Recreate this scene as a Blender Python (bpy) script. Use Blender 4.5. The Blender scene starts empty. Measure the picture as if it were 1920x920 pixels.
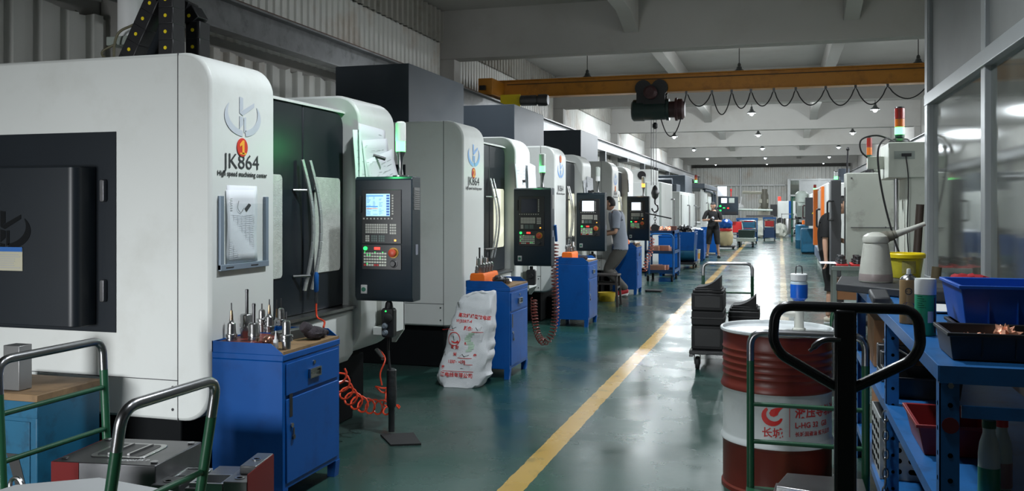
import bpy, bmesh, math, random
from mathutils import Vector, Matrix, noise
from mathutils.bvhtree import BVHTree
random.seed(7)
S = bpy.context.scene
COL = S.collection
PI = math.pi
R = math.radians

# ---------------------------------------------------------------- camera
FPX = 1680.0; HOR = 388.0; CAMH = 1.55
YAW = math.atan((1463.0-960.0)/FPX)
SN, CS = math.sin(YAW), math.cos(YAW)
cd = bpy.data.cameras.new('camera'); cam = bpy.data.objects.new('camera', cd); COL.objects.link(cam)
cam.location = (0, 0, CAMH); cam.rotation_euler = (R(90), 0, YAW)
cd.sensor_width = 36; cd.lens = FPX/1920*36; cd.shift_y = (HOR-460.0)/1920.0
cd.clip_start = 0.05; cd.clip_end = 300
cd.dof.use_dof = False
S.camera = cam

def at(px, py, z=None, X=None, Y=None, D=None):
    """world point seen at a photo pixel, on a plane of known height / X / Y / depth"""
    t = (px-960.0)/FPX; v = (HOR-py)/FPX
    dx, dy = -SN+CS*t, CS+SN*t
    if z is not None: D = (z-CAMH)/v
    elif X is not None: D = X/dx
    elif Y is not None: D = Y/dy
    return Vector((dx*D, dy*D, CAMH+v*D))

# ---------------------------------------------------------------- exposure, world
S.view_settings.view_transform = 'Standard'
S.view_settings.look = 'None'
S.view_settings.gamma = 1
S.view_settings.use_curve_mapping = False
S.view_settings.exposure = 0.0
w = bpy.data.worlds.new('world'); S.world = w; w.use_nodes = True
w.node_tree.nodes['Background'].inputs[0].default_value = (0.75, 0.85, 1.0, 1)
w.node_tree.nodes['Background'].inputs[1].default_value = 0.25

def area(name, loc, rot, sx, sy, power, col=(1, 1, 1), spread=180):
    l = bpy.data.lights.new(name, 'AREA'); l.shape = 'RECTANGLE'; l.size = sx; l.size_y = sy
    l.energy = power; l.color = col; l.spread = R(spread)
    o = bpy.data.objects.new(name, l); COL.objects.link(o); o.location = loc; o.rotation_euler = rot
    return o
# unseen area light added behind the camera to brighten the nearest machine's side
area('rear_left_fill', (-4.3, -3.9, 1.25), (R(84), 0, R(-6)), 1.8, 1.2, 46, (0.95, 0.98, 1.0), 50)
# unseen fill lights added high by the right wall to brighten the machine fronts
area('right_wall_fill', (4.2, 11.2, 3.0), (0, R(62), 0), 1.1, 5.0, 230, (0.95, 0.98, 1.0), 110)
area('right_wall_fill', (4.2, 18.9, 3.0), (0, R(62), 0), 1.1, 5.0, 200, (0.95, 0.98, 1.0), 110)
area('far_wall_area', (-1.0, 60.3, 2.6), (R(-78), 0, 0), 8.0, 2.2, 60, (0.93, 0.97, 1.0), 150)  # wide area light standing before the far wall, aimed back along the hall

LAMP_ROWS = [2.6, 10.5, 18.8, 27.0, 35.2, 43.4, 51.6, 58.5]
LAMPK = 4.0; UPK = 0.10
LAMP_X = [-3.95, -0.8, 2.55]
LAMP_W = {0: [0, 34, 0], 1: [40, 180, 45], 2: [75, 160, 80], 3: [100, 160, 90], 4: [110, 150, 100], 5: [100, 130, 100], 6: [80, 100, 80], 7: [22, 26, 22]}

# ---------------------------------------------------------------- materials
def srgb(r, g, b):
    f = lambda c: ((c/255.0)/12.92 if c/255.0 <= 0.04045 else ((c/255.0+0.055)/1.055)**2.4)
    return (f(r), f(g), f(b), 1)
_m = {}
def mat(name, col, rough=0.5, metal=0.0, var=0.12, vs=4.0, bump=0.0, bs=60.0, emit=0.0, coat=0.0, dirt=None, dirt_s=2.0, dirt_w=0.5, trans=0.0, alpha=1.0, spec=0.5):
    if name in _m: return _m[name]
    m = bpy.data.materials.new(name); m.use_nodes = True; _m[name] = m
    nt = m.node_tree; N = nt.nodes; L = nt.links
    b = N['Principled BSDF']
    c = srgb(*col) if max(col) > 1.0 else (col[0], col[1], col[2], 1)
    b.inputs['Roughness'].default_value = rough; b.inputs['Metallic'].default_value = metal
    b.inputs['Coat Weight'].default_value = coat; b.inputs['Specular IOR Level'].default_value = spec
    b.inputs['Transmission Weight'].default_value = trans
    b.inputs['Alpha'].default_value = alpha
    tc = N.new('ShaderNodeTexCoord')
    nz = N.new('ShaderNodeTexNoise'); nz.inputs['Scale'].default_value = vs; nz.inputs['Detail'].default_value = 5
    L.new(tc.outputs['Object'], nz.inputs['Vector'])
    mx = N.new('ShaderNodeMix'); mx.data_type = 'RGBA'
    mx.inputs[6].default_value = [x*(1-var) for x in c[:3]]+[1]
    mx.inputs[7].default_value = [min(1, x*(1+var)) for x in c[:3]]+[1]
    L.new(nz.outputs['Fac'], mx.inputs[0]); out = mx.outputs[2]
    if dirt:
        n2 = N.new('ShaderNodeTexNoise'); n2.inputs['Scale'].default_value = dirt_s; n2.inputs['Detail'].default_value = 8; n2.inputs['Roughness'].default_value = 0.65
        L.new(tc.outputs['Object'], n2.inputs['Vector'])
        rp = N.new('ShaderNodeValToRGB'); rp.color_ramp.elements[0].position = 0.52; rp.color_ramp.elements[1].position = 0.75
        L.new(n2.outputs['Fac'], rp.inputs[0])
        ml = N.new('ShaderNodeMath'); ml.operation = 'MULTIPLY'; ml.inputs[1].default_value = dirt_w; L.new(rp.outputs[0], ml.inputs[0])
        m2 = N.new('ShaderNodeMix'); m2.data_type = 'RGBA'; L.new(ml.outputs[0], m2.inputs[0]); L.new(out, m2.inputs[6]); m2.inputs[7].default_value = srgb(*dirt)
        out = m2.outputs[2]
    L.new(out, b.inputs['Base Color'])
    if bump > 0:
        nb = N.new('ShaderNodeTexNoise'); nb.inputs['Scale'].default_value = bs; nb.inputs['Detail'].default_value = 4
        L.new(tc.outputs['Object'], nb.inputs['Vector'])
        bp = N.new('ShaderNodeBump'); bp.inputs['Strength'].default_value = bump; bp.inputs['Distance'].default_value = 0.01
        L.new(nb.outputs['Fac'], bp.inputs['Height']); L.new(bp.outputs[0], b.inputs['Normal'])
    if emit > 0:
        b.inputs['Emission Color'].default_value = c; b.inputs['Emission Strength'].default_value = emit
    return m

MW = mat('machine_white_paint', (0.66, 0.68, 0.66), 0.42, var=0.04, vs=2, dirt=(150, 146, 130), dirt_s=1.6, dirt_w=0.25)
MD = mat('machine_dark_panel', (0.009, 0.013, 0.018), 0.4, var=0.15, spec=0.35)
MDG = mat('machine_slate_cover', (0.045, 0.058, 0.075), 0.45, var=0.15, vs=3)
MBLK = mat('black_base_paint', (0.005, 0.006, 0.007), 0.7, spec=0.12)
BLUE = mat('cabinet_blue_paint', (0.002, 0.072, 0.30), 0.42, var=0.12, vs=3, dirt=(8, 40, 90), dirt_s=5, dirt_w=0.5, spec=0.25)
BLUE2 = mat('rack_blue_paint', (0.012, 0.11, 0.32), 0.4, var=0.2, vs=6, dirt=(20, 45, 75), dirt_s=9, dirt_w=0.6)
TEAL = mat('teal_blue_worn_paint', (0.006, 0.095, 0.18), 0.5, var=0.2, vs=5, dirt=(15, 35, 50), dirt_s=7, dirt_w=0.8)
STEEL = mat('machined_steel', (0.42, 0.42, 0.42), 0.28, 1.0, var=0.25, vs=15)
DSTEEL = mat('dark_oiled_steel', (0.12, 0.12, 0.125), 0.35, 0.9, var=0.3, vs=10)
CHROME = mat('worn_chrome_tube', (0.34, 0.34, 0.35), 0.28, 1.0, var=0.3, vs=8)
BRASSY = mat('heat_tinted_steel', (0.35, 0.24, 0.15), 0.3, 1.0)
COPPER = mat('copper', (0.85, 0.40, 0.26), 0.35, 0.55, var=0.2, vs=14)
GREENP = mat('dark_green_trolley_paint', (0.012, 0.075, 0.035), 0.35, var=0.2, vs=9)
RUBBER = mat('black_rubber', (0.012, 0.012, 0.013), 0.7)
BLACKP = mat('black_plastic', (0.014, 0.014, 0.016), 0.4)
ORANGE = mat('orange_plastic', (0.85, 0.16, 0.012), 0.45)
RED = mat('red_plastic', (0.50, 0.018, 0.018), 0.4)
REDHOSE = mat('orange_red_hose', (0.62, 0.055, 0.02), 0.3)
DHOSE = mat('dark_red_brown_hose', (0.16, 0.03, 0.022), 0.35)
PAPER = mat('white_paper', (0.70, 0.72, 0.76), 0.8, var=0.03)
INK = mat('dark_ink', (0.03, 0.03, 0.035), 0.7)
INKL = mat('pale_grey_ink', (0.35, 0.36, 0.38), 0.8)
REDINK = mat('red_print', (0.55, 0.03, 0.03), 0.6)
WOOD = mat('oily_wooden_board', (0.22, 0.135, 0.065), 0.6, var=0.35, vs=5, dirt=(60, 42, 25), dirt_s=6, dirt_w=0.8)
ALU = mat('grey_aluminium_frame', (0.36, 0.38, 0.39), 0.4, 0.4, var=0.08)
GREYMET = mat('grey_enamel_metal', (0.30, 0.34, 0.31), 0.5, var=0.1, vs=3, dirt=(80, 84, 78), dirt_s=4, dirt_w=0.5)
BEIGE = mat('beige_grey_machine_enamel', (0.50, 0.53, 0.47), 0.45, var=0.06, vs=3, dirt=(110, 110, 96), dirt_s=3, dirt_w=0.35)
YELLOW = mat('yellow_plastic', (0.80, 0.62, 0.01), 0.4)
CRANEY = mat('crane_ochre_paint', (0.50, 0.20, 0.015), 0.45, var=0.15, vs=2, dirt=(80, 45, 15), dirt_s=4, dirt_w=0.5)
PLWHITE = mat('white_plastic', (0.75, 0.76, 0.76), 0.35)
LED_G = mat('green_indicator_light', (0.10, 1.0, 0.16), 0.3, emit=5)
LED_GS = mat('green_lit_button', (0.02, 1.0, 0.12), 0.3, emit=2.5)
LED_R = mat('red_lit_digits', (1.0, 0.03, 0.02), 0.3, emit=3)
LED_Y = mat('amber_lit_lens', (1.0, 0.35, 0.05), 0.3, emit=2.5)
SCREEN = mat('lit_screen_pale_blue', (0.42, 0.75, 0.95), 0.3, emit=0.75)
SCRW = mat('lit_screen_white', (0.80, 0.88, 1.0), 0.3, emit=1.0)
SCRB = mat('screen_blue_bar', (0.03, 0.22, 0.65), 0.3, emit=0.6)
SCRO = mat('screen_orange_bar', (0.85, 0.25, 0.08), 0.3, emit=0.6)
SCRD = mat('dark_screen', (0.01, 0.014, 0.03), 0.15)
HOLE = mat('open_hole_black', (0.002, 0.002, 0.002), 0.9, spec=0.0)
POLISH = mat('polished_handle_steel', (0.72, 0.73, 0.74), 0.25, 0.65)
KEY = mat('beige_grey_keys', (0.42, 0.42, 0.38), 0.5)
KEYD = mat('dark_green_keys', (0.10, 0.14, 0.13), 0.5)
LOGO = mat('pale_foil_logo', (0.52, 0.56, 0.62), 0.3)
LOGOB = mat('blue_foil_logo', (0.14, 0.36, 0.75), 0.35)

def glassmat(name, tint, refl=0.25, rough=0.05, opac=0.0, ocol=(0.5, 0.5, 0.5)):
    m = bpy.data.materials.new(name); m.use_nodes = True; nt = m.node_tree; N = nt.nodes; L = nt.links
    for n in list(N): N.remove(n)
    o = N.new('ShaderNodeOutputMaterial'); t = N.new('ShaderNodeBsdfTransparent'); t.inputs[0].default_value = (*tint, 1)
    g = N.new('ShaderNodeBsdfGlossy'); g.inputs['Roughness'].default_value = rough; g.inputs[0].default_value = (0.9, 0.93, 0.93, 1)
    d = N.new('ShaderNodeBsdfDiffuse'); d.inputs[0].default_value = (*ocol, 1)
    fr = N.new('ShaderNodeLayerWeight'); fr.inputs[0].default_value = refl
    tcn = N.new('ShaderNodeTexCoord'); nz = N.new('ShaderNodeTexNoise'); nz.inputs['Scale'].default_value = 2.0; L.new(tcn.outputs['Object'], nz.inputs['Vector'])
    ma = N.new('ShaderNodeMath'); ma.operation = 'MULTIPLY'; ma.inputs[1].default_value = opac*2; L.new(nz.outputs['Fac'], ma.inputs[0])
    a = N.new('ShaderNodeMixShader'); L.new(ma.outputs[0], a.inputs[0]); L.new(t.outputs[0], a.inputs[1]); L.new(d.outputs[0], a.inputs[2])
    x = N.new('ShaderNodeMixShader'); L.new(fr.outputs['Fresnel'], x.inputs[0]); L.new(a.outputs[0], x.inputs[1]); L.new(g.outputs[0], x.inputs[2])
    L.new(x.outputs[0], o.inputs[0]); return m
GLASS = glassmat('office_window_glass', (0.75, 0.80, 0.78), 0.4, 0.06, 0.22, (0.42, 0.45, 0.40))  # grey-green diffuse tone put in, standing for what the panes reflect
CLEAR = glassmat('clear_plastic', (0.96, 0.97, 0.97), 0.02, 0.05, 0.015, (0.6, 0.63, 0.62))
DOORGLASS = mat('misted_machine_window', (0.50, 0.53, 0.50), 0.25, 0.3, var=0.35, vs=26, bump=0.35, bs=90, emit=0.16)  # faint glow put into the glass to give its bright silvery sheen
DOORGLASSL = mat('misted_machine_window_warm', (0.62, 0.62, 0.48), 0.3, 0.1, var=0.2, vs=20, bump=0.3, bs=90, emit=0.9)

# ---------------------------------------------------------------- mesh builder
class MB:
    def __init__(s): s.v = []; s.f = []; s.sm = []
    def add(s, vs, fs, smooth=False):
        n = len(s.v); s.v += [Vector(v) for v in vs]
        for f in fs: s.f.append([i+n for i in f]); s.sm.append(smooth)
        return s
    def box(s, a, b):
        x0, y0, z0 = [min(a[i], b[i]) for i in range(3)]; x1, y1, z1 = [max(a[i], b[i]) for i in range(3)]
        return s.add([(x0, y0, z0), (x1, y0, z0), (x1, y1, z0), (x0, y1, z0), (x0, y0, z1), (x1, y0, z1), (x1, y1, z1), (x0, y1, z1)],
                     [(0, 3, 2, 1), (4, 5, 6, 7), (0, 1, 5, 4), (1, 2, 6, 5), (2, 3, 7, 6), (3, 0, 4, 7)])
    def cbox(s, c, d): return s.box([c[i]-d[i]/2 for i in range(3)], [c[i]+d[i]/2 for i in range(3)])
    def prism(s, pts, axis, lo, hi, smooth=False):
        """pts: 2D outline; axis 'x': pts=(y,z); 'y': pts=(x,z); 'z': pts=(x,y)"""
        def m(p, t): return {'x': (t, p[0], p[1]), 'y': (p[0], t, p[1]), 'z': (p[0], p[1], t)}[axis]
        n = len(pts); vs = [m(p, lo) for p in pts]+[m(p, hi) for p in pts]
        k = len(s.v); s.v += [Vector(v) for v in vs]
        s.f.append([k+i for i in range(n)][::-1]); s.sm.append(False)
        s.f.append([k+n+i for i in range(n)]); s.sm.append(False)
        for i in range(n):
            j = (i+1) % n; s.f.append([k+i, k+j, k+n+j, k+n+i]); s.sm.append(smooth)
        return s
    def lathe(s, prof, c=(0, 0, 0), n=20, axis=(0, 0, 1), a0=0):
        q = Vector(axis).normalized().to_track_quat('Z', 'Y'); c = Vector(c); vs = []; fs = []
        for r, z in prof:
            for i in range(n):
                a = 2*PI*i/n+a0; vs.append(c+q @ Vector((r*math.cos(a), r*math.sin(a), z)))
        m = len(prof)
        for k in range(m-1):
            for i in range(n):
                j = (i+1) % n; fs.append((k*n+i, k*n+j, (k+1)*n+j, (k+1)*n+i))
        if prof[0][0] > 1e-6: fs.append(tuple(range(n))[::-1])
        if prof[-1][0] > 1e-6: fs.append(tuple((m-1)*n+i for i in range(n)))
        return s.add(vs, fs, True)
    def cyl(s, a, b, r, r2=None, n=14):
        a = Vector(a); b = Vector(b); return s.lathe([(r, 0), (r if r2 is None else r2, (b-a).length)], a, n, b-a)
    def ball(s, c, r, sc=(1, 1, 1), n=14, m=8):
        vs = []; fs = []
        for k in range(m+1):
            th = PI*k/m
            for i in range(n):
                a = 2*PI*i/n; vs.append((c[0]+r*sc[0]*math.sin(th)*math.cos(a), c[1]+r*sc[1]*math.sin(th)*math.sin(a), c[2]+r*sc[2]*math.cos(th)))
        for k in range(m):
            for i in range(n):
                j = (i+1) % n; fs.append((k*n+i, (k+1)*n+i, (k+1)*n+j, k*n+j))
        return s.add(vs, fs, True)
    def tube(s, path, r, n=10, closed=False):
        P = [Vector(p) for p in path]; m = len(P); rings = []
        T = []
        for i in range(m):
            a = P[(i-1) % m] if (closed or i > 0) else P[i]; b = P[(i+1) % m] if (closed or i < m-1) else P[i]
            T.append((b-a).normalized())
        up = Vector((0, 0, 1)) if abs(T[0].z) < 0.9 else Vector((1, 0, 0))
        nrm = T[0].cross(up).normalized(); vs = []; fs = []
        for i in range(m):
            nrm = (nrm-T[i]*nrm.dot(T[i]))
            if nrm.length < 1e-6: nrm = T[i].orthogonal()
            nrm.normalize(); bn = T[i].cross(nrm)
            rr = r[i] if isinstance(r, (list, tuple)) else r
            for k in range(n):
                a = 2*PI*k/n; vs.append(P[i]+nrm*math.cos(a)*rr+bn*math.sin(a)*rr)
        for i in range(m if closed else m-1):
            j = (i+1) % m
            for k in range(n):
                l = (k+1) % n; fs.append((i*n+k, i*n+l, j*n+l, j*n+k))
        if not closed: fs.append(tuple(range(n))[::-1]); fs.append(tuple((m-1)*n+k for k in range(n)))
        return s.add(vs, fs, True)
    def bar(s, a, b, w, h, up=(0, 0, 1)):
        a = Vector(a); b = Vector(b); t = (b-a).normalized(); u = Vector(up); x = t.cross(u)
        if x.length < 1e-5: x = t.orthogonal()
        x.normalize(); y = x.cross(t).normalized()
        vs = [p+x*sx*w/2+y*sy*h/2 for p in (a, b) for sx, sy in ((-1, -1), (1, -1), (1, 1), (-1, 1))]
        return s.add(vs, [(0, 3, 2, 1), (4, 5, 6, 7), (0, 1, 5, 4), (1, 2, 6, 5), (2, 3, 7, 6), (3, 0, 4, 7)])
    def tray(s, x0, y0, z0, x1, y1, z1, t=0.006, flare=0.0, fl=0.006):
        """open box with walls"""
        o0 = [(x0+flare, y0+flare, z0), (x1-flare, y0+flare, z0), (x1-flare, y1-flare, z0), (x0+flare, y1-flare, z0)]
        o1 = [(x0, y0, z1), (x1, y0, z1), (x1, y1, z1), (x0, y1, z1)]
        i1 = [(x0+t, y0+t, z1), (x1-t, y0+t, z1), (x1-t, y1-t, z1), (x0+t, y1-t, z1)]
        i0 = [(x0+flare+t, y0+flare+t, z0+fl), (x1-flare-t, y0+flare+t, z0+fl), (x1-flare-t, y1-flare-t, z0+fl), (x0+flare+t, y1-flare-t, z0+fl)]
        fs = [(3, 2, 1, 0), (12, 13, 14, 15)]
        for i in range(4):
            j = (i+1) % 4; fs += [(i, j, 4+j, 4+i), (4+i, 4+j, 8+j, 8+i), (8+i, 8+j, 12+j, 12+i)]
        return s.add(o0+o1+i1+i0, fs)
    def xf(s, M, start=0):
        for i in range(start, len(s.v)): s.v[i] = M @ s.v[i]
        return s
    def mesh(s, name):
        me = bpy.data.meshes.new(name); me.from_pydata([tuple(v) for v in s.v], [], s.f)
        bm = bmesh.new(); bm.from_mesh(me)
        bmesh.ops.recalc_face_normals(bm, faces=bm.faces[:]); bm.to_mesh(me); bm.free()
        me.polygons.foreach_set('use_smooth', s.sm)
        if any(s.sm): me.set_sharp_from_angle(angle=R(38))
        me.update(); return me

def fillet(pts, r, n=6):
    P = [Vector(p) for p in pts]; out = [P[0]]
    for i in range(1, len(P)-1):
        a, b, c = P[i-1], P[i], P[i+1]; u = (a-b); v = (c-b)
        ang = u.angle(v); 
        if ang > 3.1: out.append(b); continue
        d = min(r/math.tan(ang/2), u.length*0.49, v.length*0.49); u.normalize(); v.normalize()
        p0 = b+u*d; p1 = b+v*d
        for k in range(n+1):
            t = k/n; out.append(p0*(1-t)**2+b*2*t*(1-t)+p1*t*t)
    out.append(P[-1]); return out
def rrect(x0, z0, x1, z1, r, n=5, corners=(1, 1, 1, 1)):
    """rounded outline, corners order: (x0,z0),(x1,z0),(x1,z1),(x0,z1)"""
    cs = [(x0, z0, 1, 1, PI), (x1, z0, -1, 1, 1.5*PI), (x1, z1, -1, -1, 0), (x0, z1, 1, -1, 0.5*PI)]
    out = []
    for i, (x, z, sx, sz, a0) in enumerate(cs):
        rr = r*corners[i] if corners[i] != 1 else r
        if corners[i] == 0: out.append((x, z)); continue
        cx, cz = x+sx*rr, z+sz*rr
        for k in range(n+1):
            a = a0+0.5*PI*k/n; out.append((cx+rr*math.cos(a), cz+rr*math.sin(a)))
    return out

def put(name, mb, m, parent=None, bevel=0.0, label=None, loc=None, rot=None, seg=2):
    me = mb if isinstance(mb, bpy.types.Mesh) else mb.mesh(name)
    if not me.materials: me.materials.append(m)
    o = bpy.data.objects.new(name, me); COL.objects.link(o)
    if parent is not None: o.parent = parent
    if loc is not None: o.location = loc
    if rot is not None: o.rotation_euler = rot
    if bevel > 0:
        b = o.modifiers.new('bevel', 'BEVEL'); b.width = bevel; b.segments = seg; b.limit_method = 'ANGLE'; b.angle_limit = R(40)
        b.harden_normals = False
        me.polygons.foreach_set('use_smooth', [True]*len(me.polygons)); me.set_sharp_from_angle(angle=R(38))
    if label: o['label'] = label
    return o
def tag(o, label, cat, group=None):
    o['label'] = label; o['category'] = cat
    if group: o['group'] = group
    return o
def thing(name, label, cat, loc=(0, 0, 0), rotz=0.0, group=None):
    o = bpy.data.objects.new(name, None); o.empty_display_size = 0.1; COL.objects.link(o)
    o.location = loc; o.rotation_euler = (0, 0, rotz); return tag(o, label, cat, group)
def struct(name, mb, m, bevel=0.0):
    o = put(name, mb, m, None, bevel); o['kind'] = 'structure'; return o
def dup(src, loc, rotz, label, group=None):
    def cp(o, par):
        c = o.copy(); COL.objects.link(c); c.parent = par
        for ch in KIDS.get(o.name, []): cp(ch, c)
        return c
    global KIDS
    KIDS = {}
    for o in bpy.data.objects:
        if o.parent: KIDS.setdefault(o.parent.name, []).append(o)
    r = cp(src, None); r.location = loc; r.rotation_euler = (0, 0, rotz); r['label'] = label
    if group: r['group'] = group
    return r
DG = None
def text_mb(body, size, align='LEFT', extrude=0.0, bold=0.0):
    cu = bpy.data.curves.new('lettering', 'FONT'); cu.body = body; cu.size = size; cu.align_x = align; cu.resolution_u = 3
    cu.extrude = extrude; cu.offset = bold
    o = bpy.data.objects.new('lettering', cu); COL.objects.link(o)
    dg = bpy.context.evaluated_depsgraph_get(); dg.update()
    me = bpy.data.meshes.new_from_object(o.evaluated_get(dg))
    mb = MB(); mb.add([v.co.copy() for v in me.vertices], [tuple(p.vertices) for p in me.polygons])
    bpy.data.objects.remove(o); bpy.data.curves.remove(cu); bpy.data.meshes.remove(me)
    return mb
def rot_to(origin, right, up):
    r = Vector(right).normalized(); u = Vector(up).normalized(); n = r.cross(u)
    M = Matrix(((r.x, u.x, n.x, origin[0]), (r.y, u.y, n.y, origin[1]), (r.z, u.z, n.z, origin[2]), (0, 0, 0, 1)))
    return M
def text_on(body, size, origin, right, up, m, parent, name='lettering', align='CENTER', bold=0.0, wide=1.0):
    mb = text_mb(body, size, align, 0.0, bold); mb.xf(Matrix.Diagonal((wide, 1, 1, 1))); mb.xf(rot_to(origin, right, up)); return put(name, mb, m, parent)
def helix(path, r, turns, n=10):
    P = [Vector(p) for p in path]; L = [0]
    for i in range(1, len(P)): L.append(L[-1]+(P[i]-P[i-1]).length)
    out = []; tot = int(turns*n); nr = None
    for k in range(tot+1):
        s = L[-1]*k/tot; i = max(j for j in range(len(P)) if L[j] <= s+1e-9); i = min(i, len(P)-2)
        t = (s-L[i])/(L[i+1]-L[i]); p = P[i].lerp(P[i+1], t); d = (P[i+1]-P[i]).normalized()
        if nr is None: nr = d.orthogonal().normalized()
        nr = (nr-d*nr.dot(d)).normalized(); b = d.cross(nr); a = 2*PI*k/n
        out.append(p+nr*r*math.cos(a)+b*r*math.sin(a))
    return out
def spline(pts, n=8):
    P = [Vector(p) for p in pts]; P = [P[0]*2-P[1]]+P+[P[-1]*2-P[-2]]; out = []
    for i in range(1, len(P)-2):
        a, b, c, d = P[i-1:i+3]
        for k in range(n):
            t = k/n; out.append(0.5*((2*b)+(c-a)*t+(2*a-5*b+4*c-d)*t*t+(3*b-a-3*c+d)*t**3))
    out.append(P[-2]); return out
# ================================================================ THE HALL
XL, XR, YN, YF, ZC = -5.7, 4.3, -4.2, 61.0, 4.98
# ---- floor: green epoxy with painted lines
def floor_mat():
    m = bpy.data.materials.new('green_epoxy_floor'); m.use_nodes = True; nt = m.node_tree; N = nt.nodes; L = nt.links
    b = N['Principled BSDF']; tc = N.new('ShaderNodeTexCoord'); sp = N.new('ShaderNodeSeparateXYZ'); L.new(tc.outputs['Object'], sp.inputs[0])
    def nz(sc, det=5, ro=0.55, sy=1.0):
        mp = N.new('ShaderNodeMapping'); mp.inputs['Scale'].default_value = (1, sy, 1); L.new(tc.outputs['Object'], mp.inputs[0])
        n = N.new('ShaderNodeTexNoise'); n.inputs['Scale'].default_value = sc; n.inputs['Detail'].default_value = det; n.inputs['Roughness'].default_value = ro
        L.new(mp.outputs[0], n.inputs['Vector']); return n.outputs['Fac']
    def ramp(x, a, c):
        r = N.new('ShaderNodeMapRange'); r.inputs[1].default_value = a; r.inputs[2].default_value = c; L.new(x, r.inputs[0]); return r.outputs[0]
    def mix(f, a, c):
        x = N.new('ShaderNodeMix'); x.data_type = 'RGBA'; L.new(f, x.inputs[0])
        for s, i in ((a, 6), (c, 7)):
            if isinstance(s, tuple): x.inputs[i].default_value = s
            else: L.new(s, x.inputs[i])
        return x.outputs[2]
    def mth(op, a, c):
        x = N.new('ShaderNodeMath'); x.operation = op
        for s, i in ((a, 0), (c, 1)):
            if isinstance(s, (int, float)): x.inputs[i].default_value = s
            else: L.new(s, x.inputs[i])
        return x.outputs[0]
    c = mix(ramp(nz(0.8), 0.35, 0.7), (0.010, 0.042, 0.033, 1), (0.017, 0.066, 0.055, 1))
    c = mix(mth('MULTIPLY', ramp(nz(0.45, 6, 0.6), 0.5, 0.68), 0.75), c, (0.040, 0.050, 0.048, 1))      # worn brownish-grey traffic patches
    def band(x0, x1, jitter):
        j = mth('MULTIPLY', mth('SUBTRACT', nz(6, 4), 0.5), jitter)
        xx = mth('ADD', sp.outputs[0], j)
        return mth('MULTIPLY', mth('GREATER_THAN', xx, x0), mth('LESS_THAN', xx, x1))
    wear = mth('SUBTRACT', 1.0, mth('MULTIPLY', ramp(nz(5, 8, 0.7), 0.55, 0.72), 0.6))
    c = mix(mth('MULTIPLY', band(-1.485, -1.345, 0.03), wear), c, (0.42, 0.26, 0.055, 1))
    c = mix(mth('MULTIPLY', band(0.0, 0.115, 0.04), mth('MULTIPLY', wear, 0.8)), c, (0.42, 0.33, 0.17, 1))
    spots = ramp(nz(4.2, 9, 0.72), 0.655, 0.675)
    c = mix(mth('MULTIPLY', spots, 0.8), c, (0.012, 0.016, 0.015, 1))
    L.new(c, b.inputs['Base Color'])
    rg = mth('ADD', mth('MULTIPLY', ramp(nz(1.3, 6, 0.6), 0.3, 0.75), 0.22), 0.16)
    L.new(mth('ADD', rg, mth('MULTIPLY', spots, 0.3)), b.inputs['Roughness'])
    bp = N.new('ShaderNodeBump'); bp.inputs['Strength'].default_value = 0.18; bp.inputs['Distance'].default_value = 0.012
    L.new(nz(2.2, 6, 0.6), bp.inputs['Height']); L.new(bp.outputs[0], b.inputs['Normal'])
    b.inputs['Specular IOR Level'].default_value = 0.75
    return m
struct('floor', MB().box((XL-0.3, YN-0.3, -0.12), (XR+0.3, YF+4, 0)), floor_mat())
CONC = mat('whitewashed_concrete', (0.38, 0.37, 0.35), 0.8, var=0.06, vs=1.2, dirt=(140, 134, 122), dirt_s=0.7, dirt_w=0.4)
CORR = mat('white_corrugated_sheet', (0.60, 0.60, 0.57), 0.5, var=0.1, vs=1.5, dirt=(165, 132, 100), dirt_s=0.9, dirt_w=0.6)
CORRD = mat('weathered_corrugated_sheet', (0.30, 0.29, 0.26), 0.55, var=0.2, vs=3, dirt=(95, 80, 62), dirt_s=2, dirt_w=0.6)
struct('ceiling', MB().box((XL-0.3, YN, ZC), (XR+0.3, YF+4, ZC+0.15)), CONC)
def corrugated(x, y0, y1, z0, z1, pitch, depth, sgn=1, ragged=0.0, axis='y'):
    """sheet standing on a line, ribs vertical"""
    mb = MB(); vs = []; n = int(abs(y1-y0)/pitch); prof = []
    for i in range(n):
        a = y0+(y1-y0)*i/n; d = (y1-y0)/n
        for f, h in ((0, 0), (0.30, 0), (0.42, 1), (0.80, 1), (0.92, 0)): prof.append((a+d*f, x+sgn*depth*h))
    prof.append((y1, x))
    k = len(prof); fs = []
    for t in (0, -0.012*sgn):
        for j, (a, b) in enumerate(prof):
            top = z1+(random.uniform(-ragged, ragged) if t == 0 else 0)
            if t != 0: top = vs[2*j+1][2]
            vs.append((b+t, a, z0) if axis == 'y' else (a, b+t, z0)); vs.append((b+t, a, top) if axis == 'y' else (a, b+t, top))
    for o in (0, 2*k):
        for j in range(k-1): fs.append((o+2*j, o+2*j+2, o+2*j+3, o+2*j+1))
    for j in range(k-1): fs.append((2*j+1, 2*j+3, 2*k+2*j+3, 2*k+2*j+1))
    return mb.add(vs, fs)
# left wall: concrete backing, tall ribbed white sheet, darker strip under the slab, old lower sheet with ragged edge
struct('wall_left', MB().box((XL-0.25, YN, 0), (XL-0.05, YF+4, ZC)), CONC)
struct('trim_1', corrugated(XL-0.03, YN, YF, 3.35, 4.42, 0.16, 0.022), CORR)
struct('trim_2', corrugated(XL+0.0, YN, YF, 4.42, ZC-0.01, 0.2, 0.05, ragged=0.008), CORRD)
struct('trim_3', corrugated(XL+0.02, YN, YF, 0.0, 3.19, 0.28, 0.06, ragged=0.02), CORR)
struct('wall_right', MB().box((XR, YN, 0), (XR+0.2, YF+4, ZC)), CONC)
struct('wall_back', MB().box((XL-0.3, YN-0.2, 0), (XR+0.3, YN, ZC)), CONC)
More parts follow.
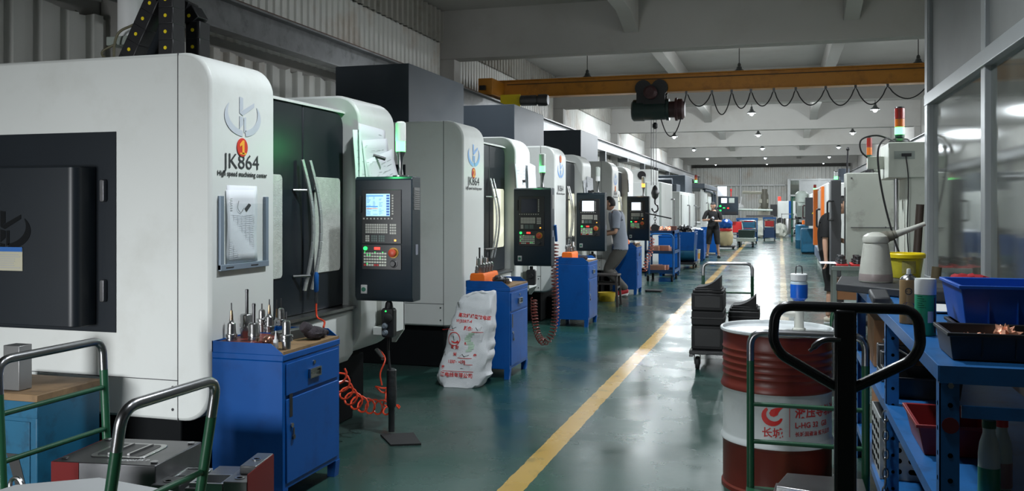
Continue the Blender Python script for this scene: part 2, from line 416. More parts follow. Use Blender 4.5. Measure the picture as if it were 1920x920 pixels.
# far wall, corrugated, two heights with a rail between
struct('wall_far', MB().box((XL-0.3, YF+3.9, 0), (XR+0.3, YF+4.1, ZC)), CONC)
struct('trim_4', corrugated(YF, XL, 0.45, 0.0, 2.98, 0.34, 0.06, -1, axis='x'), CORR)
struct('trim_5', corrugated(YF-0.05, XL, XR, 3.0, 4.15, 0.24, 0.05, -1, axis='x'), CORR)
b = MB().cyl((-2.5, YF-0.14, 0.0), (-2.5, YF-0.14, 4.1), 0.05).cyl((XL, YF-0.12, 2.98), (0.3, YF-0.12, 2.98), 0.045).cyl((XL, YF-0.12, 1.55), (-2.5, YF-0.12, 1.55), 0.03)
struct('trim_6', b, PLWHITE)
# far office partition with a doorway
WF = mat('white_door_frame', (0.72, 0.74, 0.74), 0.4)
b = MB()
for x in (0.45, 1.15, 2.3, 3.2): b.box((x, YF-1.2, 0), (x+0.14, YF-1.06, 3.35))
for z in (0.0, 1.05, 2.25, 3.25): b.box((0.45, YF-1.19, z), (4.3, YF-1.07, z+0.09))
b.box((1.29, YF-1.15, 0), (4.3, YF-1.11, 1.1)); b.box((1.29, YF-1.15, 2.3), (4.3, YF-1.11, 3.3)); b.box((0.45, YF-1.19, 0), (0.62, YF-0.05, 3.35))
struct('door_1', b, WF)
struct('window_1', MB().box((0.6, YF-1.14, 0.05), (4.3, YF-1.12, 3.25)), GLASS)
# beams and columns
BY = [-1.7, 6.5, 14.7, 22.9, 31.1, 39.3, 47.5, 55.7]
n = 7
for y in BY:
    b = MB().box((XL-0.04, y, 4.13), (XR, y+0.32, ZC+0.01)).box((XL-0.04, y+0.02, 0), (XL+0.24, y+0.30, 4.14)).box((XR-0.2, y+0.02, 0), (XR, y+0.3, 4.14))
    struct('trim_%d' % n, b, CONC, 0.012); n += 1
# secondary beams with haunched ends
for y, y2 in zip(BY, BY[1:]+[YF]):
    for x in (-2.35, 1.05):
        b = MB().prism([(y+0.32, ZC+0.01), (y+0.32, 4.42), (y+1.1, 4.62), (y2-0.8, 4.62), (y2, 4.42), (y2, ZC+0.01)], 'x', x-0.12, x+0.12)
        struct('trim_%d' % n, b, CONC, 0.01); n += 1
# ---- office partition on the right, X = 1.25
PX = 1.25; PE = 8.55
b = MB(); ys = [-4.2, -1.0, 1.5, 4.05, 6.25, 8.45]
for y in ys: b.box((PX-0.03, y-0.06, 0), (PX+0.05, y+0.06, ZC))
b.box((PX-0.04, PE-0.14, 0), (PX+0.12, PE, ZC))
for z0, z1 in ((0, 0.12), (2.43, 2.53), (0.9, 0.96)): b.box((PX-0.045, YN, z0), (PX+0.05, PE, z1))
struct('trim_%d' % n, b, ALU, 0.004); n += 1
PANEL = mat('grey_partition_panel', (0.20, 0.205, 0.20), 0.5)
struct('wall_partition_right', MB().box((PX, YN, 2.5), (PX+0.03, PE-0.05, ZC)).box((PX, YN, 0.05), (PX+0.03, PE-0.05, 0.93)), PANEL)
struct('window_2', MB().box((PX+0.005, YN, 0.93), (PX+0.012, PE-0.1, 2.46)), GLASS)
struct('wall_office_end', MB().box((PX+0.12, PE-0.12, 0), (XR, PE-0.02, ZC)), PANEL)
struct('wall_office_inner', MB().box((3.2, YN, 0), (3.3, PE-0.12, ZC)), mat('office_inner_wall', (0.40, 0.40, 0.36), 0.7))
# rubber gasket strip with perforated edge inside the panes
b = MB()
for yy in (6.25-0.10, 4.05-0.1, 8.45-0.18): 
    for k in range(38): b.box((PX+0.06, yy-0.02, 0.96+k*0.039), (PX+0.085, yy+0.012, 0.985+k*0.039))
struct('trim_%d' % n, b, ALU); n += 1
# ---- crane runway rails
def runway(x, sgn, label, y0=YN+0.05, y1=YF-0.3):
    t = thing('crane_runway', label, 'crane rail', (x, 0, 0))
    b = MB().box((-0.09, y0, 3.25), (0.09, y1, 3.265)).box((-0.008, y0, 3.265), (0.008, y1, 3.55)).box((-0.10, y0, 3.55), (0.10, y1, 3.57))
    put('beam', b, mat('runway_beam_grey', (0.16, 0.165, 0.17), 0.45, 0.3, var=0.35, vs=6, dirt=(40, 40, 42), dirt_s=5, dirt_w=0.7), t)
    put('rail', MB().box((-0.03, y0, 3.57), (0.03, y1, 3.61)), mat('rusty_rail', (0.10, 0.055, 0.04), 0.6, 0.4), t)
    for y in BY[1:]:
        xw = (XL+0.24-x) if sgn < 0 else (XR-0.2-x)
        lo, hi = min(0.09*sgn, xw), max(0.09*sgn, xw)
        put('bracket', MB().box((min(lo, -0.09 if sgn > 0 else lo), y+0.05, 3.13), (max(hi, 0.09 if sgn < 0 else hi), y+0.27, 3.25)), mat('bracket_dark_grey', (0.05, 0.055, 0.06), 0.5), t)
    for y in [10.5, 18.8, 27, 35.2, 43.4, 51.6]:
        put('post', MB().box((-0.09, y, 0.0), (0.09, y+0.16, 3.25)), mat('bracket_dark_grey', (0.05, 0.055, 0.06), 0.5), t)
    return t
runway(-5.2, -1, 'long grey steel crane runway beam along the left wall above the machines')
runway(3.85, 1, 'long grey steel crane runway beam along the right wall')
# ---- overhead travelling crane
cr = thing('overhead_crane', 'ochre yellow overhead crane bridge spanning the hall between both runway beams', 'crane', (0, 16.5, 0))
b = MB().box((-5.25, -0.13, 3.64), (3.9, 0.13, 3.66)).box((-5.25, -0.09, 3.66), (3.9, -0.075, 3.95)).box((-5.25, 0.075, 3.66), (3.9, 0.09, 3.95)).box((-5.25, -0.13, 3.95), (3.9, 0.13, 3.97))
put('girder', b, CRANEY, cr, 0.004)
for x in (-5.2, 3.85): 
    b = MB().box((x-0.14, -0.85, 3.62), (x+0.14, 0.9, 3.92)); put('end_truck', b, CRANEY, cr, 0.012)
    for y in (-0.6, 0.6): put('wheel', MB().cyl((x-0.05, y, 3.70), (x+0.05, y, 3.70), 0.09), DSTEEL, cr)
put('buffer', MB().box((-5.29, -0.92, 3.70), (-5.18, -0.85, 3.78)), BLACKP, cr)
put('drive_bracket', MB().prism([(-5.0, 3.64), (-4.62, 3.64), (-4.62, 3.42), (-4.75, 3.38), (-5.0, 3.5)], 'y', -0.55, -0.5), YELLOW, cr)
put('drive_motor', MB().lathe([(0.08, 0), (0.1, 0.02), (0.1, 0.3), (0.07, 0.34), (0.11, 0.35), (0.11, 0.5), (0.09, 0.53)], (-4.62, -0.52, 3.52), 16, (1, 0, 0)), DSTEEL, cr)
put('rail_conduit', MB().box((-5.0, -0.14, 3.875), (3.6, -0.132, 3.89)), mat('dark_groove', (0.05, 0.03, 0.012), 0.6), cr)
# hoist hung from the girder
hx = -2.2
h = thing('electric_hoist', 'black electric wire hoist hanging from the yellow crane girder', 'hoist', (hx, 16.5, 0))
for s in (-1, 1):
    for k in (-0.15, 0.15): put('trolley_wheel', MB().lathe([(0.03, -0.03), (0.15, -0.03), (0.15, 0.03), (0.03, 0.03)], (k-0.05, s*0.12, 3.72), 18, (0, 1, 0)), BLACKP, h)
    put('trolley_plate', MB().box((-0.32, s*0.15-0.01, 3.42), (0.2, s*0.15+0.01, 3.78)), BLACKP, h)
put('trolley_motor', MB().lathe([(0.1, 0), (0.12, 0.03), (0.12, 0.18), (0.08, 0.22)], (-0.05, -0.16, 3.62), 16, (0, -1, 0)), mat('maroon_motor', (0.05, 0.015, 0.018), 0.5), h)
put('drum_housing', MB().lathe([(0.17, 0), (0.2, 0.03), (0.2, 0.22), (0.185, 0.23), (0.185, 0.62), (0.2, 0.63), (0.2, 0.68)], (-0.42, 0, 3.33), 24, (1, 0, 0)), mat('dark_green_hoist_paint', (0.012, 0.03, 0.028), 0.4), h)
put('hoist_motor', MB().lathe([(0.15, 0), (0.15, 0.1), (0.21, 0.11), (0.21, 0.15), (0.19, 0.16), (0.19, 0.24), (0.14, 0.28)], (0.26, 0, 3.33), 24, (1, 0, 0)), mat('maroon_motor', (0.05, 0.015, 0.018), 0.5), h)
for x in (-0.02, 0.02, 0.07): put('wire_rope', MB().cyl((x-0.05, 0, 3.2), (x-0.05, 0, 1.95), 0.006, n=6), DSTEEL, h)
put('limit_block', MB().lathe([(0.02, 0), (0.05, 0.03), (0.05, 0.09), (0.02, 0.12)], (0.0, 0, 2.98), 10), BLACKP, h)
hk = put('hook_block', MB().lathe([(0.015, 0), (0.055, 0.04), (0.075, 0.12), (0.045, 0.22), (0.015, 0.26)], (0, 0, 1.69), 14), DSTEEL, h)
put('hook', MB().tube(spline([(0, 0, 1.7), (0, 0, 1.62), (0.045, 0, 1.57), (0.05, 0, 1.50), (0, 0, 1.46), (-0.05, 0, 1.50), (-0.055, 0, 1.53)], 6), 0.016, 8), DSTEEL, h)
# grab chain and clamp hanging on the hook
g = thing('lifting_clamp', 'dark steel lifting clamp with short chain hanging on the crane hook', 'clamp', (hx, 16.5, 0))
b = MB()
for k in range(5):
    c = Vector((0, 0, 1.435-k*0.05)); a = PI/2*(k % 2)
    b.tube([c+Vector((0.02*math.cos(t)*math.cos(a), 0.02*math.cos(t)*math.sin(a), 0.032*math.sin(t))) for t in [2*PI*i/10 for i in range(10)]], 0.007, 6, True)
put('chain', b, DSTEEL, g)
put('clamp_body', MB().prism([(-0.05, 1.23), (-0.08, 1.17), (-0.05, 1.10), (0.06, 1.12), (0.09, 1.2), (0.0, 1.24)], 'y', -0.03, 0.03), DSTEEL, g)
put('lever_bar', MB().cyl((-0.18, 0, 1.44), (0.3, 0, 1.34), 0.012), DSTEEL, g)
# festoon cable
pts = []
loop_x = [1287, 1335, 1372, 1408, 1451, 1492, 1548, 1604, 1664, 1740]
xs = [at(px, 190, Y=16.4).x for px in loop_x]
dep = [0.42, 0.24, 0.40, 0.30, 0.27, 0.28, 0.28, 0.30, 0.30, 0.22]
pts.append(Vector((hx+0.12, 16.4, 3.15)))
prev = hx+0.12
for i, x in enumerate(xs):
    d = dep[i]
    top = 3.60
    for k in range(1, 9):
        u = k/8; sag = (1-(2*u-1)**2)
        z = (3.15*(1-u)+top*u if i == 0 else top)-(0.52 if i == 0 else d)*sag
        pts.append(Vector((prev+(x-prev)*u, 16.4, z)))
    prev = x
fs_ = thing('festoon_cable', 'looped black power cable hanging in waves beneath the yellow crane girder', 'cable', (0, 0, 0))
put('cable', MB().tube(spline(pts, 2), 0.011, 6), RUBBER, fs_)
for x in xs: put('cable_hanger', MB().box((x-0.02, 16.37, 3.585), (x+0.02, 16.43, 3.638)), DSTEEL, fs_)
# ---- pendant lamps
BULB = mat('lamp_bulb_glow', (0.85, 0.95, 1.0), 0.3, emit=14)
SHADE = mat('dark_lamp_shade', (0.03, 0.035, 0.035), 0.4)
lamp0 = None
def add_lamp(x, y, e):
    for kind, k in (('SPOT', 1.0), ('POINT', UPK*(5 if y < 50 else 2.5) if y > 20 else (UPK*0.8 if y > 14 else UPK*0.1))):
        l = bpy.data.lights.new('lamp_light', kind); l.energy = e*LAMPK*k; l.shadow_soft_size = 0.10; l.color = (0.90, 0.96, 1.0)
        if kind == 'SPOT': l.spot_size = R(150); l.spot_blend = 0.9
        o = bpy.data.objects.new('lamp_light', l); COL.objects.link(o); o.location = (x, y, 4.16)
places = {0: 'left', 1: 'middle', 2: 'right'}
ordn = {1: 'row nearest the camera', 2: 'row seen just above the yellow crane', 3: 'first row beyond the yellow crane', 4: 'second row beyond the yellow crane', 5: 'third row beyond the yellow crane', 6: 'fourth row beyond the yellow crane', 7: 'row closest to the far wall'}
for r in range(1, 8):
    for c in range(3):
        if r == 1 and c > 0: continue
        x, y = LAMP_X[c], LAMP_ROWS[r]
        lab = 'hanging bell-shaped lamp, %s lamp of the %s' % (places[c], ordn[r])
        if lamp0 is None:
            lamp0 = thing('pendant_lamp', lab, 'lamp', (x, y, 4.98), 0, 'pendant lamps under the ceiling slab')
            put('cord', MB().cyl((0, 0, -0.52), (0, 0, 0), 0.008, n=6), RUBBER, lamp0)
            put('lamp_shade', MB().lathe([(0.02, -0.50), (0.035, -0.53), (0.035, -0.57), (0.05, -0.58), (0.06, -0.62), (0.11, -0.66), (0.13, -0.70), (0.122, -0.70), (0.10, -0.665), (0.05, -0.63), (0.02, -0.6)], (0, 0, 0), 18), SHADE, lamp0)
            put('bulb', MB().ball((0, 0, -0.705), 0.06, (1, 1, 1.1)), BULB, lamp0)
        else: dup(lamp0, (x, y, 4.98), 0, lab)
        add_lamp(x, y, LAMP_W[r][c])
add_lamp(LAMP_X[1], LAMP_ROWS[0], LAMP_W[0][1]); add_lamp(-1.1, 5.0, 130); add_lamp(LAMP_X[1], LAMP_ROWS[1], LAMP_W[1][1]); add_lamp(LAMP_X[2], LAMP_ROWS[1], LAMP_W[1][2])  # the lamp outside the rows is unseen, added to brighten the nearest machine's front
# ================================================================ MACHINING CENTRES (left row)
def side_profile(z0, z1, xb, xf=0.0, rt=0.17, rb=0.17, n=8):
    out = [(xb, z0)]
    for k in range(n+1):
        a = -PI/2+0.5*PI*k/n; out.append((xf-rb+rb*math.cos(a), z0+rb+rb*math.sin(a)))
    for k in range(n+1):
        a = 0.5*PI*k/n; out.append((xf-rt+rt*math.cos(a), z1-rt+rt*math.sin(a)))
    out.append((xb, z1)); return out
def emblem(mb, cx, cz, s, put3, wide=1.65):
    """two crescents cradling a split K; put3 maps (u, v) to a 3D point"""
    def poly(pts): 
        k = len(mb.v); mb.v += [Vector(put3(cx+u*s*wide, cz+v*s)) for u, v in pts]; mb.f.append(list(range(k, k+len(pts)))); mb.sm.append(False)
    def cres(a0, a1, sx):
        n = 16
        for k in range(n):
            q = []
            for kk, flip in ((k, 0), (k+1, 1)):
                t = kk/n; a = R(a0+(a1-a0)*t); wd = 0.02+0.26*math.sin(PI*min(1, t*1.0)**0.8*0.62)
                q.append(((math.cos(a)*1.0*sx, math.sin(a)*1.0), (math.cos(a)*(1-wd)*sx, math.sin(a)*(1-wd)+wd*0.15)))
            poly([q[0][0], q[1][0], q[1][1], q[0][1]])
    cres(140, 268, 1); cres(140, 262, -1)
    poly([(-0.2, 1.05), (0.0, 1.0), (0.0, 0.42), (-0.2, 0.22)])
    poly([(-0.2, 0.2), (0.0, 0.38), (0.62, 0.85), (0.62, 0.62), (-0.02, 0.08)])
    poly([(-0.2, 0.06), (0.0, 0.0), (0.0, -0.38), (-0.2, -0.62)])
    poly([(0.04, 0.0), (0.16, 0.02), (0.16, -0.72), (0.04, -0.8)])
    return mb

SHELF = {}
def machine(y0, label, num, pend, box=True, logo=LOGO, winmat=None, first=False):
    X0 = -2.9
    t = thing('machining_center', label, 'machine', (X0, y0, 0))
    LA, LD, LT = 0.63, 1.77, 2.38          # near column, end of doors, total length
    Z0, Z1 = 0.40, 2.38
    XB = -2.15
    prof = side_profile(Z0, Z1, XB)
    put('near_column', MB().prism(prof, 'y', 0, LA, True), MW, t, 0.018)
    prof2 = side_profile(0.46, Z1-0.02, XB, rt=0.19, rb=0.24)
    put('far_column', MB().prism(prof2, 'y', LD, LT, True), MW, t, 0.018)
    put('middle_housing', MB().box((XB, LA, 0.42), (-0.32, LD, 2.24)), MW, t, 0.01)
    put('sill_panel', MB().prism([(-0.32, 0.44), (-0.10, 0.44), (-0.055, 0.50), (-0.055, 0.80), (-0.10, 0.82), (-0.32, 0.82)], 'y', LA, LD), MW, t, 0.006)
    put('sill_strip', MB().box((-0.16, LA, 0.822), (-0.03, LD, 0.842)), STEEL, t)
    put('door_canopy', MB().prism([(-0.32, 2.235), (-0.15, 2.235), (-0.12, 2.225), (-0.12, 2.235), (-0.15, 2.25), (-0.32, 2.25)], 'y', LA, LD), MW, t)
    put('base', MB().box((XB+0.05, 0.05, 0.0), (-0.22, LT-0.1, 0.42)).box((XB+0.05, 0.4, 0.0), (-0.12, 1.9, 0.30)), MBLK, t, 0.01)
    # hairline panel joints and fixing screws on the near side
    s = MB().box((-0.205, -0.002, Z0), (-0.201, 0.004, Z1)).box((XB, -0.002, 0.615), (-0.2, 0.004, 0.619))
    for x, z in ((-0.235, 0.46), (-0.235, 0.58)): s.cyl((x, 0.002, z), (x, -0.003, z), 0.008, n=8)
    put('panel_joint', s, INK, t)
    # electrical cabinet on the near side
    put('cabinet_recess', MB().box((-2.08, -0.006, 0.86), (-0.60, 0.01, 1.965)), MD, t)
    cb = put('electrical_cabinet', MB().prism(rrect(-2.1, -0.16, -0.73, -0.005, 0.05, corners=(0, 1, 0, 0)), 'z', 0.90, 1.77), MD, t, 0.006)
    put('embossed_emblem', emblem(MB(), -1.20, 1.42, 0.105, lambda u, v: (u, -0.1625, v)), MBLK, cb)
    for z in (1.64, 1.09): put('latch', MB().prism(rrect(-0.685, z-0.062, -0.655, z+0.062, 0.013), 'y', -0.035, -0.006), CHROME, t, 0.003)
    sp = put('warning_plate', MB().box((-1.25, -0.165, 1.20), (-1.08, -0.161, 1.325)), mat('cream_label', (0.42, 0.40, 0.30), 0.6), cb)
    put('warning_plate_header', MB().box((-1.25, -0.167, 1.305), (-1.08, -0.1655, 1.33)), mat('blue_label_band', (0.02, 0.12, 0.40), 0.5), cb)
    lt = MB()
    for k in range(7): lt.box((-1.24, -0.1665, 1.215+k*0.012), (-1.24+0.15*random.uniform(0.6, 1), -0.1655, 1.2185+k*0.012))
    put('warning_plate_lines', lt, INKL, cb)
    # sliding doors
    for i, (a, c) in enumerate(((LA+0.004, 1.187), (1.193, LD-0.004))):
        cor = (1, 1, 0, 0) if i == 0 else (1, 0, 0, 0)
        pr = rrect(a, 0.842, c, 2.225, 0.10, corners=(0, 0, 1 if i else 0, 0))
        d = put('sliding_door', MB().prism(pr, 'x', -0.19, -0.13), MD, t, 0.012)
        w0, w1 = (a+0.01, a+0.29) if i == 0 else (a+0.145, a+0.51)
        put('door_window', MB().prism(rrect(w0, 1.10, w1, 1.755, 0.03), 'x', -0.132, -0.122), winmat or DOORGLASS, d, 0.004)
        hy = 1.15 if i == 0 else 1.25
        path = [(-0.095+0.055*math.sin(PI*k/16), hy+0.035*math.sin(PI*k/16)-0.03*k/16, 1.0+0.86*k/16) for k in range(17)]
        hb = MB(); 
        for k in range(16): hb.bar(path[k], path[k+1], 0.030, 0.014, (1, 0, 0))
        put('door_handle', hb, POLISH, d, 0.002)
        for z in (1.10, 1.66): put('handle_stud', MB().cyl((-0.13, hy+(-0.09 if i == 0 else 0.09), z), (-0.06, hy+0.01, z), 0.01, n=8), CHROME, d)
    # brand marks on the near column front
    lb = MB(); emblem(lb, 0.30, 2.055, 0.108, lambda u, v: (0.003, u, v)); put('emblem', lb, logo, t)
    ez = 1.885 if num != '3' else 2.21
    put('number_disc', MB().cyl((0.002, 0.29, ez), (0.005, 0.29, ez), 0.052, n=28), mat('red_disc', (0.62, 0.02, 0.015), 0.5), t)
    if num == '1': put('disc_number', MB().prism([(0.285, ez-0.036), (0.285, ez+0.012), (0.262, ez+0.002), (0.262, ez+0.016), (0.292, ez+0.040), (0.307, ez+0.040), (0.307, ez-0.036)], 'x', 0.005, 0.0065).prism([(0.265, ez-0.040), (0.325, ez-0.040), (0.325, ez-0.030), (0.265, ez-0.030)], 'x', 0.005, 0.0065), mat('orange_print', (0.95, 0.40, 0.03), 0.5), t)
    else: text_on(num, 0.105, (0.0065, 0.285 if num == '1' else 0.29, ez-0.036), (0, 1, 0), (0, 0, 1), mat('orange_print', (0.95, 0.40, 0.03), 0.5), t, 'disc_number', bold=0.003, wide=1.45)
    text_on('JK864', 0.118, (0.003, 0.29, 1.765), (0, 1, 0), (0, 0, 1), INK, t, 'model_lettering', wide=1.22)
    text_on('High speed machining center', 0.0385, (0.003, 0.30, 1.722), (0, 1, 0), (0, 0, 1), INK, t, 'caption_lettering', bold=0.0009, wide=1.08)
    # service recess and small hatch low on the far column
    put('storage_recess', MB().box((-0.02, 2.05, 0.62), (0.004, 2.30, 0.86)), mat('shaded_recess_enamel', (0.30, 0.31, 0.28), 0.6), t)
    put('drain_chute', MB().prism([(0.0, 0.60), (0.10, 0.60), (0.10, 0.90), (0.07, 0.90), (0.07, 0.66), (0.0, 0.66)], 'y', 1.98, 2.34), MW, t, 0.004)
    put('chute_side', MB().prism([(0.0, 0.50), (0.03, 0.50), (0.10, 0.60), (0.10, 0.90), (0.0, 0.92)], 'y', 2.32, 2.34), MW, t)
    if box:
        put('head_cover', MB().box((-1.40, 0.08, 2.3), (-0.60, 1.68, 2.965)), MDG, t, 0.006)
    # ------------ control pendant
    px, py, pz = pend[0]-X0, pend[1]-y0, pend[2]
    W, Dp, Hh = 0.42, 0.15, 0.845
    x1 = px; x0 = px-W; zb = pz-Hh
    p = put('control_pendant', MB().prism([(py, zb+0.03), (py+0.02, zb), (py+Dp, zb), (py+Dp, pz), (py+0.02, pz), (py, pz-0.02)], 'x', x0, x1), mat('pendant_navy_panel', (0.010, 0.019, 0.027), 0.35), t, 0.006)
    put('pendant_bracket', MB().box((x0+0.05, py+Dp, 1.5), (x0+0.25, py+Dp+0.02, 1.62)).cyl((x0+0.15, py+Dp, 1.56), (-0.02, max(LD+0.5, py+Dp+0.06) if py < 2.1 else 2.2, 1.56), 0.045), MD, t)
    f = py-0.004
    def rc(nm, u0, v0, u1, v1, m, th=0.003, bv=0): # u from the left edge, v down from the top, in metres
        return put(nm, MB().box((x0+u0, f-th, pz-v1), (x0+u1, f+0.004, pz-v0)), m, p, bv)
    rc('screen_bezel', 0.055, 0.09, 0.345, 0.455, BLACKP, 0.003, 0.003)
    rc('lower_bezel', 0.055, 0.46, 0.345, 0.63, BLACKP, 0.003, 0.003)
    mode = pend[3]
    rc('screen', 0.088, 0.118, 0.262, 0.268, SCREEN if mode == 'blue' else (SCRD if mode == 'dark' else SCRW), 0.006)
    if mode == 'blue':
        rc('screen_title_bar', 0.09, 0.128, 0.215, 0.134, SCRB, 0.0068); rc('screen_message_bar', 0.09, 0.20, 0.175, 0.206, SCRB, 0.0068)
        rc('screen_alarm_bar', 0.09, 0.215, 0.175, 0.219, SCRO, 0.0068)
        tl = MB()
        for r_ in range(14):
            for c_ in range(3):
                if random.random() < 0.7:
                    a = x0+0.094+c_*0.045; zz = pz-0.14-r_*0.0088; tl.box((a, f-0.0072, zz-0.002), (a+random.uniform(0.012, 0.036), f-0.0066, zz))
        for r_ in range(8):
            zz = pz-0.124-r_*0.018; tl.box((x0+0.238, f-0.0072, zz-0.013), (x0+0.26, f-0.0066, zz))
        put('screen_readout', tl, mat('screen_dark_blue_text', (0.03, 0.12, 0.40), 0.4, emit=0.4), p)
    kb = MB(); kd = MB()
    for r_ in range(8): kb.box((x0+0.277, f-0.006, pz-0.135-r_*0.0175), (x0+0.288, f, pz-0.124-r_*0.0175))
    for c_ in range(9): kb.box((x0+0.065+c_*0.026, f-0.006, pz-0.290), (x0+0.075+c_*0.026, f, pz-0.280))
    for r_ in range(4):
        for c_ in range(10): kb.box((x0+0.083+c_*0.0165, f-0.006, pz-0.334-r_*0.0165), (x0+0.096+c_*0.0165, f, pz-0.321-r_*0.0165))
        for c_ in range(3): kb.box((x0+0.262+c_*0.0165, f-0.006, pz-0.334-r_*0.0185), (x0+0.275+c_*0.0165, f, pz-0.321-r_*0.0185))
    for g_ in range(3):
        for r_ in range(3):
            for c_ in range(2 if g_ == 0 else 3):
                (kb if g_ == 0 else kd).box((x0+0.083+g_*0.055-(0.012 if g_ else 0)+c_*0.0155, f-0.006, pz-0.41-r_*0.015), (x0+0.095+g_*0.055-(0.012 if g_ else 0)+c_*0.0155, f, pz-0.398-r_*0.015))
    put('keyboard', kb, KEY, p); put('soft_keys', kd, KEYD, p)
    rc('yellow_key', 0.295, 0.425, 0.308, 0.437, LED_Y, 0.006)
    kp = MB(); on = MB(); cl = MB()
    for r_ in range(5):
        for c_ in range(9):
            a = x0+0.07+c_*0.019; zz = pz-0.515-r_*0.0195
            (cl if (r_ == 4 and c_ in (0, 4, 5)) else kp).box((a, f-0.006, zz-0.012), (a+0.0145, f, zz))
            if random.random() < 0.22: on.box((a+0.004, f-0.0068, zz+0.0015), (a+0.010, f, zz+0.005))
    put('key_matrix', kp, mat('cream_keys', (0.55, 0.56, 0.48), 0.5), p); put('lit_key_lamps', on, LED_GS, p); put('coloured_keys', cl, RED, p)
    rc('digit_display', 0.148, 0.478, 0.19, 0.495, LED_R, 0.005)
    put('cycle_start_button', MB().cyl((x0+0.083, f, pz-0.487), (x0+0.083, f-0.012, pz-0.487), 0.013), LED_GS, p)
    put('emergency_stop_ring', MB().cyl((x0+0.29, f, pz-0.515), (x0+0.29, f-0.010, pz-0.515), 0.036), mat('dull_yellow_ring', (0.45, 0.24, 0.03), 0.5), p)
    put('emergency_stop', MB().lathe([(0.016, 0.008), (0.016, 0.02), (0.027, 0.024), (0.027, 0.036), (0.02, 0.041)], (x0+0.29, f, pz-0.515), 18, (0, -1, 0)), mat('dull_red_button', (0.42, 0.05, 0.02), 0.45), p)
    put('override_dial', MB().lathe([(0.03, 0), (0.026, 0.006), (0.02, 0.007), (0.017, 0.024)], (x0+0.29, f, pz-0.588), 18, (0, -1, 0)), BLACKP, p)
    rc('start_plate', 0.047, 0.735, 0.094, 0.795, mat('brushed_plate', (0.5, 0.5, 0.5), 0.35, 0.7), 0.006, 0.003)
    put('green_power_button', MB().cyl((x0+0.07, f-0.004, pz-0.765), (x0+0.07, f-0.012, pz-0.765), 0.015), mat('dark_green_button', (0.01, 0.12, 0.07), 0.4), p)
    rc('usb_cover', 0.035, 0.13, 0.052, 0.245, BLACKP, 0.008, 0.004)
    v = MB()
    for k in range(9): v.box((x1-0.001, py+0.045, pz-0.09-k*0.014), (x1+0.004, py+0.12, pz-0.098-k*0.014))
    put('air_vent', v.box((x1-0.001, py+0.035, pz-0.225), (x1+0.002, py+0.13, pz-0.075)), mat('grey_vent', (0.18, 0.18, 0.175), 0.5), p)
    put('side_sticker', MB().box((x1-0.001, py+0.06, pz-0.53), (x1+0.002, py+0.1, pz-0.46)), mat('grey_sticker', (0.22, 0.23, 0.28), 0.5), p)
    # signal lamp on the pendant
    lx, ly = x0+0.30, py+0.085; lit = pend[4]
    put('signal_lamp_foot', MB().lathe([(0.055, 0.0), (0.055, 0.008), (0.018, 0.012), (0.012, 0.06), (0.020, 0.13), (0.034, 0.17)], (lx, ly, pz), 18), CHROME, p)
    put('signal_lamp_lens', MB().lathe([(0.033, 0.17), (0.033, 0.24)], (lx, ly, pz), 18), LED_G if lit == 'g' else (LED_Y if lit == 'y' else PLWHITE), p)
    put('signal_lamp_tube', MB().lathe([(0.035, 0.24), (0.035, 0.365), (0.024, 0.375), (0.0, 0.378)], (lx, ly, pz), 18), mat('pale_lens', (0.55, 0.60, 0.56), 0.2), p)
    if lit:
        l = bpy.data.lights.new('signal_light', 'POINT'); l.energy = 2.6 if (lit == 'g' and first) else (0.8 if lit == 'g' else 0.5); l.color = (0.1, 1, 0.3) if lit == 'g' else (1, 0.6, 0.3); l.shadow_soft_size = 0.04
        o = bpy.data.objects.new('signal_light', l); COL.objects.link(o); o.location = (X0+lx-0.09, y0+ly-0.07, pz+0.21)
    return t
m1 = machine(4.10, 'nearest white machining center, number 1, with black side cabinet and cable chains on top', '1', (-2.36, 5.55, 1.757, 'blue', 'g'), box=False, first=True)
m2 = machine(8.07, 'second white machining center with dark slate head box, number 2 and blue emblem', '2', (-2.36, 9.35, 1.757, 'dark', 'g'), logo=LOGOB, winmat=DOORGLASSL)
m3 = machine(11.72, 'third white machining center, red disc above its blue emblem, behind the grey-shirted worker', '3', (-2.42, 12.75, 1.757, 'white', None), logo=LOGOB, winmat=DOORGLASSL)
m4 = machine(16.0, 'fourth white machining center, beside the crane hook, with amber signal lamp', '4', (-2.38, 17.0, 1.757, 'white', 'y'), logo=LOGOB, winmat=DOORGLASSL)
# cable chains, spindle cylinder and gear on top of machine 1 (its cover is off)
def chain(path, width, parent, name='cable_chain'):
    P = path; mb = MB(); dots = []
    for a, b in zip(P, P[1:]):
        a = Vector(a); b = Vector(b); d = (b-a); n_ = max(1, round(d.length/0.098)); 
        for k in range(n_):
            p = a+d*(k/n_); q = a+d*((k+1.04)/n_); mb.bar(p, q, 0.105, width, (0, 1, 0))
            c = p.lerp(q, 0.5); dots.append(MB().cyl((c.x, c.y-width/2-0.003, c.z), (c.x, c.y-width/2+0.004, c.z), 0.0115, n=10))
    o = put(name, mb, BLACKP, parent, 0.005); [put('chain_rivet', d, YELLOW, o) for d in dots]; return o
Pq = lambda px, py, y: at(px, py, Y=y)-Vector((-2.9, 4.1, 0))
chain([Pq(233, 138, 4.72), Pq(297, -5, 4.72), Pq(318, -20, 4.72)], 0.10, m1)
chain([Pq(322, 138, 4.72), Pq(322, -12, 4.72), Pq(300, -32, 4.72)], 0.12, m1)
chain([Pq(371, 138, 4.95), Pq(371, 44, 4.95), Pq(358, 22, 4.95), Pq(334, 10, 4.95)], 0.11, m1)
a = Pq(262, 105, 4.98); c = Pq(338, 50, 4.98)
put('spindle_motor_cover', MB().prism([(a.x, 2.3), (c.x, 2.3), (c.x, c.z-0.03), (c.x-0.03, c.z), (c.x-0.18, c.z), (a.x, 2.5)], 'y', 0.86, 0.93), MD, m1, 0.01)
c = Pq(245, 30, 5.2)
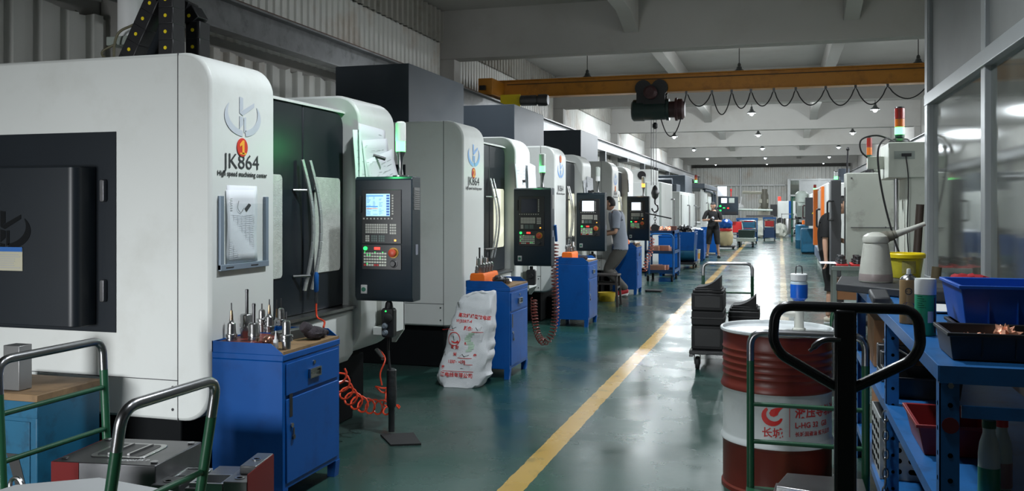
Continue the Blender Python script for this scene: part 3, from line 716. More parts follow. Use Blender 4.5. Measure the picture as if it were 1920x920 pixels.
put('balance_cylinder', MB().cyl((c.x, c.y, 2.72), (c.x, c.y, 3.4), 0.085, n=24), PLWHITE, m1)
put('cylinder_seat', MB().box((c.x-0.12, c.y-0.1, 2.66), (c.x+0.12, c.y+0.1, 2.72)).box((c.x+0.03, c.y-0.05, 2.24), (c.x+0.1, c.y+0.05, 2.66)), GREYMET, m1, 0.005)
put('coolant_hoses', MB().tube(spline([(c.x-0.03, c.y-0.12, 2.66), (c.x-0.12, c.y-0.14, 2.60), (c.x-0.02, c.y-0.14, 2.50), (c.x+0.05, c.y-0.14, 2.3)]), 0.008).tube(spline([(c.x+0.14, c.y-0.14, 2.78), (c.x+0.02, c.y-0.15, 2.72), (c.x+0.0, c.y-0.16, 2.55), (c.x+0.06, c.y-0.15, 2.3)]), 0.009), mat('khaki_hose', (0.13, 0.12, 0.07), 0.5), m1)
# hand wheel hanging from pendant of machine 1 with padded post underneath
hw = thing('handwheel_pendant', 'black hand-held pulse wheel with two round knobs hanging under the nearest pendant', 'remote control', (-2.55, 5.60, 0))
put('housing', MB().prism(rrect(-0.045, 0.665, 0.045, 0.865, 0.02), 'y', -0.03, 0.03), BLACKP, hw, 0.008)
put('grip_top', MB().lathe([(0.03, 0.865), (0.024, 0.9), (0.014, 0.912)], (0, 0, 0), 12), BLACKP, hw)
for z in (0.70, 0.745): put('selector_knob', MB().lathe([(0.022, 0), (0.02, 0.012), (0.013, 0.014), (0.012, 0.022)], (-0.015, -0.03, z), 14, (0, -1, 0)), mat('grey_blue_knob', (0.22, 0.26, 0.30), 0.4, 0.3), hw)
put('jog_wheel', MB().lathe([(0.03, 0), (0.03, 0.01), (0.02, 0.014)], (0.01, -0.03, 0.80), 16, (0, -1, 0)), RUBBER, hw)
put('status_light', MB().cyl((-0.01, -0.03, 0.845), (-0.01, -0.034, 0.845), 0.005), LED_GS, hw)
put('cable', MB().tube(spline([(0, 0, 0.67), (-0.005, 0, 0.6), (0.0, 0, 0.5), (0.01, 0, 0.44)]), 0.009), RUBBER, hw)
ps = thing('padded_post', 'thin post wrapped in dark plastic on a flat foot plate, below the nearest pendant', 'post', (-2.54, 5.62, 0))
put('wrapped_post', MB().lathe([(0.022, 0.02), (0.022, 0.18), (0.034, 0.2), (0.036, 0.3), (0.032, 0.4), (0.034, 0.44), (0.02, 0.45)], (0, 0, 0), 10), mat('dark_bubble_wrap', (0.03, 0.032, 0.034), 0.3, bump=0.4), ps)
put('foot_plate', MB().prism([(-0.06, -0.05), (0.12, -0.28), (0.3, -0.2), (0.14, 0.05)], 'z', 0.0, 0.012), RUBBER, ps)
# ---- papers pinned on the far columns and on the folder
def sheet(name, label, group, loc, w, h, rx, tilt, lines=True, cat='paper'):
    """facing +X, hanging; tilt about X"""
    t = thing(name, label, cat, loc, 0, group)
    mb = MB(); n = 8; vs = []; fs = []
    for i in range(n+1):
        for j in range(n+1):
            u = i/n-0.5; v = j/n; 
            vs.append((rx*(1-v)**2*(0.4+0.6*i/n)+0.004*math.sin(5*u+7*v), u*w, (v-1)*h))
    for i in range(n):
        for j in range(n): fs.append((i*(n+1)+j, (i+1)*(n+1)+j, (i+1)*(n+1)+j+1, i*(n+1)+j+1))
    mb.add(vs, fs, True); M = Matrix.Rotation(tilt, 4, 'X'); mb.xf(M)
    o = put('sheet', mb, PAPER, t); sd = o.modifiers.new('thick', 'SOLIDIFY'); sd.thickness = 0.0008
    if lines:
        lm = MB()
        for k in range(lines if isinstance(lines, int) and lines > 1 else 9):
            v = 0.92-k*0.075; 
            if v < 0.1: break
            for s_ in range(4):
                if random.random() < 0.55:
                    u0 = -0.42+0.21*s_; u1 = u0+random.uniform(0.06, 0.19)
                    x = rx*(1-v)**2*(0.4+0.6*(u0+.5))+0.006
                    lm.add([(x, u0*w, (v-1)*h), (x, u1*w, (v-1)*h), (x, u1*w, (v-1)*h+0.003), (x, u0*w, (v-1)*h+0.003)], [(0, 1, 2, 3)])
        lm.xf(M); put('print_lines', lm, INKL, t)
    return t
G = 'drawing sheets pinned on machine 1'
# fold-over bundle on m1 far column (front plane X=-2.9, Y 5.6-6.5)
for i, (y, z, w, h, rx, ti, lab) in enumerate([
    (5.97, 2.11, 0.46, 0.64, 0.05, 0.06, 'white drawing sheet at the back left of the bundle on machine one'),
    (6.03, 2.14, 0.44, 0.60, 0.06, -0.04, 'upper printed drawing sheet of the bundle on machine one'),
    (6.05, 2.05, 0.42, 0.54, 0.10, 0.10, 'middle drawing sheet with circled numbers in the bundle on machine one'),
    (6.10, 1.94, 0.46, 0.46, 0.14, 0.24, 'front drawing sheet curling out over the nearest pendant')]):
    sheet('drawing_sheet', lab, G, (-2.890+i*0.012, y, z), w, h, rx, ti, 8)
tag(put('magnet', MB().cyl((-2.87, 6.02, 1.93), (-2.80, 6.08, 1.905), 0.013), DSTEEL), 'short dark magnet pin holding the drawing bundle on machine one', 'magnet')
for i, (y, z, w, h, rx, ti, lab) in enumerate([
    (10.02, 2.04, 0.60, 0.48, 0.08, 0.0, 'large pale drawing sheet pinned on the second machine'),
    (10.3, 2.06, 0.34, 0.5, 0.08, -0.1, 'curled side sheet behind the large sheet on the second machine')]):
    sheet('drawing_sheet', lab, 'drawing sheets pinned on machine 2', (-2.87+i*0.03, y, z), w, h, rx, ti, 5)
tag(put('magnet', MB().cyl((-2.87, 10.0, 1.85), (-2.83, 10.0, 1.85), 0.015), BLACKP), 'round black magnet on the pale sheet of the second machine', 'magnet')
for i, (y, z, w, h, rx, ti, lab) in enumerate([
    (13.72, 1.98, 0.5, 0.42, 0.05, 0.1, 'upper left sheet of the crumpled bundle on the third machine'),
    (13.92, 2.02, 0.45, 0.50, 0.06, -0.06, 'tall back sheet of the crumpled bundle on the third machine'),
    (13.82, 1.88, 0.42, 0.42, 0.1, 0.12, 'lower front sheet of the crumpled bundle on the third machine')]):
    sheet('drawing_sheet', lab, 'drawing sheets pinned on machine 3', (-2.892+i*0.01, y, z), w, h, rx, ti, 5)
tag(put('magnet', MB().cyl((-2.86, 13.72, 1.78), (-2.80, 13.78, 1.80), 0.02).cyl((-2.86, 13.72, 1.8), (-2.82, 13.68, 1.77), 0.015), BLACKP), 'dark magnet clip on the crumpled sheets of the third machine', 'magnet')
for i, (y, z, w, h, rx, ti, lab) in enumerate([(18.0, 2.1, 0.5, 0.7, 0.03, 0.0, 'pale sheet pinned on the fourth machine'), (17.8, 1.85, 0.4, 0.4, 0.08, 0.05, 'lower white sheet pinned on the fourth machine')]):
    sheet('drawing_sheet', lab, 'drawing sheets pinned on machine 4', (-2.892+i*0.01, y, z), w, h, rx, ti, 4)
# wall pocket with job sheets on m1 near column
pk = thing('document_holder', 'clear document pocket with grey side rails on machine one front', 'document holder', (-2.9, 4.40, 1.21))
GR = mat('blue_grey_rail', (0.20, 0.25, 0.31), 0.4, 0.2)
put('rail', MB().box((0.0, -0.235, 0), (0.02, -0.205, 0.40)), GR, pk, 0.002); put('rail', MB().box((0.0, 0.205, 0), (0.02, 0.235, 0.40)), GR, pk, 0.002)
put('bottom_rail', MB().box((0.0, -0.235, -0.005), (0.022, 0.235, 0.028)), GR, pk, 0.002)
put('clear_front', MB().box((0.015, -0.205, 0.02), (0.017, 0.205, 0.36)), CLEAR, pk)
put('rail_screws', MB().box((0.022, -0.19, 0.008), (0.024, -0.12, 0.014)).box((0.022, 0.05, 0.008), (0.024, 0.12, 0.014)), INK, pk)
for i, (y, w, h, lab) in enumerate([(4.39, 0.29, 0.43, 'back job sheet in the clear pocket on machine one'), (4.375, 0.285, 0.405, 'ruled job sheet with a dark pen drawing in the clear pocket')]):
    t = sheet('job_sheet', lab, 'job sheets in the pocket', (-2.896+0.004*i, y, 1.24+h), w, h, 0.002, 0.01*i, False)
    if i == 1:
        lm = MB()
        for k in range(24): lm.box((0.002, -0.12, -0.14-k*0.0105), (0.0027, 0.12, -0.1385-k*0.0105))
        for k in range(7): lm.box((0.002, -0.12+k*0.04, -0.385), (0.0027, -0.1185+k*0.04, -0.14))
        put('ruled_grid', lm, mat('faint_grid', (0.55, 0.56, 0.60), 0.8), t)
        sk = MB().add([(0.003, 0.03, -0.10), (0.003, 0.10, -0.05), (0.003, 0.11, -0.07), (0.003, 0.05, -0.12)], [(0, 1, 2, 3)])
        for k in range(6): sk.box((0.0025, -0.11, -0.05-k*0.013), (0.003, -0.09, -0.048-k*0.013))
        sk.tube(spline([(0.003, -0.03, -0.06), (0.003, -0.04, -0.10), (0.003, -0.01, -0.125), (0.003, 0.02, -0.10)]), 0.0012, 5)
        put('pen_sketch', sk, INK, t)
# ================================================================ TOOL CABINETS
def tool_cabinet(loc, label, W=0.61, D_=0.43, H=0.80, rot=0.0):
    """front faces +X, near side at y=0; W along Y, D_ towards -X"""
    t = thing('tool_cabinet', label, 'cabinet', loc, rot, 'blue tool cabinets beside the machines')
    b = MB().box((-D_, 0, 0.09), (-0.004, W, H-0.045)).box((-D_, 0, H-0.045), (-0.0, W, H-0.012))
    put('body', b, BLUE, t, 0.004)
    rim = MB()
    out = [(-D_, H-0.012), (-0.0, H-0.012), (-0.015, H+0.002), (-0.075, H+0.045), (-D_, H+0.045)]
    rim.prism(out, 'y', 0.0, 0.006).prism(out, 'y', W-0.006, W).box((-D_, 0, H-0.012), (-D_+0.006, W, H+0.045))
    put('top_rim', rim, BLUE, t)
    put('worktop', MB().box((-D_+0.006, 0.006, H-0.014), (-0.004, W-0.006, H+0.004)), WOOD, t)
    d = put('drawer', MB().box((-0.004, 0.03, H-0.225), (0.004, W-0.03, H-0.062)), BLUE, t, 0.002)
    hc = W*0.5
    put('handle_recess', MB().tray(-0.0, 0, 0, 0.05, 0.12, 0.014, 0.008, 0.0, 0.002).xf(Matrix.Translation((0.004, hc-0.06, H-0.175)) @ Matrix(((0, 0, 1, 0), (0, 1, 0, 0), (1, 0, 0, 0), (0, 0, 0, 1)))), STEEL, d)
    put('handle_lip', MB().box((0.006, hc-0.04, H-0.15), (0.016, hc+0.04, H-0.145)), STEEL, d)
    put('drawer_lock', MB().cyl((0.003, hc, H-0.095), (0.010, hc, H-0.095), 0.011, n=12), CHROME, d)
    g = put('door', MB().box((-0.004, 0.03, 0.12), (0.004, W-0.03, H-0.245)), BLUE, t, 0.003)
    put('door_slot', MB().box((0.003, 0.055, 0.46), (0.0055, 0.085, 0.58)), BLACKP, g)
    put('door_lock', MB().cyl((0.003, 0.075, 0.415), (0.012, 0.075, 0.415), 0.012, n=12), CHROME, g)
    put('keys', MB().box((0.010, 0.08, 0.345), (0.013, 0.092, 0.40)).cyl((0.008, 0.085, 0.352), (0.016, 0.085, 0.352), 0.013, n=10), DSTEEL, g)
    for x, y in ((-D_, 0), (-0.055, 0), (-D_, W-0.05), (-0.055, W-0.05)):
        put('leg', MB().prism([(x, 0), (x+0.045, 0), (x+0.055, 0.092), (x-0.0, 0.092)], 'y', y, y+0.05), BLUE, t)
    return t
c1 = tool_cabinet((-2.445, 4.07, 0), 'blue tool cabinet nearest the camera, holding loose tool holders and gloves', 0.62, 0.425, 0.80)
c2 = tool_cabinet((-2.325, 7.70, 0), 'blue tool cabinet behind the white sack, orange tool tray on top', 0.60, 0.42, 0.835)
c3 = tool_cabinet((-2.37, 11.35, 0), 'blue tool cabinet in front of the black stool, white sheet on top', 0.60, 0.43, 0.85)
c4 = tool_cabinet((-2.43, 15.80, 0), 'blue tool cabinet behind the grey-shirted worker legs', 0.60, 0.43, 0.85)
# ---- tool holders
def holder(kind, label, loc, group, cutter=0.08, scale=1.0):
    t = thing('tool_holder', label, 'tool holder', loc, 0, group); s = scale
    if kind == 'cone':      # flange at the bottom, body tapering upward
        put('body', MB().lathe([(0.030*s, 0), (0.030*s, 0.012*s), (0.026*s, 0.014*s), (0.026*s, 0.018*s), (0.031*s, 0.02*s), (0.031*s, 0.034*s), (0.024*s, 0.037*s), (0.021*s, 0.09*s), (0.013*s, 0.098*s), (0.011*s, 0.11*s)], (0, 0, 0), 24), STEEL, t)
        z = 0.11*s; put('shank', MB().lathe([(0.010*s, z), (0.006*s, z+0.05)], (0, 0, 0), 14), BRASSY, t); z += 0.05
        put('cutter', MB().lathe([(0.0035, z), (0.0035, z+cutter*0.5), (0.0012, z+cutter*0.55)], (0, 0, 0), 8), DSTEEL, t)
    elif kind == 'collet':
        put('body', MB().lathe([(0.021*s, 0), (0.022*s, 0.04), (0.032*s, 0.043), (0.032*s, 0.055), (0.027*s, 0.057), (0.027*s, 0.062), (0.032*s, 0.064), (0.032*s, 0.074), (0.021*s, 0.078), (0.020*s, 0.13*s), (0.017*s, 0.14*s), (0.008, 0.145*s)], (0, 0, 0), 24), STEEL, t)
        z = 0.145*s; put('cutter', MB().lathe([(0.004, z), (0.004, z+cutter*0.6), (0.001, z+cutter*0.62)], (0, 0, 0), 8), DSTEEL, t)
    else:
        put('body', MB().lathe([(0.030*s, 0), (0.032*s, 0.03), (0.034*s, 0.035), (0.034*s, 0.05), (0.030*s, 0.052), (0.030*s, 0.057), (0.034*s, 0.059), (0.034*s, 0.075), (0.031*s, 0.08), (0.033*s, 0.12), (0.028*s, 0.128), (0.010, 0.13)], (0, 0, 0), 24), STEEL, t)
        put('cutter', MB().lathe([(0.0085, 0.13), (0.0085, 0.13+cutter), (0.0095, 0.131+cutter), (0.0095, 0.145+cutter), (0.006, 0.147+cutter)], (0, 0, 0), 12), DSTEEL, t)
    return t
G1 = 'loose tool holders on the nearest cabinet'
def on1(px, py, z): return at(px, py, z=z)
tray = thing('tool_tray', 'dark red tool tray on the nearest blue cabinet', 'tray', (-2.66, 4.29, 0.805))
put('tray_body', MB().box((-0.20, -0.19, 0), (0.0, 0.14, 0.035)), mat('oxblood_plastic', (0.13, 0.018, 0.012), 0.45), tray, 0.006)
TZ = 0.84
spec = [('cone', 434, 638, TZ, 0.075, 'conical steel tool holder with fine cutter, leftmost on the nearest cabinet', 1.0),
        ('mill', 463, 632, TZ, 0.115, 'thick boring head with the tallest grey bar, on the nearest cabinet', 1.12),
        ('mill', 476, 650, 0.805, 0.085, 'squat dark holder with stub end mill, in front of the tall boring head', 0.9),
        ('collet', 491, 622, TZ, 0.05, 'collet holder with a thin centre tip behind the copper-coloured ball', 0.9),
        ('cone', 505, 622, TZ, 0.06, 'conical holder with brown shank in the middle of the nearest cabinet', 0.95),
        ('cone', 519, 622, 0.805, 0.10, 'slim holder with long brown shank beside the machine door', 0.8),
        ('collet', 527, 622, 0.805, 0.09, 'holder with a fluted drill at the back right of the holders', 1.0),
        ('collet', 537, 654, 0.805, 0.07, 'front right tool holder standing beside the white glue bottle', 1.05)]
for kind, px, py, z, cu, lab, sc in spec:
    p = on1(px, py, z); holder(kind, lab, (p.x, p.y, z), G1, cu, sc)
p = on1(502, 651, 0.805)
kb_ = thing('copper_ball_knob', 'round copper-brown ball end lying on the nearest blue cabinet', 'knob', (p.x, p.y, 0.804))
put('ball', MB().ball((0, 0, 0.033), 0.033, (0.9, 0.9, 1.0)), mat('brown_copper', (0.28, 0.14, 0.10), 0.25, 0.8), kb_)
p = on1(517, 655, 0.805)
gb = thing('glue_bottle', 'small white glue bottle with pointed tip on the nearest blue cabinet', 'bottle', (p.x, p.y, 0.804))
put('bottle_body', MB().lathe([(0.012, 0), (0.0135, 0.004), (0.0135, 0.05), (0.009, 0.056)], (0, 0, 0), 16), PLWHITE, gb)
put('nozzle', MB().lathe([(0.008, 0.056), (0.007, 0.066), (0.0025, 0.088), (0.0015, 0.1)], (0, 0, 0), 12), PLWHITE, gb)
p = on1(565, 632, 0.805)
pb = thing('steel_parallel_block', 'long dark steel block with bright edge on the nearest cabinet', 'steel block', (-2.665, 4.44, 0.804), R(-14))
put('block', MB().box((-0.03, -0.07, 0), (0.03, 0.19, 0.055)), mat('dull_dark_iron', (0.09, 0.095, 0.09), 0.5, 0.5), pb, 0.004)
sc_ = thing('clear_sleeve', 'crumpled clear plastic sleeve among the tool holders', 'plastic sleeve', (-2.625, 4.37, 0.862))
put('sleeve', MB().add([(-0.03, -0.04, 0), (0.04, -0.03, 0.006), (0.05, 0.05, 0.0), (0.0, 0.06, 0.012), (0.0, 0.0, 0.02)], [(0, 1, 4), (1, 2, 4), (2, 3, 4), (3, 0, 4)]), CLEAR, sc_)
def blob(mb, c, sx, sy, sz, seed, n=18, m=12, amp=0.25, fr=3.0):
    vs = []; fs = []
    for k in range(m+1):
        th = PI*k/m
        for i in range(n):
            a = 2*PI*i/n; d = Vector((math.sin(th)*math.cos(a), math.sin(th)*math.sin(a), math.cos(th)))
            q = 1+amp*noise.noise(d*fr+Vector((seed, seed*2, 0))); vs.append((c[0]+d.x*sx*q, c[1]+d.y*sy*q, max(c[2]+d.z*sz*q, c[2]-sz*0.72)))
    for k in range(m):
        for i in range(n):
            j = (i+1) % n; fs.append((k*n+i, (k+1)*n+i, (k+1)*n+j, k*n+j))
    return mb.add(vs, fs, True)
gl = thing('work_gloves', 'pair of dark cotton work gloves on the nearest blue cabinet', 'gloves', (-2.52, 4.52, 0.805))
GLV = mat('dark_knitted_cotton', (0.030, 0.024, 0.030), 0.9, var=0.3, vs=60, bump=0.6, bs=160)
b = MB(); blob(b, (0, 0, 0.036), 0.055, 0.05, 0.038, 3); blob(b, (0.0, 0.06, 0.03), 0.04, 0.05, 0.03, 9)
for k in range(4): b.tube(spline([(0.02-0.02*k, 0.05, 0.03), (0.02-0.022*k, 0.10, 0.034), (0.01-0.02*k, 0.135, 0.018)]), [0.013]*16+[0.008], 8)
put('palms_and_fingers', b, GLV, gl)
put('cuffs', MB().lathe([(0.03, 0), (0.033, 0.03), (0.028, 0.05)], (-0.02, -0.015, 0.055), 14, (-0.3, -0.6, 0.4)), GLV, gl)
# hose on the doors of machine 1: air gun behind the handles with red hose
ag = thing('air_gun', 'blue air gun with orange-red hose hanging by the nearest door handles', 'air gun', (-2.93, 5.18, 1.0))
put('gun_body', MB().lathe([(0.008, 0), (0.016, 0.01), (0.016, 0.11), (0.010, 0.13)], (0.06, 0.0, 0.0), 12), mat('bright_blue_plastic', (0.01, 0.10, 0.35), 0.4), ag)
put('coupling', MB().lathe([(0.009, -0.07), (0.011, -0.03), (0.009, 0.0)], (0.06, 0, 0), 12), CHROME, ag)
put('hose', MB().tube(spline([(0.06, 0, -0.065), (0.065, -0.01, -0.12), (0.08, -0.02, -0.16), (0.16, -0.08, -0.175), (0.33, -0.4, -0.165)]), 0.0065), REDHOSE, ag)
# coiled hoses
def coil(name, label, pts, r, turns, m, tr, group='coiled air hoses'):
    o = put(name, MB().tube(helix(spline(pts, 10), r, turns, 12), tr, 6), m); return tag(o, label, 'hose', group)
coil('coiled_hose', 'orange-red coiled air hose sagging below the nearest machine', [at(634, 700, Y=5.0), at(650, 735, Y=5.25), at(672, 755, Y=5.5), at(700, 762, Y=5.75), at(726, 764, Y=5.95), at(738, 770, Y=6.0), at(728, 748, Y=6.0), at(714, 738, Y=6.0), at(722, 718, Y=6.0)], 0.05, 11, REDHOSE, 0.0065)
o = put('hose_lead', MB().tube(spline([at(716, 722, Y=6.0), at(713, 700, Y=6.0), at(722, 675, Y=6.05), at(717, 662, Y=6.15), at(710, 655, Y=6.25)]), 0.006), REDHOSE); tag(o, 'straight orange-red hose end rising to the chute of the nearest machine', 'hose')
o = put('chrome_coupling', MB().cyl(at(706, 656, Y=6.12), at(718, 672, Y=6.05), 0.018, 0.014), CHROME); tag(o, 'chrome hose coupling hanging below the nearest machine chute', 'coupling')
coil('coiled_hose', 'dark red coiled air hose looping from second pendant down to the floor', [at(1041, 455, Y=9.55), at(1040, 520, Y=9.5), at(1042, 580, Y=9.5), at(1035, 625, Y=9.5), at(1020, 641, Y=9.5), at(1008, 625, Y=9.6), at(1002, 590, Y=9.7), at(1001, 560, Y=9.8)], 0.036, 46, DHOSE, 0.0062)
coil('coiled_hose', 'salmon coiled air hose below the fourth pendant', [at(1223, 445, Y=17.2), at(1220, 470, Y=17.2), at(1212, 490, Y=17.2), at(1208, 508, Y=17.2)], 0.045, 11, mat('salmon_hose', (0.5, 0.14, 0.09), 0.4), 0.008)
o = put('air_gun', MB().cyl(at(1041, 422, Y=9.5), at(1043, 452, Y=9.55), 0.016), mat('bright_blue_plastic', (0.01, 0.10, 0.35), 0.4)); tag(o, 'blue air gun hanging beside the second pendant', 'air gun')
o = put('handwheel_pendant', MB().prism(rrect(-0.05, 0.70, 0.05, 0.87, 0.02), 'y', -0.03, 0.03).cyl((0, 0, 0.86), (0, 0, 0.905), 0.02).cyl((-0.0, -0.03, 0.80), (0, -0.045, 0.8), 0.032), BLACKP, None, 0.006, loc=(-2.60, 9.42, 0)); tag(o, 'black hand wheel hanging under the second pendant', 'remote control')
o = put('handwheel_pendant', MB().prism(rrect(-0.05, 0.70, 0.05, 0.87, 0.02), 'y', -0.03, 0.03).cyl((0, 0, 0.86), (0, 0, 0.905), 0.02), BLACKP, None, 0.006, loc=(-2.62, 12.83, 0)); tag(o, 'black hand wheel hanging under the third pendant', 'remote control')
# ---- orange trays with tool holders
def tray_set(loc, label, n, grp, grplab, L_=0.40, D_=0.13):
    t = thing('tool_rack_tray', label, 'tray', loc)
    put('tray_body', MB().prism([(-D_, 0), (0, 0), (0.0, 0.08), (-0.01, 0.105), (-D_+0.01, 0.105), (-D_, 0.08)], 'y', 0, L_), ORANGE, t, 0.006)
    holes = MB()
    for i in range(n): 
        y = 0.03+(L_-0.06)*(i+0.5)/n; holes.cyl((-0.04 if i % 2 else -0.09, y, 0.1055), (-0.04 if i % 2 else -0.09, y, 0.107), 0.02, n=14)
    put('holder_sockets', holes, BLACKP, t)
    side = ['nearest', 'second', 'third', 'fourth', 'fifth', 'sixth', 'seventh', 'eighth', 'ninth', 'tenth']
    for i in range(n):
        y = 0.03+(L_-0.06)*(i+0.5)/n; k = ['collet', 'cone', 'collet', 'mill'][(i*3+n) % 4]
        holder(k, '%s steel tool holder from the camera in %s' % (side[i], grplab), (loc[0]+(-0.04 if i % 2 else -0.09), loc[1]+y, loc[2]+0.107), grp, random.uniform(0.03, 0.1), 0.62)
tray_set((-2.58, 7.74, 0.84), 'orange tool tray on the cabinet behind the white sack', 9, 'holders in the orange tray, second cabinet', 'the orange tray behind the white sack', 0.42, 0.14)
tray_set((-2.60, 11.42, 0.855), 'orange tool tray on the third blue cabinet', 6, 'holders in the orange tray, third cabinet', 'the orange tray of the third cabinet', 0.36, 0.14)
tray_set((-2.62, 15.92, 0.855), 'orange tool tray on the fourth blue cabinet', 3, 'holders in the orange tray, fourth cabinet', 'the orange tray of the fourth cabinet', 0.26, 0.14)
gl2 = thing('work_gloves', 'black gloves beside a shiny steel nozzle on the cabinet behind the sack', 'gloves', (-2.48, 7.86, 0.84))
b = MB(); blob(b, (0, 0, 0.04), 0.06, 0.06, 0.045, 5); blob(b, (0.03, 0.07, 0.03), 0.05, 0.05, 0.035, 12); put('glove_bundle', b, BLACKP, gl2)
put('steel_nozzle', MB().lathe([(0.02, 0), (0.028, 0.01), (0.028, 0.03), (0.016, 0.05)], (0.08, -0.01, 0.03), 14, (0.8, -0.4, 0.3)), CHROME, gl2)
gl3 = thing('work_glove', 'single black work glove on the third blue cabinet', 'glove', (-2.47, 11.5, 0.855))
put('glove_bundle', blob(MB(), (0, 0, 0.03), 0.06, 0.05, 0.035, 8), GLV, gl3)
o = put('paper_note', MB().box((-2.50, 11.68, 0.8555), (-2.385, 11.93, 0.8575)), PAPER); tag(o, 'white sheet lying on the third blue cabinet', 'paper')
o = put('steel_bar_scrap', MB().box((-2.58, 15.95, 0.8555), (-2.45, 16.2, 0.88)).cyl((-2.5, 15.95, 0.9), (-2.46, 16.3, 0.9), 0.02), BRASSY); tag(o, 'brown steel scraps on the fourth blue cabinet', 'scrap metal')
o = put('rubber_bar', MB().bar((-2.72, 7.62, 0.0), (-2.66, 7.665, 0.76), 0.035, 0.03), RUBBER); tag(o, 'black bar leaning on the cabinet behind the white sack', 'bar')
# ---- white woven sack
def sack():
    t = thing('woven_sack', 'white woven plastic sack with red printing leaning on the second cabinet', 'sack', (-2.63, 7.36, 0))
    n, m = 40, 34; vs = []; fs = []
    for k in range(m+1):
        v = k/m; z = 0.80*v
        wx = (0.235*(1-v)**0.9+0.155*v) if v > 0.12 else 0.17+0.065*math.sqrt(max(0, v/0.12))
        wy = 0.13*(1-v*0.55); cx = -0.02+0.105*v**1.1; cy = 0.16*v**1.3
        if v > 0.86: q = (v-0.86)/0.14; wx *= (1-0.25*q**1.5); wy *= (1-0.4*q); z = 0.80*0.86+0.8*0.14*math.sin(q*1.45)
        for i in range(n):
            a = 2*PI*i/n; c_, s_ = math.cos(a), math.sin(a); e = 0.62
            x = wx*math.copysign(abs(c_)**e, c_); y = wy*math.copysign(abs(s_)**e, s_)
            f1 = noise.noise(Vector((x*7, y*7, z*5)))*0.022+noise.noise(Vector((x*16+5, y*16, z*9)))*0.014+abs(noise.noise(Vector((x*14+z*7, 3, z*5-x*8))))*0.038
            d = Vector((x, y, 0)).normalized()*f1
            vs.append((cx+x+d.x, cy+y+d.y, max(0.002, z+(0.02*noise.noise(Vector((x*6, y*6, 9))) if k > 1 else 0)+(0.03*c_ if v > 0.9 else 0))))
    for k in range(m):
        for i in range(n):
            j = (i+1) % n; fs.append((k*n+i, k*n+j, (k+1)*n+j, (k+1)*n+i))
    fs.append(tuple(range(n))[::-1]); fs.append(tuple(m*n+i for i in range(n)))
    mb = MB().add(vs, fs, True)
    put('sack_body', mb, mat('woven_white_plastic', (0.58, 0.59, 0.62), 0.45, var=0.05, vs=12, bump=0.25, bs=180), t)
    put('folded_mouth', MB().tube(spline([(-0.02, 0.10, 0.755), (0.05, 0.11, 0.79), (0.12, 0.12, 0.80), (0.19, 0.13, 0.775), (0.215, 0.13, 0.71), (0.205, 0.13, 0.62)]), [0.014+0.003*math.sin(k*0.9) for k in range(41)], 10), _m['woven_white_plastic'], t)
    bv = BVHTree.FromPolygons([Vector(v) for v in vs], fs)
    def decal(mbt, m, nm):
        ok = []
        for i, v in enumerate(mbt.v):
            h = bv.ray_cast(Vector((v.x, -1, v.z)), Vector((0, 1, 0)))
            mbt.v[i] = Vector((v.x, (h[0].y if h[0] else 0.0)-0.0035, v.z))
        put(nm, mbt, m, t)
    M = lambda x, z, r=0: Matrix.Translation((x, 0, z)) @ Matrix.Rotation(r, 4, 'Y') @ Matrix(((1, 0, 0, 0), (0, 0, -1, 0), (0, 1, 0, 0), (0, 0, 0, 1)))
    for body, sz, x, z, r in [('高次绝缘型软电缆', 0.037, -0.085, 0.595, 0.08), ('WJ33RT-4', 0.034, -0.10, 0.545, 0.02), ('颜色:', 0.038, -0.02, 0.485, 0.04), ('R', 0.03, 0.0, 0.36, 0), ('蓝 安', 0.036, -0.13, 0.325, 0.04), ('米', 0.034, -0.10, 0.265, 0), ('卷', 0.034, 0.085, 0.26, 0), ('1330V 检验', 0.034, -0.14, 0.205, 0.0), ('市', 0.032, -0.20, 0.155, 0), ('江电线有限公司', 0.042, -0.20, 0.095, 0.02)]:
        tb = text_mb(body, sz, 'LEFT', 0, 0.0008); tb.xf(M(x, z, r)); [setattr(q, 'x', q.x+0.012) for q in tb.v]; decal(tb, REDINK, 'red_lettering')
    ring = MB()
    pts_ = [(0.062*math.cos(a), 0.055*math.sin(a)*(1.0 if math.sin(a) < 0 else 1.15)) for a in [2*PI*i/24 for i in range(24)]]
    for i in range(24):
        a, b2 = pts_[i], pts_[(i+1) % 24]; ring.add([(-0.105+a[0], 0, 0.40+a[1]), (-0.105+b2[0], 0, 0.40+b2[1]), (-0.105+b2[0]*0.9, 0, 0.40+b2[1]*0.9), (-0.105+a[0]*0.9, 0, 0.40+a[1]*0.9)], [(0, 1, 2, 3)])
    for q in range(3):
        for k in range(8):
            def cp(k_, rr): 
                a = -2.4+0.24*k_; return (-0.10+0.012*q+rr*(0.045-0.01*q)*math.cos(a), 0, 0.41-0.008*q+rr*(0.042-0.008*q)*math.sin(a))
            ring.add([cp(k, 1), cp(k+1, 1), cp(k+1, 0.78), cp(k, 0.78)], [(0, 1, 2, 3)])
    ring.xf(Matrix.Translation((0.015, 0, 0))); decal(ring, REDINK, 'red_emblem')
    ln = MB()
    for x0_, x1_, z in [(-0.21, -0.10, 0.475), (0.07, 0.17, 0.465), (-0.04, 0.09, 0.248), (0.02, 0.1, 0.195), (-0.17, 0.11, 0.135)]:
        for k in range(6): a = x0_+(x1_-x0_)*k/6; c_ = x0_+(x1_-x0_)*(k+1)/6; ln.add([(a, 0, z), (c_, 0, z), (c_, 0, z+0.004), (a, 0, z+0.004)], [(0, 1, 2, 3)])
    decal(ln, REDINK, 'red_rules')
    sc = MB()
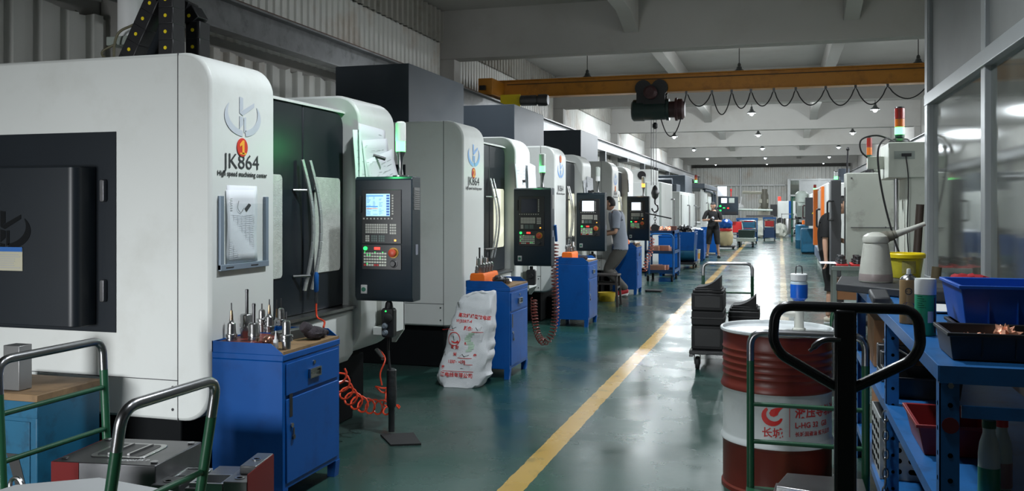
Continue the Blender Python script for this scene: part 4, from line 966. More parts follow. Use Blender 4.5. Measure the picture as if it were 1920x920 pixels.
    for pts2 in ([(-0.20, 0.485), (-0.17, 0.50), (-0.16, 0.48), (-0.13, 0.51), (-0.12, 0.485), (-0.08, 0.50)], [(0.08, 0.475), (0.10, 0.505), (0.12, 0.48), (0.15, 0.51), (0.14, 0.48)], [(-0.03, 0.255), (0.0, 0.28), (0.02, 0.26), (0.06, 0.275)], [(-0.01, 0.16), (0.03, 0.155), (0.01, 0.10)], [(-0.22, 0.27), (-0.18, 0.285), (-0.17, 0.26)]):
        for a, c_ in zip(pts2, pts2[1:]):
            for k in range(4):
                p0 = (a[0]+(c_[0]-a[0])*k/4, a[1]+(c_[1]-a[1])*k/4); p1 = (a[0]+(c_[0]-a[0])*(k+1)/4, a[1]+(c_[1]-a[1])*(k+1)/4)
                sc.add([(p0[0], 0, p0[1]), (p1[0], 0, p1[1]), (p1[0]+0.003, 0, p1[1]+0.004), (p0[0]+0.003, 0, p0[1]+0.004)], [(0, 1, 2, 3)])
    decal(sc, INK, 'handwriting')
    gm = MB()
    for k in range(8): 
        z = 0.30+k*0.02; x = 0.03+0.02*math.sin(k); gm.add([(x, 0, z), (x+0.05, 0, z+0.005), (x+0.05, 0, z+0.025), (x, 0, z+0.02)], [(0, 1, 2, 3)])
    decal(gm, mat('pale_green_smudge', (0.36, 0.48, 0.38), 0.6), 'green_smudge')
    return t
sack()
# ================================================================ RIGHT FOREGROUND
# ---- oil drum
dr = thing('oil_drum', 'red and white steel oil drum in front of the blue rack, white lid on top', 'drum', (-0.02, 5.22, 0))
DRED = mat('drum_red_brown_paint', (0.13, 0.018, 0.011), 0.38, var=0.15, vs=4, dirt=(70, 22, 14), dirt_s=5, dirt_w=0.5)
DWHT = mat('drum_white_band', (0.52, 0.55, 0.55), 0.4, var=0.05, vs=4, dirt=(130, 135, 132), dirt_s=4, dirt_w=0.4)
rr = 0.292
put('lower_shell', MB().lathe([(0.30, 0.0), (0.30, 0.02), (rr, 0.03), (rr, 0.245), (rr+0.004, 0.255), (rr+0.012, 0.268)], (0, 0, 0), 64), DRED, dr)
put('white_band', MB().lathe([(rr+0.012, 0.268), (rr+0.012, 0.278), (rr+0.002, 0.295), (rr, 0.305), (rr, 0.535), (rr+0.003, 0.545), (rr+0.010, 0.556)], (0, 0, 0), 64), DWHT, dr)
prof = [(rr+0.010, 0.556), (rr+0.012, 0.566), (rr+0.004, 0.585), (rr, 0.60)]
for k in range(5): z = 0.62+0.036*k; prof += [(rr-0.001, z), (rr+0.003, z+0.01), (rr-0.001, z+0.02)]
prof += [(rr, 0.85), (rr+0.003, 0.862)]
put('upper_shell', MB().lathe(prof, (0, 0, 0), 64), DRED, dr)
put('lid', MB().lathe([(rr+0.003, 0.86), (0.305, 0.866), (0.306, 0.878), (0.300, 0.884), (0.293, 0.880), (0.288, 0.864), (0.20, 0.862), (0.0, 0.866)], (0, 0, 0), 64), mat('drum_lid_white_wet', (0.66, 0.69, 0.70), 0.22, var=0.1, vs=6, dirt=(120, 124, 126), dirt_s=8, dirt_w=0.4), dr)
put('bung', MB().lathe([(0.03, 0.862), (0.03, 0.875), (0.024, 0.878), (0, 0.878)], (0.16, -0.14, 0), 16), DSTEEL, dr)
AC = math.atan2(-5.2, 0.0)
def wrap(mb, r, a_mid):
    for i, v in enumerate(mb.v):
        a = a_mid+v.x/r; mb.v[i] = Vector((r*math.cos(a), r*math.sin(a), v.z if len(v) < 4 else v[2]))
    return mb
def drum_text(body, sz, u, z, bold=0.0, m=REDINK):
    tb = text_mb(body, sz, 'LEFT', 0, bold)
    tb.v = [Vector((v.x+u, 0, v.y+z)) for v in tb.v]; put('red_lettering', wrap(tb, rr+0.0018, AC), m, dr)
drum_text('液压导轨油', 0.062, 0.095, 0.445, 0.0012)
drum_text('L-HG 32  GB', 0.040, 0.095, 0.388, 0.0008)
drum_text('长城润滑油 航天品质', 0.027, 0.095, 0.345, 0.0004)
drum_text('长城', 0.055, -0.075, 0.338, 0.001)
lg = MB()
def dpoly(pts): k = len(lg.v); lg.v += [Vector((p[0], 0, p[1])) for p in pts]; lg.f.append(list(range(k, k+len(pts)))); lg.sm.append(False)
cx, cz = -0.022, 0.445
for k in range(14):
    q = []
    for kk in (k, k+1):
        t = kk/14; a = R(120+230*t); w_ = 0.004+0.026*math.sin(PI*min(1, 0.12+t*0.8))
        q.append(((cx+0.055*math.cos(a), cz+0.052*math.sin(a)), (cx+(0.055-w_)*math.cos(a), cz+(0.052-w_)*math.sin(a))))
    dpoly([q[0][0], q[1][0], q[1][1], q[0][1]])
fl = [(cx+0.06, cz+0.05), (cx+0.02, cz+0.046), (cx-0.005, cz+0.035), (cx-0.015, cz+0.016), (cx-0.008, cz+0.002), (cx+0.01, cz-0.002), (cx+0.028, cz+0.008), (cx+0.034, cz+0.024), (cx+0.045, cz+0.038)]
dpoly(fl)
put('red_emblem', wrap(lg, rr+0.0018, AC), mat('bright_red_emblem', (0.60, 0.015, 0.012), 0.5), dr)
ln = MB()
for k in range(8): ln.add([(0.066, 0, 0.34+k*0.02), (0.069, 0, 0.34+k*0.02), (0.069, 0, 0.36+k*0.02), (0.066, 0, 0.36+k*0.02)], [(0, 1, 2, 3)])
put('divider_rule', wrap(ln, rr+0.0018, AC), REDINK, dr)
# ---- hand pump standing in the drum
pm = thing('drum_pump', 'hand oil pump with blue cup and white cap standing on the drum lid', 'pump', (0.10, 5.24, 0.868))
CRM = mat('cream_pipe_plastic', (0.58, 0.58, 0.52), 0.4)
put('standpipe', MB().lathe([(0.036, 0), (0.036, 0.008), (0.026, 0.012), (0.026, 0.15), (0.03, 0.155)], (0, 0, 0), 20), CRM, pm)
put('outlet_elbow', MB().tube(spline([(0, 0, 0.09), (-0.05, 0, 0.085), (-0.085, 0, 0.095), (-0.09, 0, 0.13), (-0.088, 0, 0.155)]), 0.019, 12), CRM, pm)
put('blue_cup', MB().lathe([(0.030, 0.135), (0.031, 0.165), (0.046, 0.178), (0.047, 0.25), (0.044, 0.258)], (0, 0, 0), 24), mat('bright_blue_cup', (0.004, 0.10, 0.52), 0.35), pm)
put('clear_collar', MB().lathe([(0.046, 0.25), (0.046, 0.262), (0.04, 0.27)], (0, 0, 0), 24), mat('pale_collar', (0.45, 0.55, 0.62), 0.3), pm)
put('white_cap', MB().lathe([(0.036, 0.268), (0.044, 0.275), (0.046, 0.308), (0.04, 0.312), (0, 0.31)], (0, 0, 0), 24), PLWHITE, pm)
put('wire_handle', MB().tube(fillet([(-0.018, 0, 0.30), (-0.015, 0, 0.355), (0.015, 0, 0.355), (0.018, 0, 0.30)], 0.014), 0.0035, 6), DSTEEL, pm)
# ---- platform trolley builder (deck along local +Y, hoop at y=0 end)
def trolley(loc, rotz, label, W, L_, dz=0.20, hz=0.92, lean=0.0, rails=(0.55, 0.35), tr=0.017, deck=None, hoop=True, r=0.11, dm=None, grouplab='platform trolleys'):
    t = thing('platform_trolley', label, 'trolley', loc, rotz, grouplab)
    put('deck', MB().box((-W/2, 0, dz-0.035), (W/2, L_, dz)), dm or GREENP, t, 0.006)
    put('deck_frame', MB().box((-W/2, 0, dz-0.06), (-W/2+0.035, L_, dz-0.036)).box((W/2-0.035, 0, dz-0.06), (W/2, L_, dz-0.036)), DSTEEL, t)
    for x in (-W/2+0.07, W/2-0.07):
        for y in (0.1, L_-0.1):
            c = put('caster', MB().lathe([(0.025, -0.016), (0.058, -0.018), (0.062, -0.012), (0.062, 0.012), (0.058, 0.018), (0.025, 0.016)], (x, y, 0.062), 20, (1, 0, 0)), RUBBER, t)
            put('caster_fork', MB().prism([(y-0.03, dz-0.04), (y+0.045, dz-0.04), (y+0.018, 0.05), (y-0.018, 0.05)], 'x', x-0.03, x-0.024).prism([(y-0.03, dz-0.04), (y+0.045, dz-0.04), (y+0.018, 0.05), (y-0.018, 0.05)], 'x', x+0.024, x+0.03).box((x-0.03, y-0.03, dz-0.044), (x+0.03, y+0.045, dz-0.04)), DSTEEL, c)
    dy = -lean*(hz-dz)
    P = lambda s, z: Vector((s*(W/2-0.02), 0.02+dy*((z-dz)/(hz-dz)), z))
    zg = hz-0.135
    for sg in (-1, 1): put('hoop_leg', MB().tube([P(sg, dz-0.03), P(sg, zg)], tr, 12), GREENP, t)
    put('hoop_grip', MB().tube(fillet([P(-1, zg), P(-1, hz), P(1, hz), P(1, zg)], r, 8), tr, 12), CHROME, t)
    for z in rails: put('crossbar', MB().cyl(P(-1, z), P(1, z), tr*0.6), GREENP, t)
    return t
# in front of the drum: hoop along X
t1 = trolley((0.122, 4.50, 0), PI, 'green platform trolley with steel hoop handle in front of the oil drum', 0.56, 1.0, 0.20, 0.945, 0.0, (0.60, 0.42), 0.018)
# plates lying on it
AL = mat('milled_aluminium', (0.45, 0.46, 0.47), 0.3, 1.0, var=0.2, vs=9)
o = put('mould_plate', MB().prism([(-0.02, 4.14), (0.36, 4.05), (0.36, 4.36), (0.03, 4.36)], 'z', 0.255, 0.315), AL, None, 0.004); tag(o, 'upper bright milled plate stacked on the green trolley before the drum', 'steel plate')
o = put('mould_plate', MB().prism([(-0.08, 3.72), (0.37, 3.66), (0.38, 4.38), (-0.02, 4.40)], 'z', 0.202, 0.253), AL, None, 0.004); tag(o, 'lower wide milled plate with blue marking on the green trolley', 'steel plate')
o = put('blue_marking_strip', MB().box((-0.03, 3.88, 0.254), (0.16, 4.03, 0.2575)), mat('blue_marker_paint', (0.01, 0.16, 0.45), 0.4)); tag(o, 'blue painted strip on the lower milled plate', 'strip')
# ---- pallet truck with loop handle, nearest thing
pj = thing('pallet_truck', 'black pallet truck whose loop handle rises before the drum and blue rack', 'pallet truck', (0.172, 2.64, 0))
BG = mat('gloss_black_paint', (0.012, 0.013, 0.015), 0.25)
lp = fillet([(-0.012, 0, 1.045), (-0.172, 0, 1.135), (-0.192, 0, 1.175), (-0.185, 0, 1.272), (0.185, 0, 1.272), (0.192, 0, 1.175), (0.172, 0, 1.135), (0.012, 0, 1.045)], 0.07, 8)
put('handle_loop', MB().tube(lp, 0.0145, 14), BG, pj)
put('draw_bar', MB().box((-0.029, -0.018, 0.36), (0.029, 0.018, 1.268)), BG, pj, 0.008)
put('release_lever', MB().tube(spline([(-0.012, -0.012, 1.185), (-0.06, -0.015, 1.18), (-0.095, -0.02, 1.15)]), [0.008]*10+[0.009]*4+[0.005]*3, 8), DSTEEL, pj)
put('hydraulic_pump', MB().lathe([(0.09, 0.10), (0.09, 0.22), (0.055, 0.24), (0.055, 0.36), (0.03, 0.38)], (0, 0.02, 0), 20).box((-0.06, -0.05, 0.30), (0.06, 0.06, 0.38)), BG, pj, 0.004)
for s in (-1, 1): put('steering_wheel', MB().lathe([(0.03, -0.024), (0.085, -0.026), (0.09, -0.018), (0.09, 0.018), (0.085, 0.026), (0.03, 0.024)], (s*0.06, 0.02, 0.09), 22, (1, 0, 0)), RUBBER, pj)
put('fork_frame', MB().prism([(-0.27, 0.10), (0.27, 0.10), (0.27, 0.20), (0.1, 0.36), (-0.1, 0.36), (-0.27, 0.20)], 'y', -0.17, -0.12), BG, pj, 0.006)
for s in (-1, 1): put('fork', MB().prism([(-0.15, 0.04), (-1.15, 0.04), (-1.22, 0.06), (-1.15, 0.085), (-0.15, 0.10)], 'x', s*0.19-0.075, s*0.19+0.075), BG, pj, 0.006)
for s in (-1, 1): put('fork_roller', MB().cyl((s*0.19-0.04, -1.0, 0.038), (s*0.19+0.04, -1.0, 0.038), 0.037), RUBBER, pj)
# ---- blue angle-steel rack along X .45 - 1.10, Y 2.93 - 5.97
RX0, RX1, RT = 0.455, 1.10, 1.075
rk = thing('workshop_rack', 'long blue angle-steel rack loaded with bins and cans beside the partition', 'rack', (RX0, 2.93, 0))
W_, L_ = RX1-RX0, 3.04
def leg(x, y, sx, sy):
    o = put('post', MB().box((x, y, 0), (x+sx*0.055, y+sy*0.004, RT)).box((x, y, 0), (x+sx*0.004, y+sy*0.055, RT)), BLUE2, rk)
    hb = MB()
    for k in range(14):
        z = 0.06+k*0.075; hb.cyl((x+sx*0.03, y-sy*0.001, z), (x+sx*0.03, y+sy*0.001 if False else y-sy*0.0008+sy*0.001, z), 0.0075, n=10)
        hb.cyl((x-sx*0.0006, y+sy*0.03, z), (x+sx*0.0002, y+sy*0.03, z), 0.0075, n=10)
    put('post_holes', hb, HOLE, o)
for y, sy in ((0, 1), (1.42, 1), (3.04, -1)):
    leg(0, y, 1, sy); leg(W_, y, -1, sy)
put('top_shelf', MB().box((0.004, 0.004, RT-0.012), (W_-0.004, L_-0.004, RT)), BLUE2, rk)
put('top_edge_beam', MB().box((-0.004, -0.002, RT-0.045), (0.006, L_, RT+0.003)).box((0.0, -0.004, RT-0.05), (W_, 0.003, RT+0.003)).box((0, L_-0.004, RT-0.045), (W_, L_+0.003, RT+0.003)), BLUE2, rk, 0.001)
put('middle_shelf', MB().box((0.006, 0.006, 0.648), (W_-0.004, L_-0.006, 0.660)).box((-0.002, 0.06, 0.622), (0.006, L_-0.06, 0.664)), BLUE2, rk)
put('bottom_shelf', MB().box((0.006, 0.006, 0.198), (W_-0.004, L_-0.006, 0.210)).box((-0.002, 0.06, 0.172), (0.006, L_-0.06, 0.214)), BLUE2, rk)
put('end_crossbar', MB().box((0.06, -0.004, 0.925), (W_-0.05, 0.008, 0.962)), BLUE2, rk)
put('post_bolt', MB().cyl((0.03, -0.004, 1.02), (0.03, -0.012, 1.02), 0.009, n=6), CHROME, rk)
put('red_tag', MB().cyl((0.03, -0.001, 0.90), (0.03, -0.004, 0.90), 0.024), mat('dark_red_sticker', (0.10, 0.005, 0.01), 0.5), rk)
GT = 'things on the blue rack'
# spray cans
p = at(1735, 628, z=RT)
sc = thing('spray_can', 'green spray can with white cap at the rack edge, in front', 'spray can', (p.x, p.y, RT+0.002))
put('can_body', MB().lathe([(0.036, 0), (0.037, 0.004), (0.037, 0.148), (0.034, 0.154)], (0, 0, 0), 32), mat('can_green_paint', (0.015, 0.24, 0.13), 0.4, var=0.2, vs=20), sc)
put('white_cap', MB().lathe([(0.0375, 0.150), (0.0375, 0.200), (0.035, 0.208), (0, 0.210)], (0, 0, 0), 32), PLWHITE, sc)
def can_wrap(mb, r, a0, o, m, nm):
    for i, v in enumerate(mb.v): a = a0+v.x/r; mb.v[i] = Vector((r*math.cos(a), r*math.sin(a), v.z))
    put(nm, mb, m, o)
ac = math.atan2(-p.y, -p.x)
def strip(u0, u1, z0, z1, n=6):
    mb = MB()
    for k in range(n): a = u0+(u1-u0)*k/n; b_ = u0+(u1-u0)*(k+1)/n; mb.add([(a, 0, z0), (b_, 0, z0), (b_, 0, z1), (a, 0, z1)], [(0, 1, 2, 3)])
    return mb
can_wrap(strip(0.008, 0.030, 0.048, 0.090), 0.0374, ac, sc, mat('pale_info_label', (0.45, 0.47, 0.55), 0.6), 'info_label')
mbl = MB()
for k in range(6): s_ = strip(-0.03, -0.03+0.02+0.006*(k % 3), 0.142-k*0.008, 0.1445-k*0.008, 3); mbl.add(s_.v, s_.f)
for k in range(3): s_ = strip(-0.03, -0.01, 0.035-k*0.007, 0.038-k*0.007, 3); mbl.add(s_.v, s_.f)
can_wrap(mbl, 0.0373, ac, sc, mat('dark_green_print', (0.004, 0.09, 0.05), 0.5), 'printed_lines')
can_wrap(strip(0.034, 0.042, 0.01, 0.14), 0.0374, ac, sc, mat('red_stripe', (0.25, 0.02, 0.02), 0.5), 'red_stripe')
p = at(1699, 606, z=RT)
sb = thing('spray_can', 'brown spray can with bare silver nozzle behind the green can', 'spray can', (p.x+0.01, p.y, RT+0.002))
put('can_body', MB().lathe([(0.035, 0), (0.036, 0.004), (0.036, 0.172), (0.033, 0.178)], (0, 0, 0), 32), mat('can_brown_paint', (0.24, 0.15, 0.07), 0.35), sb)
put('shoulder', MB().lathe([(0.033, 0.178), (0.028, 0.188), (0.014, 0.196), (0.014, 0.200)], (0, 0, 0), 28), CHROME, sb)
put('nozzle', MB().lathe([(0.009, 0.200), (0.008, 0.218), (0.006, 0.222), (0, 0.222)], (0, 0, 0), 14), PLWHITE, sb)
el = MB(); k = 0; pts_ = [(0.024*math.cos(a), 0.013*math.sin(a)) for a in [2*PI*i/24 for i in range(24)]]
el.add([(u, 0, 0.075+v) for u, v in pts_], [tuple(range(24))]); can_wrap(el, 0.0364, ac, sb, mat('navy_oval', (0.01, 0.015, 0.16), 0.5), 'oval_badge')
rg = MB()
for i in range(20):
    a, b_ = 2*PI*i/20, 2*PI*(i+1)/20; rg.add([(0.014*math.cos(a), 0, 0.132+0.014*math.sin(a)), (0.014*math.cos(b_), 0, 0.132+0.014*math.sin(b_)), (0.0105*math.cos(b_), 0, 0.132+0.0105*math.sin(b_)), (0.0105*math.cos(a), 0, 0.132+0.0105*math.sin(a))], [(0, 1, 2, 3)])
rg.add([(-0.008, 0, 0.129), (0.008, 0, 0.129), (0.008, 0, 0.135), (-0.008, 0, 0.135)], [(0, 1, 2, 3)])
can_wrap(rg, 0.0364, ac, sb, INK, 'ring_emblem')
# white sheet
o = put('white_plate', MB().lathe([(0.13, 0), (0.17, 0.008), (0.172, 0.012), (0.13, 0.006), (0, 0.004)], (0.68, 4.52, RT+0.001), 32), PLWHITE); tag(o, 'white oval dish lying flat behind the two spray cans', 'dish')
# dark slabs
SL = mat('dark_grey_slab', (0.022, 0.023, 0.027), 0.55, var=0.2)
o = put('dark_slab', MB().prism([(0.30, 5.35), (0.62, 5.05), (1.05, 5.10), (1.05, 5.93), (0.36, 5.93)], 'z', RT+0.004, RT+0.045), SL, None, 0.006); tag(o, 'thin dark slab under the oil jug and yellow bucket, overhanging the rack', 'slab')
o = put('dark_block', MB().prism([(0.56, 4.72), (0.95, 4.70), (0.98, 5.0), (0.93, 5.04), (0.60, 5.02)], 'z', RT+0.004, RT+0.085), SL, None, 0.02); tag(o, 'low dark grey block behind the brown spray can', 'block')
o = put('dark_block', MB().prism([(0.42, 4.55), (0.50, 4.55), (0.53, 5.0), (0.44, 5.0)], 'z', RT+0.004, RT+0.05), SL, None, 0.01); tag(o, 'narrow dark block at the rack edge in front of the slab', 'block')
# oil jug
jz = RT+0.046
p = at(1642, 528, z=jz)
j = thing('oil_jug', 'smoky white plastic oil jug with long upturned spout on the dark slab', 'jug', (p.x, p.y, jz))
JUG = mat('smoky_polythene', (0.50, 0.50, 0.45), 0.35, var=0.2, vs=7, dirt=(120, 116, 104), dirt_s=9, dirt_w=0.5)
put('jug_body', MB().lathe([(0.088, 0), (0.092, 0.006), (0.090, 0.05), (0.080, 0.13), (0.069, 0.21), (0.066, 0.222), (0.060, 0.226)], (0, 0, 0), 32), JUG, j)
put('jug_collar', MB().lathe([(0.062, 0.222), (0.070, 0.226), (0.073, 0.245), (0.068, 0.262), (0.045, 0.278), (0.02, 0.285), (0, 0.286)], (0, 0, 0), 32), JUG, j)
put('spout_base', MB().tube(spline([(0.02, 0, 0.25), (0.07, 0, 0.262), (0.11, 0, 0.275)]), [0.034]*8+[0.03]*5+[0.024]*4, 14), mat('dark_oily_plastic', (0.16, 0.15, 0.12), 0.3), j)
put('spout', MB().tube([(0.10, 0, 0.272), (0.18, 0, 0.302), (0.26, 0, 0.335)], [0.022, 0.015, 0.012], 14), JUG, j)
put('oil_inside', MB().lathe([(0.0905, 0.004), (0.0925, 0.01), (0.0908, 0.048)], (0, 0, 0), 32), mat('pinkish_oil_tint', (0.36, 0.30, 0.29), 0.3), j)
# yellow bucket
p = at(1700, 521, z=jz)
yb = thing('plastic_bucket', 'small yellow plastic bucket with yellow rim on the dark slab', 'bucket', (p.x, p.y+0.05, jz))
put('bucket_wall', MB().lathe([(0.082, 0), (0.084, 0.004), (0.102, 0.125), (0.098, 0.125), (0.080, 0.006), (0, 0.006)], (0, 0, 0), 32), mat('translucent_yellow_plastic', (0.62, 0.54, 0.04), 0.35, var=0.3, vs=14), yb)
put('bucket_rim', MB().lathe([(0.104, 0.118), (0.112, 0.122), (0.114, 0.142), (0.108, 0.150), (0.100, 0.148), (0.100, 0.12)], (0, 0, 0), 32), YELLOW, yb)
can_wrap(strip(-0.02, 0.06, 0.03, 0.105), 0.1005, math.atan2(-p.y, -p.x), yb, mat('worn_yellow_grey_label', (0.30, 0.27, 0.08), 0.6, var=0.5, vs=30), 'worn_label')
# tubes leaning by the partition
DT = mat('dark_brown_tube', (0.045, 0.03, 0.022), 0.5)
a = at(1727, 387, Y=7.35); o = put('long_tube', MB().lathe([(0.029, 0), (0.029, 1.57), (0.022, 1.57), (0.022, 1.5)], (a.x-0.10, a.y, 0.003), 16, (0.06, 0, 1)), DT); tag(o, 'long dark brown tube standing upright by the partition post', 'tube')
a = at(1757, 500, Y=7.3); o = put('short_tube', MB().lathe([(0.035, 0), (0.035, a.z), (0.026, a.z), (0.026, a.z-0.1)], (a.x-0.1, a.y, 0.004), 16, (0.09, 0, 1)), mat('olive_brown_tube', (0.10, 0.075, 0.04), 0.5)); tag(o, 'shorter olive brown tube standing by the partition', 'tube')
rd = thing('red_cloth', 'crumpled red cloth on the rack beside the blue bin', 'cloth', (0.99, 5.45, RT+0.045))
put('cloth_bundle', blob(blob(MB(), (0, 0, 0.025), 0.11, 0.09, 0.035, 4, amp=0.5, fr=4), (0.07, -0.07, 0.02), 0.07, 0.06, 0.025, 7, amp=0.5, fr=4), mat('red_cotton', (0.32, 0.012, 0.02), 0.85), rd)
# bins
def bin_(name, label, x0, y0, z0, x1, y1, z1, m, cat='bin', ribs=True, flare=0.012):
    t = thing(name, label, cat, (x0, y0, z0)); w, l, h_ = x1-x0, y1-y0, z1-z0
    put('bin_body', MB().tray(0, 0, 0, w, l, h_, 0.007, flare, 0.008), m, t, 0.003)
    put('rim', MB().tray(-0.006, -0.006, h_-0.014, w+0.006, l+0.006, h_, 0.013, 0.0, 0.0).box((0, 0, 0), (0, 0, 0)) if False else MB().box((-0.006, -0.006, h_-0.012), (w+0.006, 0.004, h_)).box((-0.006, l-0.004, h_-0.012), (w+0.006, l+0.006, h_)).box((-0.006, 0, h_-0.012), (0.004, l, h_)).box((w-0.004, 0, h_-0.012), (w+0.006, l, h_)), m, t, 0.002)
    if ribs:
        rb = MB()
        for k in range(1, 6): x = w*k/6; rb.box((x-0.002, flare*0.5-0.004, 0.012), (x+0.002, flare+0.002, h_-0.012))
        put('ribs', rb, m, t)
    return t
bin_('parts_bin', 'shallow black bin with copper offcuts at the rack near end', 0.50, 3.04, RT+0.002, 1.06, 3.30, RT+0.088, BLACKP)
bin_('parts_bin', 'black bin underneath the bright blue bin', 0.60, 3.38, RT+0.002, 1.08, 3.72, RT+0.062, BLACKP)
bin_('parts_bin', 'bright blue plastic bin stacked on a black bin', 0.59, 3.37, RT+0.064, 1.12, 3.76, RT+0.208, mat('bright_blue_bin_plastic', (0.006, 0.085, 0.46), 0.4), flare=0.02)
GC = 'copper offcuts in the near black bin'
for i, (x, y, s_) in enumerate([(0.58, 3.2, 1.2), (0.63, 3.24, 1.1), (0.69, 3.2, 1.5), (0.73, 3.17, 1.1)]):
    o = put('copper_offcut', blob(MB(), (0, 0, 0.022*s_), 0.028*s_, 0.024*s_, 0.022*s_+(0.012 if i == 2 else 0), 20+i, amp=0.6, fr=5), COPPER, None, loc=(x, y, RT+0.012)); tag(o, ['leftmost', 'second', 'third and tallest', 'rightmost'][i]+' copper offcut in the near black bin', 'metal offcut', GC)
bin_('parts_bin', 'dark red plastic tray on the middle shelf of the blue rack', 0.47, 3.48, 0.662, 0.75, 3.85, 0.775, mat('deep_red_bin_plastic', (0.20, 0.010, 0.012), 0.4), ribs=False, flare=0.025)
bin_('parts_bin', 'black bin on the middle shelf near the vice', 0.49, 4.50, 0.662, 0.80, 4.85, 0.76, BLACKP, ribs=False)
# jugs on the lower shelf
def jug(label, x, y, z, m, liquid, cap, h_=0.27):
    t = thing('plastic_jug', label, 'jug', (x, y, z))
    put('jug_body', MB().lathe([(0.028, 0), (0.031, 0.01), (0.031, h_*0.6), (0.027, h_*0.76), (0.018, h_*0.9), (0.018, h_)], (0, 0, 0), 24), m, t)
    put('liquid_level', MB().lathe([(0.0313, 0.006), (0.0318, 0.012), (0.0318, h_*0.42)], (0, 0, 0), 24), liquid, t)
    put('cap', MB().lathe([(0.020, h_-0.005), (0.020, h_+0.018), (0, h_+0.018)], (0, 0, 0), 20), cap, t)
jug('clear jug half full of green liquid on the middle shelf behind the near post', 0.615, 3.06, 0.662, mat('milky_polythene', (0.36, 0.40, 0.37), 0.4), mat('green_liquid', (0.02, 0.16, 0.08), 0.3), mat('dark_green_cap', (0.01, 0.07, 0.03), 0.5), 0.215)
jug('milky jug with red cap on the middle shelf beside the green one', 0.67, 3.16, 0.662, _m['milky_polythene'], mat('pink_liquid', (0.25, 0.14, 0.13), 0.3), RED, 0.2)
# vice, crate and cardboard on rack
v_ = thing('machine_vice', 'dark steel machine vice with light bar on the middle shelf', 'vice', (0.56, 5.0, 0.662))
put('vice_base', MB().box((-0.07, -0.1, 0), (0.07, 0.12, 0.05)), DSTEEL, v_, 0.006); put('fixed_jaw', MB().box((-0.07, 0.05, 0.05), (0.07, 0.12, 0.17)), DSTEEL, v_, 0.006)
put('moving_jaw', MB().box((-0.065, -0.06, 0.05), (0.065, 0.0, 0.15)), DSTEEL, v_, 0.006); put('screw', MB().cyl((0, -0.16, 0.08), (0, 0.05, 0.08), 0.014), STEEL, v_); put('tommy_bar', MB().cyl((-0.06, -0.12, 0.22), (0.09, -0.19, 0.13), 0.009), CHROME, v_)
cr_ = thing('perforated_crate', 'pale grey slotted metal crate standing on the bottom shelf', 'crate', (0.47, 4.75, 0.212))
put('crate_body', MB().tray(0, 0, 0, 0.5, 0.4, 0.3, 0.006), mat('pale_grey_crate', (0.36, 0.38, 0.38), 0.5), cr_)
sl = MB()
for r_ in range(5):
    for c_ in range(5): sl.prism(rrect(0.04+c_*0.09, 0.03+r_*0.052, 0.10+c_*0.09, 0.055+r_*0.052, 0.012), 'y', -0.0015, 0.002)
    for c_ in range(4): sl.prism(rrect(0.04+c_*0.09, 0.03+r_*0.052, 0.10+c_*0.09, 0.055+r_*0.052, 0.012), 'x', -0.0015, 0.002)
put('slots', sl, HOLE, cr_)
CARD = mat('brown_cardboard', (0.34, 0.17, 0.075), 0.8, var=0.1)
cb_ = thing('cardboard_box', 'brown cardboard box on the middle shelf at the far end of the rack', 'box', (0.50, 5.35, 0.662))
put('box_body', MB().box((0, 0, 0), (0.42, 0.4, 0.26)), CARD, cb_, 0.003); put('packing_tape', MB().box((0.19, -0.001, 0.04), (0.25, 0.401, 0.2615)), mat('tan_tape', (0.28, 0.18, 0.09), 0.3), cb_)
ch = MB()
for k in range(9):
    c = Vector((0.447, 4.29, 0.62-k*0.042)); a = PI/2*(k % 2)
    ch.tube([c+Vector((0.012*math.cos(t)*math.cos(a), 0.012*math.cos(t)*math.sin(a), 0.026*math.sin(t))) for t in [2*PI*i/10 for i in range(10)]], 0.0045, 6, True)
o = put('hanging_chain', ch, STEEL); tag(o, 'steel chain hanging down the second post of the blue rack', 'chain')
# ---- trolley with black boxes in the aisle
t2 = trolley((-0.55, 10.05, 0), PI, 'trolley carrying two stacks of black mould boxes in the aisle', 0.56, 1.42, 0.19, 0.935, 0.0, (0.62, 0.40), 0.018, dm=BLACKP)
CH = mat('charcoal_box', (0.012, 0.012, 0.013), 0.6, var=0.2, spec=0.25); CHL = mat('lighter_charcoal_panel', (0.030, 0.030, 0.031), 0.6, var=0.15, spec=0.3)
def mould_stack(loc, label, W, D_, hs, grp='mould boxes on the aisle trolley'):
    z = loc[2]; names = ['bottom', 'middle', 'upper', 'top']
    for i, h_ in enumerate(hs):
        t = thing('mould_box', '%s mould box of %s' % (names[i], label), 'box', (loc[0], loc[1], z), 0, grp)
        put('box_shell', MB().box((0, 0, 0), (W, D_, h_-0.004)), CH, t, 0.012)
        put('lid_band', MB().box((-0.006, -0.006, h_*0.44), (W+0.006, D_+0.006, h_*0.56)) if i == 1 else MB().box((0.03, -0.004, 0.03), (W-0.03, D_+0.004, h_-0.03)), CHL, t, 0.004)
        z += h_
    t = thing('curved_electrode', 'black stepped block with curved fin atop %s' % label, 'electrode', (loc[0], loc[1], z), 0, grp)
    put('stepped_base', MB().box((0.01, 0.02, 0), (W-0.0, D_-0.02, 0.022)).box((0.03, 0.04, 0.022), (W-0.02, D_-0.04, 0.04)), CH, t, 0.004)
    cv = [(0.045, 0.04), (W-0.035, 0.04), (W-0.035, 0.15)]+[(W-0.035-(W-0.08)*k/8, 0.05+0.10*(1-k/8)**2.2) for k in range(1, 9)]
    put('curved_fin', MB().prism(cv, 'y', 0.06, D_-0.06), CH, t)
mould_stack((-0.815, 8.70, 0.192), 'the left stack on the aisle trolley', 0.30, 0.42, [0.23, 0.14, 0.17])
mould_stack((-0.50, 9.22, 0.192), 'the right stack on the aisle trolley', 0.30, 0.42, [0.20, 0.12])
